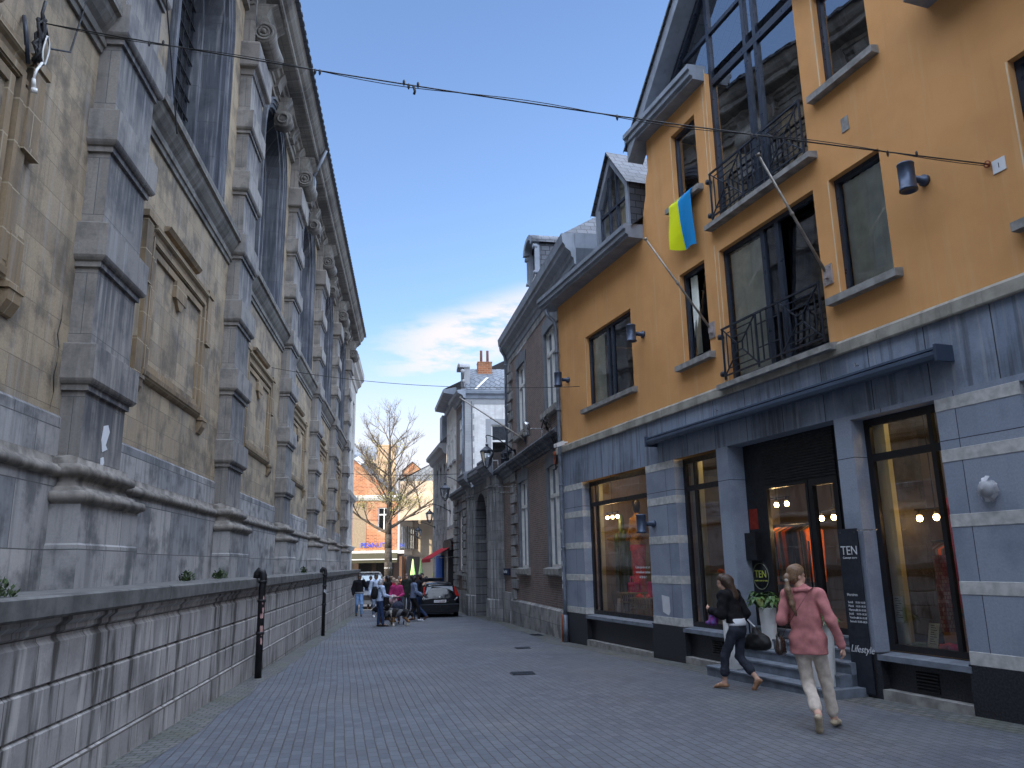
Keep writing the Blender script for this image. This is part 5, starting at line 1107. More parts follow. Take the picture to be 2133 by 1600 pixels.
# ================================================================ white painted house beyond the gateway
def white_house():
    t=thing('white_house','whitewashed brick house with grey quoins and slate mansard above the gateway','building',(2.8,42,gz(42)))
    SD=F(2.78,42.0,90,1)    # u to the right, n towards the camera
    h=(1.42,3.2,6.4,9.0,.2)
    m=MB(SD); m.wall(0,9,-1,10.45,[h]); m.build('side_wall',M['white_brick'],t)
    m=MB(SD); z=5.6; i=0
    while z<10.3:
        w=.5 if i%2 else .8
        m.box(0,w*.62 if not i%2 else .42,-.05,.015,z,z+.30); z+=.31; i+=1
    m.prism_n([(1.12,6.2),(1.42,6.2),(1.42,9.0),(3.2,9.0),(3.2,9.32),(1.12,9.32)],-.02,.012); m.wall(0,9,10.12,10.46,(),n=.01); m.build('quoin',M['pale_trim'],t)
    sash_window(SD,t,h[:4],-.15,(.66,))
    FR=F(2.78,42.0,-5.5,-1)
    hs=[(.9,1.9,z,z+2.0,.08) for z in (4.8,7.6)]
    m=MB(FR); m.wall(0,3.1,-1,10.4,hs); m.build('front_wall',M['brown_brick'],t)
    for q in hs: sash_window(FR,t,q[:4],-.07,(.7,))
    m=MB(FR); 
    for q in hs: m.box(q[0]-.25,q[0],-.02,.03,q[2]-.3,q[3]+.3); m.box(q[1],q[1]+.25,-.02,.03,q[2]-.3,q[3]+.3); m.box(q[0],q[1],-.02,.03,q[3],q[3]+.3)
    m.box(0,.3,-.02,.04,-1,10.4); m.build('window_frame',M['frame_stone'],t)
    m=MB(SD); pr=[(0,10.42),(.06,10.44),(.10,10.6),(.22,10.7),(.25,10.85),(.0,10.95)]; m.prism_u(pr,-.2,9)
    m.fr=FR; m.prism_u([(q*1.9,z) for q,z in pr],-.24,3.2); m.build('cornice',M['gutter'],t)
    m=MB(SD); m.face([(.0,.15,10.92),(9,.15,10.92),(9,-.45,11.72),(.1,-.45,11.72)]); m.face([(.1,-.45,11.72),(9,-.45,11.72),(9,-1.6,12.5),(.1,-1.6,12.5)]); m.face([(.1,-1.6,12.5),(9,-1.6,12.5),(9,-6,12.2),(.1,-6,12.2)]); m.face([(0,.15,10.92),(.1,-.45,11.72),(.1,-6,11.72),(0,-6,10.92)])
    m.build('roof',M['slate_pale'],t)
    m=MB(SD)
    m.face([(.50,.19,10.93),(.64,.19,10.93),(1.35,-.41,11.73),(1.21,-.41,11.73)]); m.build('hip_flashing',M['white_paint'],t)
    m=MB(SD); m.box(.8,1.6,-1.6,-.95,12.0,12.72); m.box(.78,1.62,-1.62,-.93,12.72,12.78); c=m.build('chimney',M['red_brick'],t)
    for x in (1.02,1.38):
        m=MB(SD); m.lathe([(.001,0),(.075,0),(.07,.7),(.08,.72),(.001,.72)],(x,-1.28,12.78),12); m.build('chimney_pot',fabric('terracotta',(0.30,0.14,0.10)),c)
    # scrolled street dormer seen from the side
    m=MB(FR); a,b=.15,1.25; cc=(a+b)/2
    m.box(a,a+.14,-.3,.02,10.9,12.3); m.box(b-.14,b,-.3,.02,10.9,12.3)
    P=arch_pts(cc,.62,12.22,10,.34); Q=arch_pts(cc,.42,12.18,10,.2)
    for i in range(10): m.prism_n([P[i],P[i+1],Q[i+1],Q[i]],-.3,.26)
    m.lathe([(.001,-.05),(.12,-.05),(.12,.05),(.001,.05)],(a-.02,.1,12.0),12,'u'); m.lathe([(.001,-.05),(.09,-.05),(.09,.05),(.001,.05)],(a-.02,.06,11.45),12,'u'); m.build('dormer',M['pale_trim'],t)
    m=MB(FR); m.tube([(.12,.1,10.4),(.12,.1,4.9)],.05,8); m.build('downpipe',M['pipe'],t)
    m=MB(SD); m.tube([(.36,.04,10.3),(.37,.04,8),(.40,.04,6)],.015,5); m.build('cable',M['wire'],t)
M['pale_trim']=masonry('pale_grey_quoin',(0.36,0.37,0.37),(0.31,0.32,0.33),(0.28,0.28,0.28),.9,.62,.003,dark=(.2,.2,.21),stain=.3,streak=.2,bstr=.2)
white_house()
def cream_house():
    fr=F(2.48,45.1,-3.2,-1); t=thing('cream_house','whitewashed brick house with narrow tall windows and dark overhanging eaves','building',tuple(fr(3,0,gw(fr,3))))
    hs=[]
    for z0,z1 in ((3.9,6.3),(7.6,9.75)):
        for u in (.35,2.2,4.1): hs.append((u,u+.95,z0,z1,.09))
    m=MB(fr); m.wall(0,5.6,2.9,11.3,hs); m.face([(5.6,0,-1),(5.6,-8,-1),(5.6,-8,11.3),(5.6,0,11.3)]); m.face([(0,0,9),(0,-8,9),(0,-8,11.3),(0,0,11.3)]); m.build('wall',M['white_brick'],t)
    for h in hs: sash_window(fr,t,h[:4],-.08,(.68,),False)
    m=MB(fr)
    for h in hs: m.box(h[0]-.1,h[1]+.1,0,.12,h[2]-.16,h[2]-.02)
    m.build('window_sill',M['pale_trim'],t)
    m=MB(fr); m.prism_u([(0,11.0),(.12,11.05),(.15,11.3),(.75,11.4),(.78,11.6),(0,11.75)],-.1,5.8); m.build('eaves',M['gutter'],t)
    m=MB(fr); m.face([(-.1,.75,11.62),(5.8,.75,11.62),(5.8,-4,14),(-.1,-4,14)]); m.face([(-.1,-8,11.6),(5.8,-8,11.6),(5.8,-4,14),(-.1,-4,14)]); m.build('roof',M['slate'],t)
    m=MB(fr); m.prism_u([(0,2.9),(.15,2.95),(.2,3.1),(0,3.15)],0,5.6); m.build('shop_cornice',M['dark_stone'],t)
    m=MB(fr); m.wall(0,5.6,-1.2,2.9,[(.9,4.8,-1.2,2.5,.6)]); m.build('shopfront',M['black'],t)
    m=MB(fr); m.box(.0,.8,0,.05,-1,2.6); m.build('blue_panel',fabric('slate_blue_paint',(0.05,0.09,0.16)),t)
    for k in range(3):
        m=MB(fr); m.box(.9+k*1.55,2.3+k*1.55,.21,.26,2.45,3.0); m.build('sign_board',fabric('faded_sign_board',(0.10,0.10,0.085)),t)
cream_house()
def awning(fr,u0,u1,z,out,drop,matl,label,name='shop_awning'):
    t=thing(name,label,'awning',tuple(fr((u0+u1)/2,0,z))); m=MB(fr)
    m.face([(u0,0,z),(u1,0,z),(u1,out,z-drop),(u0,out,z-drop)]); m.face([(u0,out,z-drop),(u1,out,z-drop),(u1,out+.01,z-drop-.22),(u0,out+.01,z-drop-.22)]); m.face([(u0,0,z-.03),(u1,0,z-.03),(u1,out,z-drop-.03),(u0,out,z-drop-.03)])
    m.build('canvas',matl,t,weld=False); m=MB(fr); 
    for u in (u0+.1,u1-.1): m.bar((u,0,z-drop*.9),(u,out,z-drop-.02),.02)
    m.build('arm',M['steel'],t); return t
RF=F(2.48,45.1,-3.2,-1)
awning(RF,1.3,8.8,2.75,1.35,.75,fabric('red_canvas',(0.42,0.02,0.035)),'red canvas awning sloping from the dark shopfront near the black car')
def far_right_house():
    fr=F(2.15,50.8,-5,-1); t=thing('narrow_grey_house','narrow dark grey house with projecting cornice at the street corner','building',tuple(fr(3,0,gw(fr,3))))
    hs=[(u,u+.9,z,z+1.9,.2) for u in (.6,2.6,4.6) for z in (3.6,6.2)]
    m=MB(fr); m.wall(0,7.5,-1.3,8.9,hs); m.face([(7.5,0,-1.3),(7.5,-7,-1.3),(7.5,-7,8.9),(7.5,0,8.9)]); m.build('wall',M['old_stone'],t)
    for h in hs: sash_window(fr,t,h[:4],-.18,(.7,),False)
    m=MB(fr); m.prism_u([(0,8.6),(.2,8.7),(.3,8.95),(.5,9.05),(.52,9.25),(0,9.4)],-.1,7.7); m.build('cornice',M['pale_trim'],t)
    m=MB(fr); m.face([(-.1,.5,9.3),(7.7,.5,9.3),(7.7,-1.4,11),(-.1,-1.4,11)]); m.face([(-.1,.5,9.3),(-.1,-1.4,11),(-.1,-7,11),(-.1,-7,9.3)]); m.face([(-.1,-1.4,11),(7.7,-1.4,11),(7.7,-7,11),(-.1,-7,11)]); m.build('roof',M['slate'],t)
    m=MB(fr); m.box(.3,1.5,-1.1,.25,9.4,11.2); m.build('roof_hatch',M['gutter'],t)
    m=MB(fr); m.box(1.2,4.5,.02,.12,-1.3,2.2); m.build('blue_shopfront',fabric('bright_blue_paint',(0.02,0.10,0.42)),t)
far_right_house()
# ================================================================ the sunlit square
def gable_poly(m,pts,n): m.face([(p[0],n,p[1]) for p in pts])
def square():
    G0=gz(70); K=1.35
    cf=F(-5.6*K,62*K,90,1,K); t=thing('cafe_building','sunlit red brick cafe building with sloping gable, tall chimney and sign letters','building',(-4,83.7,G0))
    hs=[(3.0,3.9,4.2,6.0,.15),(4.35,5.0,3.6,5.9,.15)]
    m=MB(cf); m.wall(0,4.5,2.55,6.6,[hs[0]]); gable_poly(m,[(0,6.6),(4.5,6.6),(3.9,7.1),(1.2,9.6),(0,10.4)],0); m.build('brick_gable',M['red_brick'],t)
    m=MB(cf); m.prism_u([(0,6.5),(.1,6.55),(.22,6.75),(.25,6.9),(0,6.95)],0,4.6); m.build('white_cornice',M['white_paint'],t); m=MB(cf); m.prism_u([(0,2.5),(.12,2.52),(.15,2.7),(0,2.75)],0,5); m.build('white_cornice',M['white_paint'],t)
    m=MB(cf); m.box(1.1,2.1,-.05,.02,3.0,6.4); m.build('climbing_vine',fabric('ivy_patch',(0.24,0.19,0.13)),t)
    sash_window(cf,t,hs[0][:4],-.12,(.7,))
    m=MB(cf); m.face([(0,.3,10.55),(4.2,.3,7.05),(4.2,-6,9.4),(0,-6,11)]); m.face([(0,-1,9.8),(3,-1,9.8),(3,-7,11.2),(0,-7,11.2)]); m.build('roof',M['slate_pale'],t)
    m=MB(cf); m.face([(1.05,.42,9.7),(1.6,.42,9.25),(1.9,-.4,9.6),(1.35,-.4,10.05)]); m.build('skylight',M['white_paint'],t)
    m=MB(cf); m.box(2.75,4.25,-2.5,-.8,6,10.9); m.box(2.7,4.3,-2.55,-.75,10.9,11.0); m.build('chimney',masonry('buff_brick',(0.52,0.36,0.20),(0.42,0.27,0.15),(0.4,0.33,0.24),.22,.075,.008,stain=.2,streak=0),t)
    m=MB(cf); m.wall(0,5.0,-1.4,2.55,[(.7,1.3,-1.4,1.9,.4),(1.6,2.6,-1.4,1.9,.4),(2.9,4.2,-1.4,1.9,.4)]); m.build('shopfront',fabric('dark_brown_wood',(0.06,0.04,0.03)),t)
    m=MB(cf); m.box(.8,4.3,-.9,-.85,-1.4,1.9); m.build('dark_interior',M['room'],t)
    text('lettering','PEANUTS',cf,1.7,.06,3.0,.50,fabric('blue_letters',(0.03,0.07,0.50)),t)
    text('lettering','N',cf,4.7,.06,3.0,.42,fabric('blue_letters',(0.03,0.07,0.50)),t)
    text('lettering','Le Peanuts',cf,2.85,.03,1.98,.34,M['paper'],t)
    t2=awning(cf,.9,4.5,2.62,1.5,.55,fabric('olive_canvas',(0.05,0.048,0.03)),'olive brown cafe awning with pale front edge below the blue letters','cafe_awning')
    m=MB(cf); m.box(.9,4.5,1.5,1.56,2.06,2.13); m.build('front_bar',M['white_paint'],t2)
    # row receding to the right
    rw=F(-.95*K,62.0*K,11,-1,K)
    def rowhouse(u0,u1,ze,label,mat,nw,roofm,zr,shop=None,cat='building'):
        t=thing('row_house',label,cat,tuple(rw((u0+u1)/2,0,gz(64))),'sunlit houses along the square')
        hs=[]; w=(u1-u0)/nw
        for i in range(nw):
            for z0 in (2.9,5.2):
                if z0+1.7<ze: hs.append((u0+w*(i+.28),u0+w*(i+.72),z0,z0+1.7,.15))
        m=MB(rw); m.wall(u0,u1,2.3,ze,hs); m.face([(u0,0,5),(u0,-6,5),(u0,-6,ze),(u0,0,ze)]); m.face([(u1,0,-1.4),(u1,-6,-1.4),(u1,-6,ze),(u1,0,ze)]); m.build('wall',mat,t)
        for h in hs: sash_window(rw,t,h[:4],-.12,(.7,),False,curt=False)
        m=MB(rw); m.prism_u([(0,ze-.2),(.2,ze-.1),(.25,ze+.1),(0,ze+.12)],u0,u1); m.build('cornice',M['pale_trim'],t); m=MB(rw); m.prism_u([(0,2.25),(.25,2.3),(.25,2.4),(0,2.45)],u0,u1); m.build('cornice',M['pale_trim'],t)
        m=MB(rw); m.face([(u0,.2,ze+.1),(u1,.2,ze+.1),(u1,-3,zr),(u0,-3,zr)]); m.face([(u0,-6,ze+.1),(u1,-6,ze+.1),(u1,-3,zr),(u0,-3,zr)]); m.face([(u0,0,ze),(u0,-3,zr),(u0,-6,ze)]); m.build('roof',roofm,t)
        m=MB(rw); k=int((u1-u0)/.9)
        for i in range(k+1): x=u0+(u1-u0-.25)*i/k; m.box(x,x+.25,-.2,.05,-1.4,2.3)
        m.build('shopfront_post',shop or fabric('orange_brown_wood',(0.42,0.20,0.10)),t); m=MB(rw); m.box(u0,u1,-.6,-.5,-1.4,2.3); m.build('dark_interior',M['room'],t)
    rowhouse(0,5.2,8.0,'nearest sunlit house right of the tree with timber shop posts',M['cream_stone'],6,M['slate_pale'],9.6)
    rowhouse(5.25,11,7.3,'second sunlit pale house of the receding row with dormer roof',M['pale_stone2'],5,M['slate_pale'],9.0,M['pale_stone2'])
    # orange fronted house and towers behind
    ob=F(.55*K,76*K,90,1,K); t=thing('cream_corner_house','sunlit cream house with vertical window bands at the end of the view','building',(2,76,gz(70)))
    hs=[(.5+i*.55,.5+i*.55+.3,2.4,6.0,.1) for i in range(5)]
    m=MB(ob); m.wall(0,4.5,-1.6,8.0,hs); m.build('wall',M['cream_stone'],t); m=MB(ob); m.box(0,4.5,-.12,-.1,2.3,6.1); m.build('window',M['leaded'],t); m=MB(ob); m.box(.3,4.2,0,.1,1.2,2.2); m.build('sign_band',fabric('orange_paint',(0.55,0.22,0.09)),t)
    m=MB(ob); m.prism_u([(0,7.8),(.2,7.9),(.2,8.1),(0,8.2)],0,4.5); m.face([(0,.2,8.1),(4.5,.2,8.1),(4.5,-4,10),(0,-4,10)]); m.build('roof',M['slate_pale'],t)
    bk=F(-2.0*K,84*K,90,1,K)
    for (u0,u1,z,lab,mt,pk) in ((1.0,2.9,12.0,'weathered red brick gable between the tree and the row',M['red_brick'],.9),(2.9,5.2,10.9,'lower patched red brick house gable behind the row',M['red_brick'],.35)):
        t=thing('brick_gable_house',lab,'building',(bk(u0,0,0).x,84,gz(70)),'brick gables behind the row'); m=MB(bk); gable_poly(m,[(u0,-1),(u1,-1),(u1,z-.6),((u0+u1)/2,z-.6+pk),(u0,z-.6)],0); m.face([(u1,0,-1),(u1,-6,-1),(u1,-6,z-.6),(u1,0,z-.6)]); m.face([(u0,0,-1),(u0,-6,-1),(u0,-6,z-.6),(u0,0,z-.6)]); m.build('wall',mt,t)
        m=MB(bk); c=(u0+u1)/2; 
        for e in (u0-.15,u1+.15): m.face([(c,.15,z-.55+pk),(e,.15,z-.6),(e,-6,z-.6),(c,-6,z-.55+pk)])
        m.build('roof',M['slate_pale'],t)
    t=thing('stone_tower','square pale stone chimney tower standing highest at the right of the square','tower',(3.3,84,gz(70))); m=MB(bk); m.box(4.75,6.05,-3,-.2,5,13.1); m.box(4.7,6.1,-3.05,-.15,13.1,13.25); m.build('shaft',masonry('pale_tower_brick',(0.60,0.50,0.38),(0.50,0.40,0.30),(0.45,0.38,0.3),.3,.1,.008,dark=(.45,.25,.15),stain=.3,streak=0),t)
    t=thing('back_house','buff rendered house with slate roof behind the cafe chimney','building',(-5,80,gz(70))); m=MB(F(-9*K,78*K,90,1,K)); m.wall(0,6.5,-1.5,12.0,()); m.build('wall',M['cream_stone'],t); m=MB(F(-9*K,78*K,90,1,K)); m.face([(0,.2,12.0),(6.6,.2,12.0),(6.2,-3,13.6),(0,-3,13.6)]); m.build('roof',M['slate_pale'],t)
M['cream_stone']=masonry('cream_render',(0.47,0.38,0.28),(0.38,0.29,0.21),(0.4,0.33,0.22),1.4,.8,.004,dark=(.3,.24,.16),stain=.35,streak=.25,bstr=.2)
M['pale_stone2']=masonry('pale_yellow_stone',(0.50,0.45,0.35),(0.44,0.40,0.31),(0.34,0.3,0.24),1.0,.5,.004,dark=(.28,.25,.2),stain=.4,streak=.3,bstr=.2)
square()
def parasol(x,y,h,mat,label):
    z=gz(y); t=thing('closed_parasol',label,'parasol',(x,y,z),'closed parasols on the terrace'); m=MB(); m.bar((x,y,z),(x,y,z+h),.025,6); m.build('pole',M['steel'],t)
    m=MB(); m.lathe([(.02,h),(.07,h-.15),(.13,h-.7),(.24,h-1.35),(.16,h-1.5),(.02,h-1.45)],(x,y,z),7,smooth=False); m.build('canopy',mat,t)
parasol(.08,72,3.3,fabric('lime_canvas',(0.42,0.72,0.22)),'bright lime green closed parasol on the far terrace')
parasol(.80,73,3.3,fabric('dark_green_canvas',(0.06,0.10,0.05)),'dark green closed parasol right of the lime one')
parasol(2.05,73,3.2,fabric('olive_green_canvas',(0.16,0.24,0.05)),'olive green closed parasol beside the blue shopfront')
# ================================================================ bare tree in the square
def tree():
    x0,y0=-2.1,73.0; z0=gz(70); t=thing('bare_tree','tall budding tree with dark trunk in the sunlit square','tree',(x0,y0,z0))
    r=random.Random(21); tr=MB(); cr=MB(); lf=MB(); tips=[]
    def limb(p,d,L,rad_,depth,mb):
        n=max(3,int(L/.5)); pts=[p]; q=Vector(p); dd=Vector(d)
        for i in range(n):
            dd=(dd+Vector((r.uniform(-.16,.16),r.uniform(-.16,.16),r.uniform(-.07,.16)))).normalized(); q=q+dd*L/n; pts.append(Vector(q))
        mb.tube([tuple(a) for a in pts],rad_,5 if depth>1 else 7,rad_*.45)
        if depth>=5 or rad_<.006: tips.append((pts[-1],dd)); return
        k=r.randint(3,5) if depth>0 else 0
        for j in range(k):
            f=r.uniform(.25,1.0); i=min(n-1,int(f*n)); b=pts[i].lerp(pts[i+1],f*n-i); a=r.uniform(0,6.28); sp=r.uniform(.45,1.0)
            side=Vector((math.cos(a),math.sin(a),r.uniform(-.1,.5))); nd_=(dd*(1-sp*.45)+side*sp*.75).normalized(); limb(b,nd_,L*r.uniform(.45,.68),rad_*r.uniform(.38,.55),depth+1,mb)
        limb(pts[-1],dd,L*.55,rad_*.45,depth+1,mb)
    tp=[Vector((x0+.02*math.sin(i),y0,z0+i*.9)) for i in range(13)]
    for i in range(len(tp)-1):
        ra=.30*(1-i/13)**.8+.02; rb=.30*(1-(i+1)/13)**.8+.02; tr.tube([tuple(tp[i]),tuple(tp[i+1])],ra,10,rb)
    tr.build('trunk',plain('dark_bark',(0.04,0.034,0.028),0.9,0,.5,9,bmp=.8),t)
    for (z,a,el,L,rr) in ((4.6,3.1,.35,2.6,.11),(4.9,.2,.5,2.9,.12),(5.7,.6,.8,2.6,.11),(6.3,2.6,.9,2.2,.08),(5.2,-1.4,.3,2.3,.08),(6.6,-1.9,.6,2.0,.08),(7.3,.1,.9,1.8,.06),(7.8,2.9,.8,1.8,.06),(8.2,-.9,.7,1.6,.06),(8.7,1.4,.7,1.6,.06),(9.2,.1,.8,1.7,.05),(9.7,3.0,.7,1.8,.05),(10.2,.5,.9,1.8,.05),(10.6,2.3,.9,1.9,.05),(11.0,-.6,1.1,1.5,.04),(8.4,3.6,.5,1.8,.06),(7.0,1.5,.4,2.0,.07),(9.4,-2.4,.6,1.6,.05)):
        b=Vector((x0,y0,z0+z)); limb(b,Vector((math.cos(a)*math.cos(el),math.sin(a)*math.cos(el),math.sin(el))),L,rr,1,cr)
    limb(tp[-1],Vector((0,0,1)),1.5,.05,1,cr)
    cr.build('crown',plain('twig_bark',(0.095,0.075,0.055),0.9,0,.3,9),t,weld=False)
    for (p,d) in tips:
        for k in range(2 if p.z<z0+7.0 else (1 if r.random()<.15 else 0)):
            q=p+Vector((r.gauss(0,.14),r.gauss(0,.14),r.gauss(-.04,.14))); a=Vector((r.uniform(-1,1),r.uniform(-1,1),r.uniform(-1,1))).normalized()*.045; b=a.cross(Vector((r.uniform(-1,1),r.uniform(-1,1),.3))).normalized()*.03
            lf.face([tuple(q-a),tuple(q+b),tuple(q+a),tuple(q-b)])
    lf.build('young_leaves',plain('spring_leaf',(0.26,0.24,0.07),0.7,0,.4,9),t,weld=False)
    m=MB(); m.tube([(x0,y0,z0+2.3),(x0,y0,z0+2.33)],.27,12); m.build('trunk_band',M['paper'],t)
    t.scale=(1.35,1.35,1.35); t.location.z=-1.7
tree()
# ================================================================ street lanterns, floodlights, cables
def lantern(fr,u,z,out,label,s=1.0,du=0.0):
    """swan-neck bracket from the wall, lantern hanging at its end"""
    t=thing('street_lantern',label,'street lamp',tuple(fr(u,0,z)),'wall lanterns along the right side of the street')
    m=MB(fr); pts=[]
    for i in range(13):
        f=i/12; pts.append((u+du*f,out*f*.97,z+.62*s*math.sin(f*math.pi*.5)-.0))
    pts+=[(u+du,out*1.0,z+.60*s),(u+du,out*1.02,z+.52*s),(u+du,out*.99,z+.47*s)]
    m.tube(pts,.035*s,8,.022*s); m.bar((u,.0,z-.12),(u,.05,z+.12),.04); m.build('bracket',M['iron'],t)
    x=u+du; n=out*.99; zt=z+.47*s; q=fr(x,n,0); L=WORLD; X,Y=q.x,q.y
    m=MB(); m.bar((X,Y,zt),(X,Y,zt-.22*s),.014,6); m.lathe([(.001,-.20),(.05,-.21),(.055,-.25),(.035,-.27),(.06,-.29),(.14,-.36),(.24,-.44),(.245,-.49),(.001,-.48)],(X,Y,zt),12,smooth=False)
    m.build('cap',M['iron'],t)
    m=MB(); 
    for k in range(6):
        a=k*math.pi/3; c,sn=math.cos(a),math.sin(a); m.tube([(X+.225*c,Y+.225*sn,zt-.47),(X+.16*c,Y+.16*sn,zt-.80),(X+.11*c,Y+.11*sn,zt-.95),(X+.03*c,Y+.03*sn,zt-1.02)],.010,5)
    m.lathe([(.001,-1.05),(.05,-1.03),(.05,-1.0),(.001,-1.0)],(X,Y,zt),8); m.build('frame',M['iron'],t)
    m=MB(); m.lathe([(.215,-.48),(.15,-.80),(.10,-.95)],(X,Y,zt),12,smooth=False); m.build('glass',M['lantern_glass'],t,weld=False)
M['lantern_glass']=glass_mat('lantern_glass',(0.9,0.93,0.95),0.05)
lantern(BR,6.9,5.50,1.25,'nearest and largest wall lantern on its long bracket over the gateway cornice',.68,-1.25)
lantern(F(2.6,37.1,-4.6,-1),1.0,5.25,1.1,'second wall lantern hanging by the left end of the gateway cornice',.68,-.9)
lantern(F(2.48,45.1,-3.2,-1),3.2,4.75,1.35,'third wall lantern seen against the sunlit square',.68,-.8)
lantern(F(2.15,50.8,-5,-1),6.2,4.2,1.2,'farthest small wall lantern at the end of the right row',.62)
def floodlight(fr,u,n,z,label,tilt=0.0):
    t=thing('floodlight',label,'lamp',tuple(fr(u,0,z)),'steel floodlights on the stone cornices'); m=MB(fr)
    m.lathe([(.001,.20),(.05,.2),(.09,.17),(.11,.12),(.115,.10),(.11,.09),(.11,-.18),(.10,-.22),(.001,-.20)],(u,n,z),16)
    if tilt:
        for i,v in enumerate(m.v):
            c=fr(u,n,z); d=v-c; m.v[i]=c+Matrix.Rotation(tilt,3,fr.d)@d
    m.build('housing',M['steel'],t); m=MB(fr); m.bar((u,n-.1,z),(u-.02,.15,z-.0),.025); m.bar((u,.15,z+.02),(u,.15,z-.25),.03); m.build('arm',M['steel'],t)
floodlight(BR,1.9,.62,5.52,'steel cylinder floodlight nearest the orange house on the brick cornice')
floodlight(F(3.57,29.0,-2.5,-1),1.9,.50,5.62,'steel cylinder floodlight between the near lantern and the gateway')
floodlight(F(2.6,37.1,-4.6,-1),4.4,.5,5.1,'tilted steel floodlight at the left end of the gateway cornice',.5)
flag_pole(BR,5.05,5.68,(7.6,1.9,7.6),'long pale flagpole leaning up left from above the brick house cornice',False,.03)
def junk_cables():
    m=MB(BR); r=random.Random(3)
    for (u0,z0) in ((.3,5.35),(.4,5.25),(.2,5.3)): m.tube([(u0,.3,z0)]+[(u0+r.uniform(-.3,.5),.35+r.uniform(-.05,.1),z0+r.uniform(-.1,.35)) for k in range(6)]+[(.2,.1,4.6)],.014,5)
    m.tube([(.15,.12,4.9),(.05,.2,4.4),(.12,.2,4.1),(.25,.12,4.2)],.02,6); tag(m.build('cable_bundle',M['wire']),'tangle of black cables on the cornice end beside the downpipe','cable')
    m=MB(BR); m.lathe([(.06,-.08),(.075,-.05),(.075,.02),(.05,.05)],(.15,.18,4.55),10); m.lathe([(.05,-.3),(.055,-.1)],(.15,.18,4.55),8); tag(m.build('bell_lamp',M['rust']),'small rusty red fitting under the brick cornice end','lamp')
    m=MB(BR); z=5.4
    for k in range(9): m.lathe([(.001,-.09),(.08,-.05),(.09,.05),(.001,.09)],(7.4+k*.18+r.uniform(-.05,.05),.15+r.uniform(-.1,.1),5.45+r.uniform(-.08,.22)),7,smooth=False); 
    for k in range(5): m.tube([(7.3+k*.3,.2,5.3),(7.5+k*.25,.25,5.75),(7.8+k*.2,.1,5.5)],.02,5)
    tag(m.build('cable_bundle',M['iron']),'dark clump of cable boxes at the foot of the near lantern bracket','cable')
junk_cables()
def cable(p,q,sag,name,label,r=.012,strands=1,group='cables strung across the street'):
    t=thing(name,label,'cable',tuple(p),group)
    for s in range(strands):
        m=MB(); N=40; pts=[]
        for i in range(N+1):
            f=i/N; v=Vector(p).lerp(Vector(q),f); v.z-=4*sag*f*(1-f)*(1+.03*s); v.z+=.022*math.sin(f*22+s*2.5)*(s>0); v.y+=.02*math.sin(f*19+s)*(s>0); pts.append(tuple(v))
        m.tube(pts,r*(1 if s==0 else .6),6); m.build('strand',M['wire'],t)
    return t
A0=CH(7.0,.12,6.72); A1=OR(13.58,.06,6.07)
t=cable(A0,A1,.10,'festoon_cable','near cable with lamp holders from the church wall to the number plate',.008,2)
def clips(t):
    for f in (.12,.135,.30,.305,.395,.40,.41,.62,.76,.765,.90,.93):
        m=MB(); v=Vector(A0).lerp(Vector(A1),f); v.z-=.4*f*(1-f); m.lathe([(.008,.035),(.015,.02),(.015,-.015),(.006,-.04)],(v.x,v.y,v.z+(.02 if int(f*100)%2 else -.02)),6); m.build('lamp_holder',M['wire'],t)
    m=MB(); f=.405; v=Vector(A0).lerp(Vector(A1),f); m.tube([(v.x,v.y,v.z-.1),(v.x+.02,v.y,v.z-.17),(v.x+.01,v.y,v.z-.21)],.016,6)
    m.build('lamp_holder',M['wire'],t); m=MB(OR); m.lathe([(.04,0),(.045,.02),(.03,.02)],(13.58,.02,6.07),10,'n'); m.bar((13.58,0,6.07),(13.58,.07,6.07),.012,6); m.build('eye_bolt',M['rust'],t)
clips(t)
cable(CH(19.6,.15,6.5),OR(1.85,.05,5.98),.25,'festoon_cable','second thin cable from the church to the orange wall by the low window',.008,1)
cable(CH(37.5,.3,5.9),F(2.6,37.1,-4.6,-1)(1.0,.3,5.9),.10,'festoon_cable','third cable crossing beyond the gateway lantern',.016,1)
cable(CH(44.5,.3,4.2),F(2.3,47,-4,-1)(1.0,.3,4.2),.10,'festoon_cable','faint far cable crossing before the bare tree',.010,1)
cable(CH(8.6,.45,9.9),CH(9.95,.5,7.3),-.0,'hanging_cable','loose cable coming down the nearest pilaster side',.012,1,'cables hanging on the church')
def plug_bundle():
    t=thing('cable_knot','knot of black cable with white plug and looped lead on the church wall','cable',tuple(A0))
    m=MB(CH); r=random.Random(8); u,n,z=7.0,.14,6.70
    for k in range(7): m.tube([(u+r.uniform(-.05,.05),n+r.uniform(-.04,.04),z+.05-j*.09+r.uniform(-.02,.02)) for j in range(6)],.018,6)
    m.tube([(u,n,z+.25),(u-.03,n,z+.1),(u+.03,n,z-.05)],.018,6); m.tube([(u,n,z+.1),(u+.25,n-.03,z-.08),(u+.7,n-.05,z+.2),(u+.95,n-.08,z+.9),(u+1.0,n-.1,z+1.6)],.011,6); m.build('black_lead',M['wire'],t)
    m=MB(CH); 
    m.tube([(u+.02+.05*math.sin(a)*(1+.3*math.sin(a*2)),n+.05,z-.26+.15*math.cos(a)) for a in np.linspace(0,11.5,30)],.008,6); m.tube([(u-.02,n+.05,z-.42),(u-.10,n+.05,z-.55),(u-.13,n+.05,z-.66)],.012,6); m.tube([(u-.13,n+.05,z-.66),(u-.10,n+.05,z-.74)],.018,8); m.tube([(u-.10,n+.05,z-.74),(u-.09,n+.05,z-.78)],.028,8); m.build('white_lead',M['white_plastic'],t)
    m=MB(CH); m.tube([(u-.1,.02,z-.0),(u-.2,.1,z-.2),(u-.12,.12,z-.5)],.02,6); m.build('bracket',M['iron'],t)
plug_bundle()
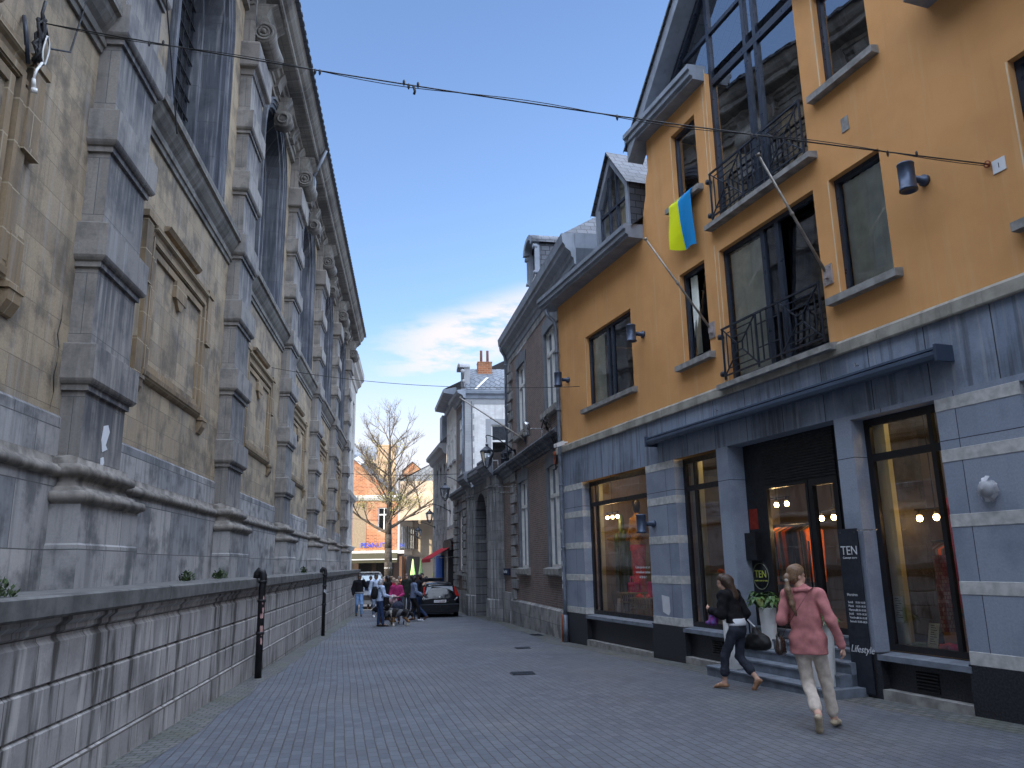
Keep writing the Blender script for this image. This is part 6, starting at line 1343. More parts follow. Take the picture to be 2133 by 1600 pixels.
# ================================================================ vehicles
def car(x,y,rot,paint,label,glass_c,scale=1.0,plate=None,roofbox=False):
    """small hatchback; local +y is the front of the car"""
    z=gz(y); t=thing('parked_car',label,'car',(x,y,z)); a=rad(rot)
    def W(u,v,w): return Vector((x+(u*math.cos(a)-v*math.sin(a))*scale,y+(u*math.sin(a)+v*math.cos(a))*scale,z+w*scale))
    # stations: y, half width at sill / waist / shoulder / roof, heights
    st=[(-2.03,.60,.70,.66,.60,.34,.62,.74,.80),(-1.98,.80,.84,.82,.72,.28,.60,.86,.92),(-1.90,.83,.855,.83,.66,.24,.60,.93,1.05),(-1.72,.845,.86,.83,.585,.22,.60,.95,1.30),(-1.52,.85,.86,.83,.565,.2,.6,.95,1.40),(-1.0,.85,.865,.835,.58,.2,.6,.95,1.455),(-.2,.85,.865,.84,.585,.2,.6,.94,1.47),(.35,.85,.865,.84,.565,.2,.6,.94,1.42),(1.0,.85,.865,.82,.62,.2,.6,.93,1.02),(1.6,.84,.85,.78,.62,.22,.58,.82,.88),(2.0,.78,.78,.70,.55,.26,.52,.66,.72),(2.12,.62,.62,.55,.45,.32,.5,.58,.62)]
    rings=[]
    for (yy,w0,w1,w2,w3,z0,z1,z2,z3) in st:
        h=[(w0*.92,z0),(w0,z0+.06),(w1,z1),(w2,z2-.03),(w2-.02,z2),(w3+.05,z3-.09),(w3-.04,z3-.015),(w3*.5,z3+.012)]
        rings.append([(p,yy,q) for p,q in h]+[(-p,yy,q) for p,q in reversed(h)])
    m=MB(W)
    for i in range(len(rings)-1):
        A,B=rings[i],rings[i+1]; k=len(A)
        for j in range(k-1): m.face([A[j],A[j+1],B[j+1],B[j]],True)
    m.face(rings[0]); m.face(rings[-1]); m.face([rings[0][0],rings[-1][0],rings[-1][-1],rings[0][-1]]); m.build('body',paint,t)
    gl=glass_c
    m=MB(W); m.face([(-.60,-1.935,.96),(.60,-1.935,.96),(.62,-1.915,1.02),(.55,-1.752,1.29),(.50,-1.71,1.33),(-.50,-1.71,1.33),(-.55,-1.752,1.29),(-.62,-1.915,1.02)]); m.build('rear_window',gl,t)
    m=MB(W); m.box(-.55,.55,-1.78,-1.62,1.375,1.41); m.build('spoiler',paint,t)
    for s in (-1,1):
        m=MB(W); m.face([(s*.862,-1.3,.97),(s*.862,.75,.97),(s*.63,.2,1.40),(s*.63,-1.3,1.39),(s*.78,-1.6,1.02)]) ; m.build('side_window',gl,t)
        m=MB(W); P=[(.845,.90),(.66,.92),(.60,1.32),(.655,1.33)]; m.face([(s*.83,-1.945,.88),(s*.66,-1.97,.90),(s*.62,-1.80,1.27),(s*.665,-1.74,1.30)]); m.face([(s*.83,-1.945,.88),(s*.865,-1.75,.92),(s*.70,-1.65,1.28),(s*.665,-1.74,1.30)]); m.build('tail_light',fabric('red_lens',(0.32,0.02,0.015),.2),t)
        for yy in (-1.28,1.32):
            m=MB(W)
            k=22; R=.31; pr=[(.13,-.09),(.24,-.10),(.30,-.085),(.31,-.03),(.31,.05),(.29,.09),(.13,.1)]
            for i in range(len(pr)-1):
                for j in range(k):
                    a0,a1=2*math.pi*j/k,2*math.pi*(j+1)/k; (r0,o0),(r1,o1)=pr[i],pr[i+1]
                    m.face([(s*(.76)+o0,yy+r0*math.cos(a0),.31+r0*math.sin(a0)),(s*.76+o0,yy+r0*math.cos(a1),.31+r0*math.sin(a1)),(s*.76+o1,yy+r1*math.cos(a1),.31+r1*math.sin(a1)),(s*.76+o1,yy+r1*math.cos(a0),.31+r1*math.sin(a0))],True)
            w=m.build('wheel',M['black'],t); m=MB(W); 
            for j in range(10): a0,a1=2*math.pi*j/10,2*math.pi*(j+1)/10; m.face([(s*.84,yy,.31),(s*.84,yy+.2*math.cos(a0),.31+.2*math.sin(a0)),(s*.84,yy+.2*math.cos(a1),.31+.2*math.sin(a1))])
            m.build('rim',M['steel'],w)
        m=MB(W); m.box(min(s*.86,s*1.0),max(s*.86,s*1.0),.62,.72,.98,1.12); m.build('wing_mirror',paint,t)
        m=MB(W); m.box(min(s*.35,s*.66),max(s*.35,s*.66),2.03,2.1,.58,.68); m.build('headlight',M['paper'],t)
    m=MB(W); m.box(-.82,.82,-2.085,-1.9,.42,.56); m.box(-.80,.80,-2.07,-1.9,.25,.42); m.build('bumper',paint,t)
    m=MB(W); m.box(-.84,.84,-2.09,-1.9,.555,.575); m.build('bumper_trim',fabric('grey_trim',(0.07,0.08,0.10),.5),t)
    m=MB(W); m.tube([(.33,-2.03,.66),(.47,-1.985,.82)],.012,6); m.build('wiper',M['steel'],t)
    m=MB(W); m.lathe([(.001,0),(.05,0),(.05,.01),(.001,.012)],(0,-2.03,.84),12,'n'); m.build('badge',M['steel'],t)
    if plate:
        m=MB(W); m.box(-.26,.26,-2.075,-2.05,.64,.75); p=m.build('number_plate',M['paper'],t)
        text('lettering',plate,W,0,-2.077,.655,.098,fabric('plate_red',(0.25,0.03,0.04)),p,'CENTER')
    if roofbox: m=MB(W); m.box(-.55,.55,-1.2,-1.1,1.47,1.60); m.box(-.55,.55,-.1,0,1.47,1.60); m.box(-.60,.60,-1.3,.1,1.58,1.64); m.build('roof_rack',M['iron'],t)
    m=MB(W); m.box(-.85,.85,-.95,.95,.16,.4); m.box(-.62,.62,-1.95,1.9,.2,.45); m.build('underbody',M['black'],t)
    return t
blackp=plain('black_car_paint',(0.008,0.009,0.012),0.16,0.0,0.05,2,spec=0.5)
rearglass=plain('tinted_rear_glass',(0.02,0.045,0.075),0.10,0.0,0.05,2,spec=0.55)
car(1.08,36.9,3.5,blackp,'black hatchback with rear towards us beside the gateway pier',rearglass,1.0,'1-YTE-228')
car(1.0,44.6,4,plain('dark_grey_paint',(0.03,0.035,0.045),0.2,0,.05,2,spec=.6),'dark car with roof rack parked beyond the black hatchback',rearglass,1.0,None,True)
def van(x,y,rot):
    z=gz(y); t=thing('parked_van','white roofed van facing us, half hidden behind the man in the black jacket','van',(x,y,z)); a=rad(rot)
    W=lambda u,v,w: Vector((x+u*math.cos(a)-v*math.sin(a),y+u*math.sin(a)+v*math.cos(a),z+w))
    st=[(-2.3,.80,.9,.30,.70,.80),(-2.2,.92,.80,.25,.95,1.02),(-1.6,.95,.80,.22,1.05,1.22),(-.8,.95,.74,.22,1.10,1.86),(-.4,.95,.76,.22,1.1,1.96),(2.3,.95,.78,.22,1.1,1.98),(2.4,.9,.74,.3,1.1,1.9)]
    R=[]
    for (yy,w0,w3,z0,z2,z3) in st:
        h=[(w0*.95,z0),(w0,z0+.1),(w0,z2),(w3+.04,z3-.1),(w3-.05,z3)]; R.append([(p,yy,q) for p,q in h]+[(-p,yy,q) for p,q in reversed(h)])
    m=MB(W)
    for i in range(len(R)-1):
        for j in range(9): m.face([R[i][j],R[i][j+1],R[i+1][j+1],R[i+1][j]],j in(0,1,7,8))
    m.face(R[0]); m.face(R[-1]); m.build('body',plain('dark_blue_grey_paint',(0.06,0.07,0.09),.25,0,.05,2,spec=.6),t)
    m=MB(W); m.box(-.72,.72,-.35,2.2,1.97,2.01); m.box(-.62,.62,-.5,-.3,2.0,2.06); m.build('roof',M['white_paint'],t)
    m=MB(W); m.face([(-.80,-1.58,1.25),(.80,-1.58,1.25),(.70,-.86,1.84),(-.70,-.86,1.84)]); m.build('windscreen',plain('pale_windscreen',(0.20,0.26,0.28),0.05,0.2,.05,2,spec=1),t)
    m=MB(W); m.box(-.6,.6,-2.33,-2.28,.55,.8); m.build('grille',M['black'],t)
    for s in (-1,1):
        m=MB(W); m.box(min(s*.6,s*.86),max(s*.6,s*.86),-2.31,-2.2,.62,.82); m.build('headlight',M['paper'],t)
        m=MB(W); m.lathe([(.001,-.12),(.3,-.12),(.34,0),(.3,.12),(.001,.12)],(s*.84,-1.5,.34),18,'u'); m.build('wheel',M['black'],t)
        m=MB(W); m.box(min(s*.95,s*1.15),max(s*.95,s*1.15),-1.3,-1.2,1.15,1.4); m.build('wing_mirror',M['black'],t)
    m=MB(W)
    for i in range(3): m.box(-.96,-.951,-2+i*.2,1.9,.6+i*.12,.66+i*.12); m.box(.951,.96,-2+i*.2,1.9,.6+i*.12,.66+i*.12)
    m.build('stripe',M['white_paint'],t)
van(-2.55,48.5,4)
# ================================================================ bodies as one surface
def sdf_mesh(prims,res,name,mats,parent,cut=None,noise_amp=0.0,paint=None,k=0.02,label=None,seed=0):
    lo=np.array([1e9]*3); hi=-lo
    for p in prims:
        if p[0]=='sub': continue
        r=max(p[3],p[4]) if p[0]=='c' else max(p[2])
        for q in ((p[1],p[2]) if p[0]=='c' else (p[1],)):
            lo=np.minimum(lo,np.array(q)-r-3*res); hi=np.maximum(hi,np.array(q)+r+3*res)
    n=np.ceil((hi-lo)/res).astype(int)+1; D=np.full(n,1.0,dtype=np.float32)
    ax=[lo[i]+np.arange(n[i])*res for i in range(3)]
    def sub(a,b,mg):
        s=[max(0,int((a[i]-mg-lo[i])/res)) for i in range(3)]; e=[min(n[i],int((b[i]+mg-lo[i])/res)+2) for i in range(3)]
        G=np.meshgrid(*[ax[i][s[i]:e[i]] for i in range(3)],indexing='ij'); return tuple(slice(s[i],e[i]) for i in range(3)),np.stack(G,-1)
    for p in prims:
        if p[0]=='c':
            a,b,ra,rb=np.array(p[1],float),np.array(p[2],float),p[3],p[4]; fl=p[5] if len(p)>5 else None   # fl=(axis vec, factor)
            R=max(ra,rb); sl,P=sub(np.minimum(a,b)-R,np.maximum(a,b)+R,.06+k)
            d=b-a; L=d@d+1e-9; t=np.clip(((P-a)@d)/L,0,1); q=P-(a+t[...,None]*d)
            if fl: v=np.array(fl[0],float); v/=np.linalg.norm(v); q=q+((q@v)*(fl[1]-1))[...,None]*v
            dd=np.linalg.norm(q,axis=-1)-(ra+(rb-ra)*t)
        else:
            c=np.array(p[1],float); r=np.array(p[2],float); R=max(r); sl,P=sub(c-R,c+R,.06+k); q=P-c
            if len(p)>3: q=q@np.array(p[3])          # rotation matrix rows = local axes in columns
            kk=np.linalg.norm(q/r,axis=-1); k2=np.linalg.norm(q/(r*r),axis=-1)+1e-6; dd=kk*(kk-1)/k2
        kp=k
        if len(p)>6 and p[0]=='c': kp=p[6]
        E=D[sl]; h=np.clip(kp-np.abs(E-dd),0,None)/kp; D[sl]=np.minimum(E,dd)-h*h*kp*.25
    G=None
    if noise_amp or cut:
        G=np.stack(np.meshgrid(*ax,indexing='ij'),-1)
        if noise_amp:
            s=seed; x,y,z=G[...,0],G[...,1],G[...,2]
            D=D+noise_amp*(np.sin(x*31+z*17+s)*np.sin(z*23+y*19+s*2)+.6*np.sin(z*47+x*21+s*3)*np.sin(y*41+s)).astype(np.float32)
        if cut: D=np.maximum(D,cut(G).astype(np.float32))
    D[0]=D[-1]=1; D[:,0]=D[:,-1]=1; D[:,:,0]=D[:,:,-1]=1
    ins=D<0
    c=np.zeros(np.array(n)-1,dtype=np.int32); acc=np.zeros(tuple(np.array(n)-1)+(3,),dtype=np.float32); cnt=np.zeros(np.array(n)-1,dtype=np.float32)
    sl0=slice(0,-1); sl1=slice(1,None); off=[(i,j,l) for i in (0,1) for j in (0,1) for l in (0,1)]
    S_=lambda o:(sl1 if o[0] else sl0,sl1 if o[1] else sl0,sl1 if o[2] else sl0)
    for o in off: c+=ins[S_(o)]
    act=(c>0)&(c<8)
    for o in off:
        for axn in range(3):
            if o[axn]==0:
                o2=list(o); o2[axn]=1; A=D[S_(o)]; B=D[S_(tuple(o2))]; x=(A<0)!=(B<0)
                t=np.where(x,A/(A-B+1e-12),0)
                for d3 in range(3): acc[...,d3]+=np.where(x,(t if d3==axn else o[d3]),0)
                cnt+=x
    idx=-np.ones(act.shape,dtype=np.int64); w=np.argwhere(act); idx[act]=np.arange(len(w))
    V=lo+(w+acc[act]/cnt[act][:,None])*res
    faces=[]
    for axn in range(3):
        a_,b_=[(1,2),(2,0),(0,1)][axn]
        A=ins; sA=[slice(None)]*3; sB=[slice(None)]*3; sA[axn]=slice(0,-1); sB[axn]=slice(1,None)
        e=np.argwhere(A[tuple(sA)]!=A[tuple(sB)]); 
        if not len(e): continue
        e=e[(e[:,a_]>0)&(e[:,b_]>0)]; sgn=A[tuple(sA)][e[:,0],e[:,1],e[:,2]]
        def g(da,db): q=e.copy(); q[:,a_]-=da; q[:,b_]-=db; return idx[q[:,0],q[:,1],q[:,2]]
        Q=np.stack([g(1,1),g(0,1),g(0,0),g(1,0)],1); Q[~sgn]=Q[~sgn][:,::-1]; faces.append(Q)
    Fc=np.concatenate(faces); Fc=Fc[(Fc>=0).all(1)]
    me=bpy.data.meshes.new(name); me.from_pydata(V.tolist(),[],Fc.tolist()); 
    for mm in (mats if isinstance(mats,(list,tuple)) else [mats]): me.materials.append(mm)
    me.polygons.foreach_set('use_smooth',[True]*len(me.polygons))
    if paint is not None:
        cen=V[Fc].mean(1); me.polygons.foreach_set('material_index',paint(cen).astype(int).tolist())
    me.update(); o=bpy.data.objects.new(name,me); COL.objects.link(o); o.parent=parent
    if label: o['label']=label
    return o
def hand(prims,wrist,dirn,palm,s=1.0,curl=.5,side=1):
    """palm and five bent fingers growing out of the wrist; dirn along the hand, palm = direction the palm faces"""
    d=Vector(dirn).normalized(); n=Vector(palm); n=(n-d*n.dot(d)).normalized(); x=d.cross(n)*side; w=Vector(wrist)
    prims.append(('c',tuple(w),tuple(w+d*.075*s),.026*s,.034*s,(tuple(n),1.7)))
    for i,(o,L) in enumerate(((-.030,.062),(-.010,.074),(.010,.078),(.029,.070))):
        p0=w+d*.078*s+x*o*s; p1=p0+(d*math.cos(curl*.6)+n*math.sin(curl*.6))*L*.45*s; p2=p1+(d*math.cos(curl*1.6)+n*math.sin(curl*1.6))*L*.35*s; p3=p2+(d*math.cos(curl*2.5)+n*math.sin(curl*2.5))*L*.28*s
        for a,b,r in ((p0,p1,.0088),(p1,p2,.0078),(p2,p3,.007)): prims.append(('c',tuple(a),tuple(b),r*s,r*.92*s,None,.006))
    t0=w+d*.03*s+x*.030*s; t1=t0+(d*.6+x*.75+n*.25).normalized()*.035*s; t2=t1+(d*.95+x*.2+n*.4).normalized()*.03*s
    prims.append(('c',tuple(t0),tuple(t1),.012*s,.0095*s,None,.01)); prims.append(('c',tuple(t1),tuple(t2),.0095*s,.008*s,None,.006))
def head(prims,c,face,s=1.0,up=(0,0,1)):
    """skull, jaw, nose, lips, brow, ears; c is the centre of the head"""
    f=Vector(face).normalized(); u=Vector(up); u=(u-f*u.dot(f)).normalized(); r=f.cross(u); c=Vector(c); R=np.array([r,f,u]).T
    P=lambda a,b,d_: tuple(c+(r*a+f*b+u*d_)*s)
    prims+= [('e',P(0,-.01,.03),(.074*s,.092*s,.088*s),R),('e',P(0,.022,-.045),(.055*s,.062*s,.066*s),R),('e',P(0,.075,-.03),(.012*s,.02*s,.022*s),R),('e',P(0,.088,-.028),(.013*s,.012*s,.011*s),R),('e',P(0,.072,-.063),(.022*s,.012*s,.009*s),R),('e',P(0,.062,-.095),(.02*s,.018*s,.015*s),R),('e',P(-.03,.068,.012),(.02*s,.012*s,.009*s),R),('e',P(.03,.068,.012),(.02*s,.012*s,.009*s),R),('e',P(-.077,-.008,-.012),(.010*s,.020*s,.030*s),R),('e',P(.077,-.008,-.012),(.010*s,.020*s,.030*s),R)]
    return R
# ================================================================ people
def lpart(m,name,mat,parent,label=None):
    """mesh whose points are already in the thing's own space"""
    me=m.build(name,mat,None,label,weld=False); me.parent=parent; return me
class LF:
    def __init__(s): s.d=Vector((1,0,0)); s.nv=Vector((0,1,0))
    def __call__(s,a,b,c): return Vector((a,b,c))
LOC=LF()
M['shoe_black']=fabric('black_shoe',(0.02,0.02,0.02),.5); M['denim']=fabric('blue_denim',(0.07,0.15,0.32)); M['denim_dark']=fabric('dark_denim',(0.03,0.05,0.11))
def hairm(c): return plain('hair_%d'%int(c[0]*1000),c,0.55,0,0.35,60)
def person(x,y,head_deg,label,H=1.72,legs=None,arms=None,face=(0,1,0),lean=(0,0),top=None,bottom=None,shoes=None,hair=(0.05,0.03,0.02),hair_style='short',skin=None,hem=.95,res=.022,top_r=.02,trouser_end=.93,bare=False,coat=None,hoff=(0,0),k=.03,group='people gathered in the street',folds=.0,shx=0.0,skirt=None):
    z=gz(y); t=thing('person',label,'person',(x,y,z),group); t.rotation_euler=(0,0,-rad(head_deg)); s=H/1.72
    legs=legs or {'L':((-.10,.05,.49),(-.10,-.02,.085)),'R':((.10,.03,.49),(.11,.0,.085))}
    arms=arms or {'L':((-.24,-.02,1.14),(-.25,.08,.88)),'R':((.24,-.02,1.14),(.25,.08,.88))}
    S3=lambda p:(p[0]*s,p[1]*s,p[2]*s); lx,ly=lean; skin=skin or M['skin']; Y=(0,1,0)
    px,py=0,0
    sh={'L':(-.165+lx+shx,ly,1.405),'R':(.165+lx+shx,ly,1.405)}; hip={'L':(-.085,0,.90),'R':(.085,0,.90)}
    hc=(lx*1.15+hoff[0],ly*1.3+.02+hoff[1],1.605)
    B=[]; c=lambda a,b,ra,rb,fl=None,kk=None: B.append(('c',S3(a),S3(b),ra*s,rb*s)+((fl,) if (fl or kk) else ())+((kk,) if kk else ()))
    c((0,0,.93),(lx*.5,ly*.5,1.12),.125,.105,(Y,1.35)); c((lx*.5,ly*.5,1.15),(lx,ly,1.33),.115,.13,(Y,1.45)); c((lx,ly,1.40),(hc[0]*.9+lx*.1,hc[1]-.015,1.55),.058,.05)
    for q in 'LR':
        kn,an=legs[q]; c(hip[q],kn,.078,.05); c(kn,tuple(kn[i]*.65+an[i]*.35 for i in range(3)),.05,.052); c(tuple(kn[i]*.65+an[i]*.35 for i in range(3)),an,.052,.034)
        el,wr=arms[q][:2]; c((lx+shx,ly,1.40),sh[q],.06,.052); c(sh[q],el,.048,.038); c(el,wr,.038,.025)
    head(B,S3(hc),face,s)
    for q in 'LR':
        el,wr=arms[q][:2]; d=arms[q][2] if len(arms[q])>2 else tuple(wr[i]-el[i] for i in range(3)); pn=arms[q][3] if len(arms[q])>3 else ((-1 if q=='R' else 1),.2,0); hand(B,S3(wr),d,pn,s*.95,.55,1 if q=='L' else -1)
    feet={}
    for q in 'LR':
        kn,an=legs[q]; f=legs[q+'f'] if q+'f' in legs else (an[0],an[1]+.15,.035); feet[q]=f
        c(tuple(an),f,.035,.03)
    body=sdf_mesh(B,res if res<.015 else .016,'body',skin,t,k=.018)
    # trousers
    T=[]; ct=lambda a,b,ra,rb,fl=None: T.append(('c',S3(a),S3(b),ra*s,rb*s,fl))
    ct((0,-.005,.90),(lx*.3,ly*.3,1.0),.145,.125,(Y,1.3))
    for q in 'LR':
        kn,an=legs[q]; e=tuple(kn[i]+(an[i]-kn[i])*trouser_end for i in range(3)); ct(hip[q],kn,.092,.066); ct(kn,e,.066,.056 if trouser_end>.8 else .062)
    sdf_mesh(T,res,'trousers',bottom or M['denim'],t,k=k,noise_amp=.003+folds,seed=int(abs(x)*10),cut=(lambda G:G[...,2]-(1.05*s if hem>=.9 else (hem+.05)*s)))
    # top
    U=[]; cu=lambda a,b,ra,rb,fl=None: U.append(('c',S3(a),S3(b),ra*s,rb*s,fl)); g=top_r
    wa=.118 if hem>=.9 else .150
    cu((0,0,hem-.05),(lx*.5,ly*.5,1.14),.150+g,wa+g,(Y,1.4)); cu((lx*.5,ly*.5,1.14),(lx,ly,1.34),wa+g,.135+g,(Y,1.45)); cu((lx,ly,1.43),(lx,ly,1.46),.07+g*.5,.06+g*.4)
    if hem<.9:
        for q in (-1,1): cu((q*.085,0,.93),(q*(.07 if hem>.6 else .05),0,hem-.03),.112+g*.4,.118+g*.6)
    for q in 'LR':
        el,wr=arms[q][:2]; w2=tuple(el[i]+(wr[i]-el[i])*.93 for i in range(3)); cu((lx+shx,ly,1.39),sh[q],.07+g*.6,.056+g); cu(sh[q],el,.056+g,.046+g*.8); cu(el,w2,.046+g*.8,.037+g*.6)
    wr_low=min(arms[q][1][2] for q in 'LR')
    sdf_mesh(U,res,'top',top or fabric('black_cloth',(0.02,0.02,0.022)),t,k=k,noise_amp=.003+folds,seed=int(y*7),cut=(lambda G: np.where(np.abs(G[...,0])<.215*s,hem*s-G[...,2],-1.0)))
    for q in 'LR':
        kn,an=legs[q]; f=feet[q]; d=Vector(f)-Vector(an); 
        heel=tuple(Vector(an)-Vector((d.x,d.y,0)).normalized()*.03-Vector((0,0,.035)) if d.z>-.10 else Vector(an)-d.normalized()*.0+Vector((0,-.045,-.02)))
        P=[('c',S3(heel),S3(f),.038*s,.036*s,((0,0,1),1.25)),('c',S3((an[0],an[1],an[2]-.03)),S3(tuple((Vector(an)+Vector(f))*.5)),.038*s,.034*s),('c',S3(f),S3(tuple(Vector(f)+d.normalized()*.055)),.038*s,.026*s,((0,0,1),1.4))]
        sdf_mesh(P,min(res,.014),'shoe',shoes or M['shoe_black'],t,k=.02)
    # hair
    f=Vector(face).normalized(); hcS=Vector(S3(hc)); R=np.array([f.cross(Vector((0,0,1))),f,Vector((0,0,1))]).T
    Hh=[('e',tuple(hcS-f*.012+Vector((0,0,.038*s))),(.086*s,.102*s,.097*s),R),('e',tuple(hcS-f*.045*s+Vector((0,0,-.01*s))),(.080*s,.07*s,.085*s),R)]
    if hair_style=='long': Hh+=[('c',tuple(hcS-f*.06*s),tuple(hcS-f*.09*s+Vector((0,0,-.22*s))),.075*s,.06*s)]
    if hair_style=='bob': Hh+=[('e',tuple(hcS-f*.03*s+Vector((0,0,-.03*s))),(.098*s,.085*s,.10*s),R)]
    fv=np.array(f); hv=np.array(hcS)
    def cut(G):
        q=G-hv; a=q@fv; z=q[...,2]; return np.where(z>.035*s,a-.13,np.where(z>-.2,a-.02*s-np.clip(z,-.1,.04)*.6,-1))
    if hair_style!='hat': sdf_mesh(Hh,min(res,.014),'hair',hairm(hair),t,cut=cut,noise_amp=.003,k=.02)
    return t,s,hcS,f
# ---------------- the woman in the pink blazer
def pink_woman():
    beige=fabric('cream_trousers',(0.58,0.50,0.42)); pink=fabric('dusty_pink_linen',(0.44,0.175,0.17))
    legs={'L':((-.055,.06,.47),(.075,-.26,.20)),'Lf':(.06,-.20,.045),'R':((.12,.16,.49),(.16,.20,.09)),'Rf':(.175,.35,.035)}
    arms={'L':((-.255,-.05,1.13),(-.235,.20,1.18),(-.1,.9,.1),(.3,0,-1)),'R':((.27,-.06,1.13),(.345,.0,.86),(.12,.12,-1),(-1,.2,0))}
    t,s,hc,f=person(4.28,8.50,36,'woman in a dusty pink blazer and cream trousers walking away with a crossbody bag',1.70,legs,arms,(.80,.60,-.02),(-.01,.015),pink,beige,fabric('beige_sneaker',(0.42,0.34,0.24)),(0.17,0.10,0.055),'pony',None,.775,.0095,.014,.80,hoff=(-.05,0),group=None,folds=.0015)
    # hair: swept back to a band, long ponytail
    P=[('e',tuple(hc+Vector((-.085,-.06,-.01))),(.04,.05,.05)),('c',tuple(hc+Vector((-.095,-.09,-.03))),tuple(hc+Vector((-.085,-.125,-.15))),.024,.034),('c',tuple(hc+Vector((-.085,-.125,-.15))),tuple(hc+Vector((-.05,-.14,-.30))),.034,.028),('c',tuple(hc+Vector((-.05,-.145,-.30))),tuple(hc+Vector((-.02,-.135,-.42))),.028,.010)]
    sdf_mesh(P,.009,'ponytail',plain('light_brown_hair',(0.15,0.09,0.05),.5,0,.4,55),t,noise_amp=.004,k=.03)
    sdf_mesh([('c',tuple(hc+Vector((-.095,-.088,-.028))),tuple(hc+Vector((-.093,-.10,-.045))),.026,.026)],.009,'hair_band',fabric('pale_band',(0.4,0.35,0.3)),t)
    # lapels / collar, skirt of the blazer with its vent
    C=[('c',(-.07,-.075,1.435),(.05,-.075,1.44),.022,.022,((0,1,0),1.5)),('c',(-.07,-.07,1.435),(-.095,.02,1.41),.022,.02),('c',(.05,-.07,1.44),(.085,.02,1.41),.022,.02)]
    sdf_mesh(C,.009,'collar',pink,t,k=.02)
    # strap from right shoulder over the back to the bag on the left hip
    m=MB(LOC); pts=[]
    for i in range(17):
        a=i/16; xx=.085-.345*a; zz=1.435-.50*a; yy=-.125-.045*math.sin(a*3.0); pts.append((xx,yy+(.05 if a>.9 else 0),zz))
    pts=[(.10,.0,1.46)]+pts+[(-.27,-.04,.90)]
    for (a,b) in zip(pts,pts[1:]):
        A=Vector(a);B=Vector(b); w=Vector((.012,0,.014)); m.face([tuple(A-w),tuple(B-w),tuple(B+w),tuple(A+w)],True); o_=Vector((0,.006,0)); m.face([tuple(A-w+o_),tuple(B-w+o_),tuple(B+w+o_),tuple(A+w+o_)],True)
    lpart(m,'bag_strap',fabric('dark_purple_leather',(0.05,0.02,0.03),.5),t)
    bag=thing('handbag','small dark patent crossbody bag at the left hip of the woman in pink','bag',tuple(t.location)); bag.rotation_euler=t.rotation_euler
    sdf_mesh([('e',(-.285,-.03,.86),(.055,.10,.085)),('c',(-.29,-.10,.80),(-.29,.05,.78),.05,.05)],.009,'pouch',plain('patent_brown_leather',(0.035,0.022,0.018),.25,0,.3,12),bag,k=.04)
    m=MB(LOC); m.tube([(-.30,-.12,.88),(-.31,-.1,.95),(-.29,-.04,1.0),(-.31,.03,.94),(-.30,.05,.88)],.008,6); lpart(m,'handle',M['shoe_black'],bag)
pink_woman()
def black_woman():
    legs={'L':((-.09,.20,.50),(-.06,.26,.09)),'Lf':(-.05,.40,.03),'R':((.09,.06,.48),(.10,-.22,.17)),'Rf':(.10,-.16,.035)}
    arms={'L':((-.24,.10,1.12),(-.16,.36,1.18),(.2,.8,.5),(1,0,0)),'R':((.24,-.02,1.12),(.22,.14,.92))}
    t,s,hc,f=person(4.70,11.45,-35,'woman in black with rolled dark trousers walking left past the shop steps',1.60,legs,arms,(-.45,.88,-.15),(.0,.10),fabric('black_knit',(0.012,0.012,0.014)),fabric('washed_black_cotton',(0.035,0.04,0.055)),fabric('tan_flat_shoe',(0.34,0.19,0.11),.5),(0.055,0.032,0.02),'short',None,.99,.011,.035,.55,hoff=(0,.05),group=None,folds=.003)
    sdf_mesh([('c',tuple(hc+Vector((0,-.10,0.0))),tuple(hc+Vector((.03,-.15,-.2))),.07,.075),('e',tuple(hc+Vector((0,-.07,.02))),(.095,.09,.10))],.011,'long_hair',hairm((0.055,0.032,0.02)),t,noise_amp=.005,k=.04)
    sdf_mesh([('c',(0,0,.91),(0,.01,.955),.158,.15,((0,1,0),1.3))],.011,'white_shirt_hem',M['paper'],t,cut=lambda G:np.maximum(.885-G[...,2],G[...,2]-.985))
    for q,(kn,an) in (('L',((-.09,.20,.50),(-.06,.26,.09))),('R',((.09,.06,.48),(.10,-.22,.17)))):
        a=Vector(kn).lerp(Vector(an),.50)*.93; b=Vector(kn).lerp(Vector(an),.62)*.93; sdf_mesh([('c',tuple(a),tuple(b),.066,.066)],.011,'rolled_cuff',fabric('washed_black_cotton',(0,0,0)),t)
    b=thing('scarf','purple and violet printed scarf bundle in front of the woman in black','scarf',tuple(t.location)); b.rotation_euler=t.rotation_euler
    pm=masonry('violet_print',(0.04,0.025,0.10),(0.26,0.04,0.24),(0.1,0.1,0.3),.05,.04,.004,stain=.5,streak=0,kind='Object')
    sdf_mesh([('e',(-.16,.28,.99),(.05,.07,.07)),('e',(-.18,.31,.92),(.06,.10,.04)),('c',(-.15,.33,1.08),(-.16,.30,.95),.035,.06)],.011,'bundle',pm,b,noise_amp=.008,k=.03)
    bag=thing('handbag','large slouchy black tote bag behind the woman in black','bag',tuple(t.location)); bag.rotation_euler=t.rotation_euler
    sdf_mesh([('e',(.24,-.17,.66),(.09,.20,.12)),('c',(.24,-.30,.62),(.24,.0,.60),.075,.07),('c',(.23,-.17,.75),(.23,-.15,.82),.07,.04)],.011,'pouch',M['shoe_black'],bag,noise_amp=.005,k=.05)
    m=MB(LOC); m.tube([(.22,-.02,.98),(.25,-.14,.85),(.25,-.22,.74)],.010,6); lpart(m,'strap',M['paper'],bag); m=MB(LOC); m.tube([(.22,.05,1.05),(.26,-.04,.9),(.25,-.05,.72)],.012,6); lpart(m,'handle',M['shoe_black'],bag)
black_woman()
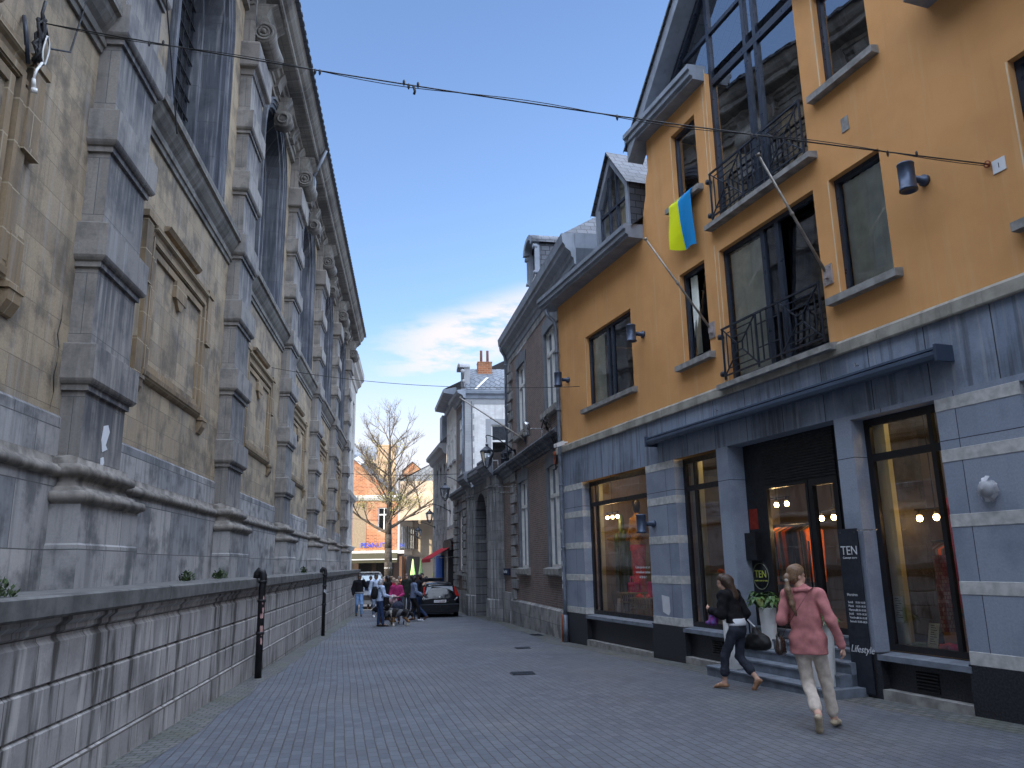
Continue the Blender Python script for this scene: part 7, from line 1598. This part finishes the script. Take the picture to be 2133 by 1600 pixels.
def crowd():
    f=fabric
    walkL={'L':((-.10,.20,.50),(-.10,.22,.09)),'R':((.09,.08,.49),(.10,-.24,.14)),'Rf':(.1,-.16,.035)}
    walkR={'R':((.10,.20,.50),(.10,.22,.09)),'L':((-.09,.08,.49),(-.10,-.24,.14)),'Lf':(-.1,-.16,.035)}
    paper=lambda s:None
    # man in black jacket walking to us, hand at his ear
    t,s,hc,fc=person(-2.38,37.9,175,'man in a black striped-hem jacket and light jeans, hand to his ear',1.84,walkL,{'L':((-.30,.0,1.22),(-.16,.10,1.50),(.2,0,1),(1,0,0)),'R':((.26,-.02,1.14),(.24,.06,.90))},(0,1,0),(0,0),f('black_bomber',(0.012,0.012,0.015)),f('light_denim',(0.16,0.27,0.46)),M['shoe_black'],(0.02,0.015,0.01),'short',M['skin_dark'],.93,.02,.045)
    m=MB(LOC)
    for z in (.955,.985): m.lathe([(.205,z*1.07),(.205,z*1.07+.015)],(0,0,0),20)
    for i,v in enumerate(m.v): v.y*=.74
    lpart(m,'hem_stripe',M['paper'],t)
    person(-2.30,46.5,178,'person in dark clothes in front of the white van, behind the man in black',1.80,None,None,(0,1,0),(0,0),f('navy_coat',(0.02,0.025,0.05)),f('dark_trousers',(0.03,0.03,0.035)),hair=(0.01,0.01,0.01),skin=M['skin_dark'],hem=.80)
    t,s,hc,fc=person(-1.60,37.2,172,'man in a pale blue hoodie with backpack straps walking towards us',1.84,walkR,None,(0,1,0),(0,0),f('pale_blue_hoodie',(0.48,0.56,0.70)),f('grey_denim',(0.13,0.16,0.22)),M['paper'],(0.02,0.015,0.01),'short',M['skin_dark'],.92,.02,.035)
    m=MB(LOC); m.tube([(-.13,.13,1.52),(-.14,.165,1.35),(-.16,.13,1.15)],.02,6); m.tube([(.13,.13,1.52),(.14,.165,1.35),(.16,.13,1.15)],.02,6); lpart(m,'backpack_strap',M['denim_dark'],t)
    # grey haired woman with black backpack
    t,s,hc,fc=person(-1.12,29.3,62,'grey-haired woman in a pale blue top and navy jeans reading a sheet',1.63,{'L':((-.09,.03,.49),(-.10,.0,.085)),'R':((.10,.06,.49),(.11,.10,.085))},{'L':((-.22,.08,1.14),(-.10,.33,1.10),(.2,1,0),(.6,0,-.6)),'R':((.23,.08,1.14),(.12,.33,1.08),(-.1,1,0),(-.6,0,-.6))},(0,.95,-.2),(0,.02),f('pale_blue_top',(0.42,0.50,0.66)),M['denim_dark'],M['shoe_black'],(0.36,0.36,0.38),'bob',None,.92,.018,.03)
    b=thing('backpack','black backpack on the back of the grey-haired woman','bag',tuple(t.location)); b.rotation_euler=t.rotation_euler
    sdf_mesh([('e',(0,-.20,1.18),(.15,.11,.21)),('e',(0,-.22,1.08),(.15,.11,.14))],.018,'pack',f('black_nylon',(0.015,0.015,0.018)),b,k=.05); m=MB(LOC); m.tube([(-.12,-.12,1.30),(-.13,0,1.36),(-.15,.10,1.2),(-.16,0,1.0)],.02,6); m.tube([(.12,-.12,1.30),(.13,0,1.36),(.15,.10,1.2),(.16,0,1.0)],.02,6); lpart(m,'strap',f('black_nylon',(0,0,0)),b)
    b=thing('paper_sheet','white folded leaflet held by the grey-haired woman','paper',tuple(t.location)); b.rotation_euler=t.rotation_euler
    m=MB(LOC); m.face([(.02,.36,.92),(.16,.42,.98),(.14,.46,1.10),(.0,.40,1.04)]); m.face([(.02,.36,.918),(.16,.42,.978),(.14,.46,1.098),(.0,.40,1.038)]); lpart(m,'leaf',M['paper'],b)
    person(-.98,33.6,-60,'dark-haired woman in a long black coat facing the grey-haired woman',1.75,None,{'L':((-.24,.05,1.14),(-.12,.28,1.05)),'R':((.24,.05,1.14),(.12,.28,1.05))},(0,1,-.1),(0,0),f('long_black_coat',(0.015,0.014,0.015)),f('black_trousers',(0.015,0.015,0.016)),hair=(0.015,0.01,0.01),hair_style='long',skin=M['skin_dark'],hem=.45,top_r=.04)
    person(-.80,36.5,10,'woman in a crimson red jacket with back to us in the middle of the group',1.66,None,{'L':((-.24,.05,1.14),(-.14,.26,1.02)),'R':((.24,.05,1.14),(.14,.26,1.02))},(.3,1,0),(0,0),f('crimson_jacket',(0.42,0.02,0.06)),f('dark_trousers',(0,0,0)),hair=(0.30,0.22,0.16),hair_style='bob',hem=.85,top_r=.045)
    person(-.56,31.2,185,'older woman in a magenta jacket over a cream top holding bags',1.60,None,{'L':((-.25,.05,1.13),(-.14,.28,1.06)),'R':((.25,.05,1.13),(.14,.28,1.0))},(.15,1,-.1),(0,.02),f('magenta_jacket',(0.34,0.035,0.13)),f('grey_skirt_cloth',(0.12,0.12,0.14)),hair=(0.36,0.27,0.19),hair_style='bob',hem=.90,top_r=.035)
    b=thing('shopping_bag','pale pink patterned shopping bag held in the middle of the group','bag',(-.68,30.95,gz(31)+.75)); sdf_mesh([('e',(0,0,.08),(.16,.08,.13)),('e',(.02,-.05,.22),(.12,.07,.08))],.02,'pouch',f('pale_pink_print',(0.46,0.30,0.32)),b,noise_amp=.006)
    # pushchair
    b=thing('pushchair','dark folding pushchair with hood in front of the woman in magenta','pushchair',(-.50,30.5,gz(30.5)))
    sdf_mesh([('e',(0,.05,.62),(.22,.24,.20)),('e',(.02,-.05,.45),(.20,.25,.12))],.022,'hood',f('dark_blue_nylon',(0.03,0.035,0.055)),b,noise_amp=.005); m=MB(LOC)
    for u in (-.22,.22): m.tube([(u,-.3,.12),(u,.0,.5),(u,.30,.95)],.015,6); m.tube([(u,.3,.12),(u,-.1,.5)],.015,6)
    m.tube([(-.22,.30,.95),(.22,.30,.95)],.018,6); lpart(m,'frame',M['black'],b)
    for u in (-.22,.22):
        for v in (-.3,.3): m=MB(LOC); m.lathe([(.001,-.02),(.09,-.02),(.09,.02),(.001,.02)],(u,v,.09),12,'u'); lpart(m,'wheel',M['black'],b)
    person(-.26,39.5,150,'person in a dark green-black coat at the back of the group',1.84,None,None,(0,1,0),(0,0),f('dark_green_coat',(0.025,0.03,0.025)),f('dark_trousers',(0,0,0)),hair=(0.14,0.10,0.08),hem=.70)
    person(.06,32.3,75,'man in a grey-blue sweatshirt, black trousers and white shoes beside the black car',1.68,walkR,{'L':((-.24,.10,1.14),(-.10,.36,1.05)),'R':((.24,.06,1.14),(.16,.30,1.0))},(-.25,1,-.05),(0,.03),f('grey_blue_sweatshirt',(0.15,0.19,0.28)),f('black_trousers',(0,0,0)),M['paper'],(0.01,0.008,0.008),'short',M['skin_dark'],.90,.018,.035)
    person(.34,33.2,-80,'person in a black jacket with white side stripe close to the black car',1.78,walkL,{'L':((-.24,.08,1.14),(-.16,.32,1.02)),'R':((.24,.05,1.14),(.18,.28,.98))},(0,1,-.1),(0,.02),f('black_track_jacket',(0.014,0.014,0.018)),M['denim_dark'],f('brown_shoe',(0.08,0.05,0.04)),(0.015,0.01,0.01),'short',M['skin_dark'],.88,.018,.035)
    for (x,y,h,lab,H,tc,hc_) in ((-1.38,41.0,160,'light-haired person behind the man in the hoodie',1.72,(0.25,0.25,0.27),(0.30,0.26,0.22)),(-1.05,43.5,20,'person with light brown hair deep behind the woman in red',1.76,(0.10,0.09,0.10),(0.2,0.13,0.08)),(.16,41.0,190,'person in dark navy behind the man in the sweatshirt',1.80,(0.02,0.025,0.04),(0.03,0.02,0.02)),(.52,42.2,170,'tall person in black beside the dark parked car',1.88,(0.015,0.015,0.02),(0.02,0.015,0.015)),(-.62,41.8,175,'person in a rust-coloured jacket in the middle back of the group',1.74,(0.20,0.06,0.04),(0.25,0.2,0.17)),(-.0,44.0,0,'person in a grey coat farthest back beside the dark coat',1.8,(0.10,0.10,0.11),(0.05,0.035,0.03)),(.85,47.5,200,'person in dark clothes left of the parked dark car',1.72,(0.03,0.03,0.04),(0.04,0.03,0.02)),(-3.0,58.5,90,'sunlit pedestrian in white under the cafe awning',1.72,(0.6,0.58,0.54),(0.2,0.13,0.08)),(.95,59.5,200,'sunlit pedestrian in pale clothes by the terrace parasols',1.70,(0.5,0.45,0.4),(0.1,0.07,0.05))):
        person(x,y,h,lab,H,None,None,(0,1,0),(0,0),fabric('cloth_%d_%d'%(tc[0]*1000,tc[2]*1000),tc),M['denim_dark'],hair=hc_,hem=.86,res=.026,top_r=.035)
crowd()
# ================================================================ dogs
def dog(x,y,rot,label,s,seed):
    t=thing('dog',label,'dog',(x,y,gz(y)),'two dogs among the group'); t.rotation_euler=(0,0,-rad(rot))
    P=[('c',(0,.20,.43),(0,-.20,.45),.135,.105),('c',(0,.26,.46),(0,.20,.36),.12,.12),('c',(0,.26,.48),(0,.40,.60),.085,.07),('e',(0,.44,.63),(.07,.09,.07)),('c',(0,.48,.61),(0,.58,.58),.04,.028),('c',(-.055,.42,.69),(-.085,.42,.63),.025,.02),('c',(.055,.42,.69),(.085,.42,.63),.025,.02),
       ('c',(0,-.28,.47),(0,-.42,.38),.045,.05),('c',(0,-.42,.38),(0,-.46,.25),.05,.03)]
    for q in (-1,1):
        P+= [('c',(q*.08,.24,.38),(q*.08,.24+.03*q,.20),.05,.03),('c',(q*.08,.24+.03*q,.20),(q*.08,.23+.03*q,.03),.03,.026),('c',(q*.08,.23+.03*q,.03),(q*.08,.28+.03*q,.025),.028,.022)]
        P+= [('c',(q*.08,-.24,.42),(q*.09,-.16+.05*q,.27),.08,.045),('c',(q*.09,-.16+.05*q,.27),(q*.09,-.30+.05*q,.15),.04,.026),('c',(q*.09,-.30+.05*q,.15),(q*.09,-.27+.05*q,.03),.026,.024),('c',(q*.09,-.27+.05*q,.03),(q*.09,-.22+.05*q,.022),.027,.022)]
    P=[tuple([p[0],tuple(v*s for v in p[1]),tuple(v*s for v in p[2])]+[p[3]*s,p[4]*s]) if p[0]=='c' else (p[0],tuple(v*s for v in p[1]),tuple(v*s for v in p[2])) for p in P]
    fur=[fabric('black_fur',(0.018,0.017,0.018)),fabric('white_fur',(0.50,0.47,0.42)),fabric('tan_fur',(0.22,0.12,0.06)),fabric('grey_merle_fur',(0.13,0.13,0.14))]
    def paint(c):
        x_,y_,z_=c[:,0]/s,c[:,1]/s,c[:,2]/s; o=np.zeros(len(c)); o[(np.sin(x_*22+seed)*np.sin(y_*17+z_*9+seed)>.35)]=3
        o[(z_<.30)&(z_>.12)]=2; o[z_<=.12]=1; o[(y_>.25)&(y_<.40)&(z_<.52)&(z_>.22)]=1; o[(np.abs(x_)<.022)&(y_>.46)]=1; return o
    sdf_mesh(P,.014,'body',fur,t,k=.05*s,noise_amp=.006,seed=seed,paint=paint)
dog(-.92,29.75,-115,'black and white shepherd dog nearest the grey-haired woman, facing left',.95,1)
dog(-.40,29.45,-75,'tan-legged black and white shepherd dog standing to the right of the other dog',1.05,4)
# ================================================================ buildings behind the camera and beside the view (they close the street)
def street_behind():
    for (x0,x1,y0,y1,h,mt,lab,seed) in ((5.2,16,-14,.2,11.5,'old_stone','grey stone house next along the right side behind the viewer',1),(-16,-5.0,-30,-6.5,21,'pale_stone','tall pale block closing the street behind the viewer on the left',2),(-3.6,9,-40,-30,13,'brown_brick','brick house closing the far end of the street behind the viewer',3)):
        t=thing('background_house',lab,'building',((x0+x1)/2,(y0+y1)/2,0),'houses behind the viewer')
        m=MB(); m.box(x0,x1,y0,y1,-.5,h); m.build('wall',M[mt],t); m=MB(); m.face([(x0-.3,y0-.3,h),(x0-.3,y1+.3,h),((x0+x1)/2,y1+.3,h+3.5),((x0+x1)/2,y0-.3,h+3.5)]); m.face([(x1+.3,y0-.3,h),(x1+.3,y1+.3,h),((x0+x1)/2,y1+.3,h+3.5),((x0+x1)/2,y0-.3,h+3.5)]); m.build('roof',M['slate'],t)
street_behind()
S.render.engine='CYCLES'
S.cycles.max_bounces=8; S.cycles.transparent_max_bounces=12
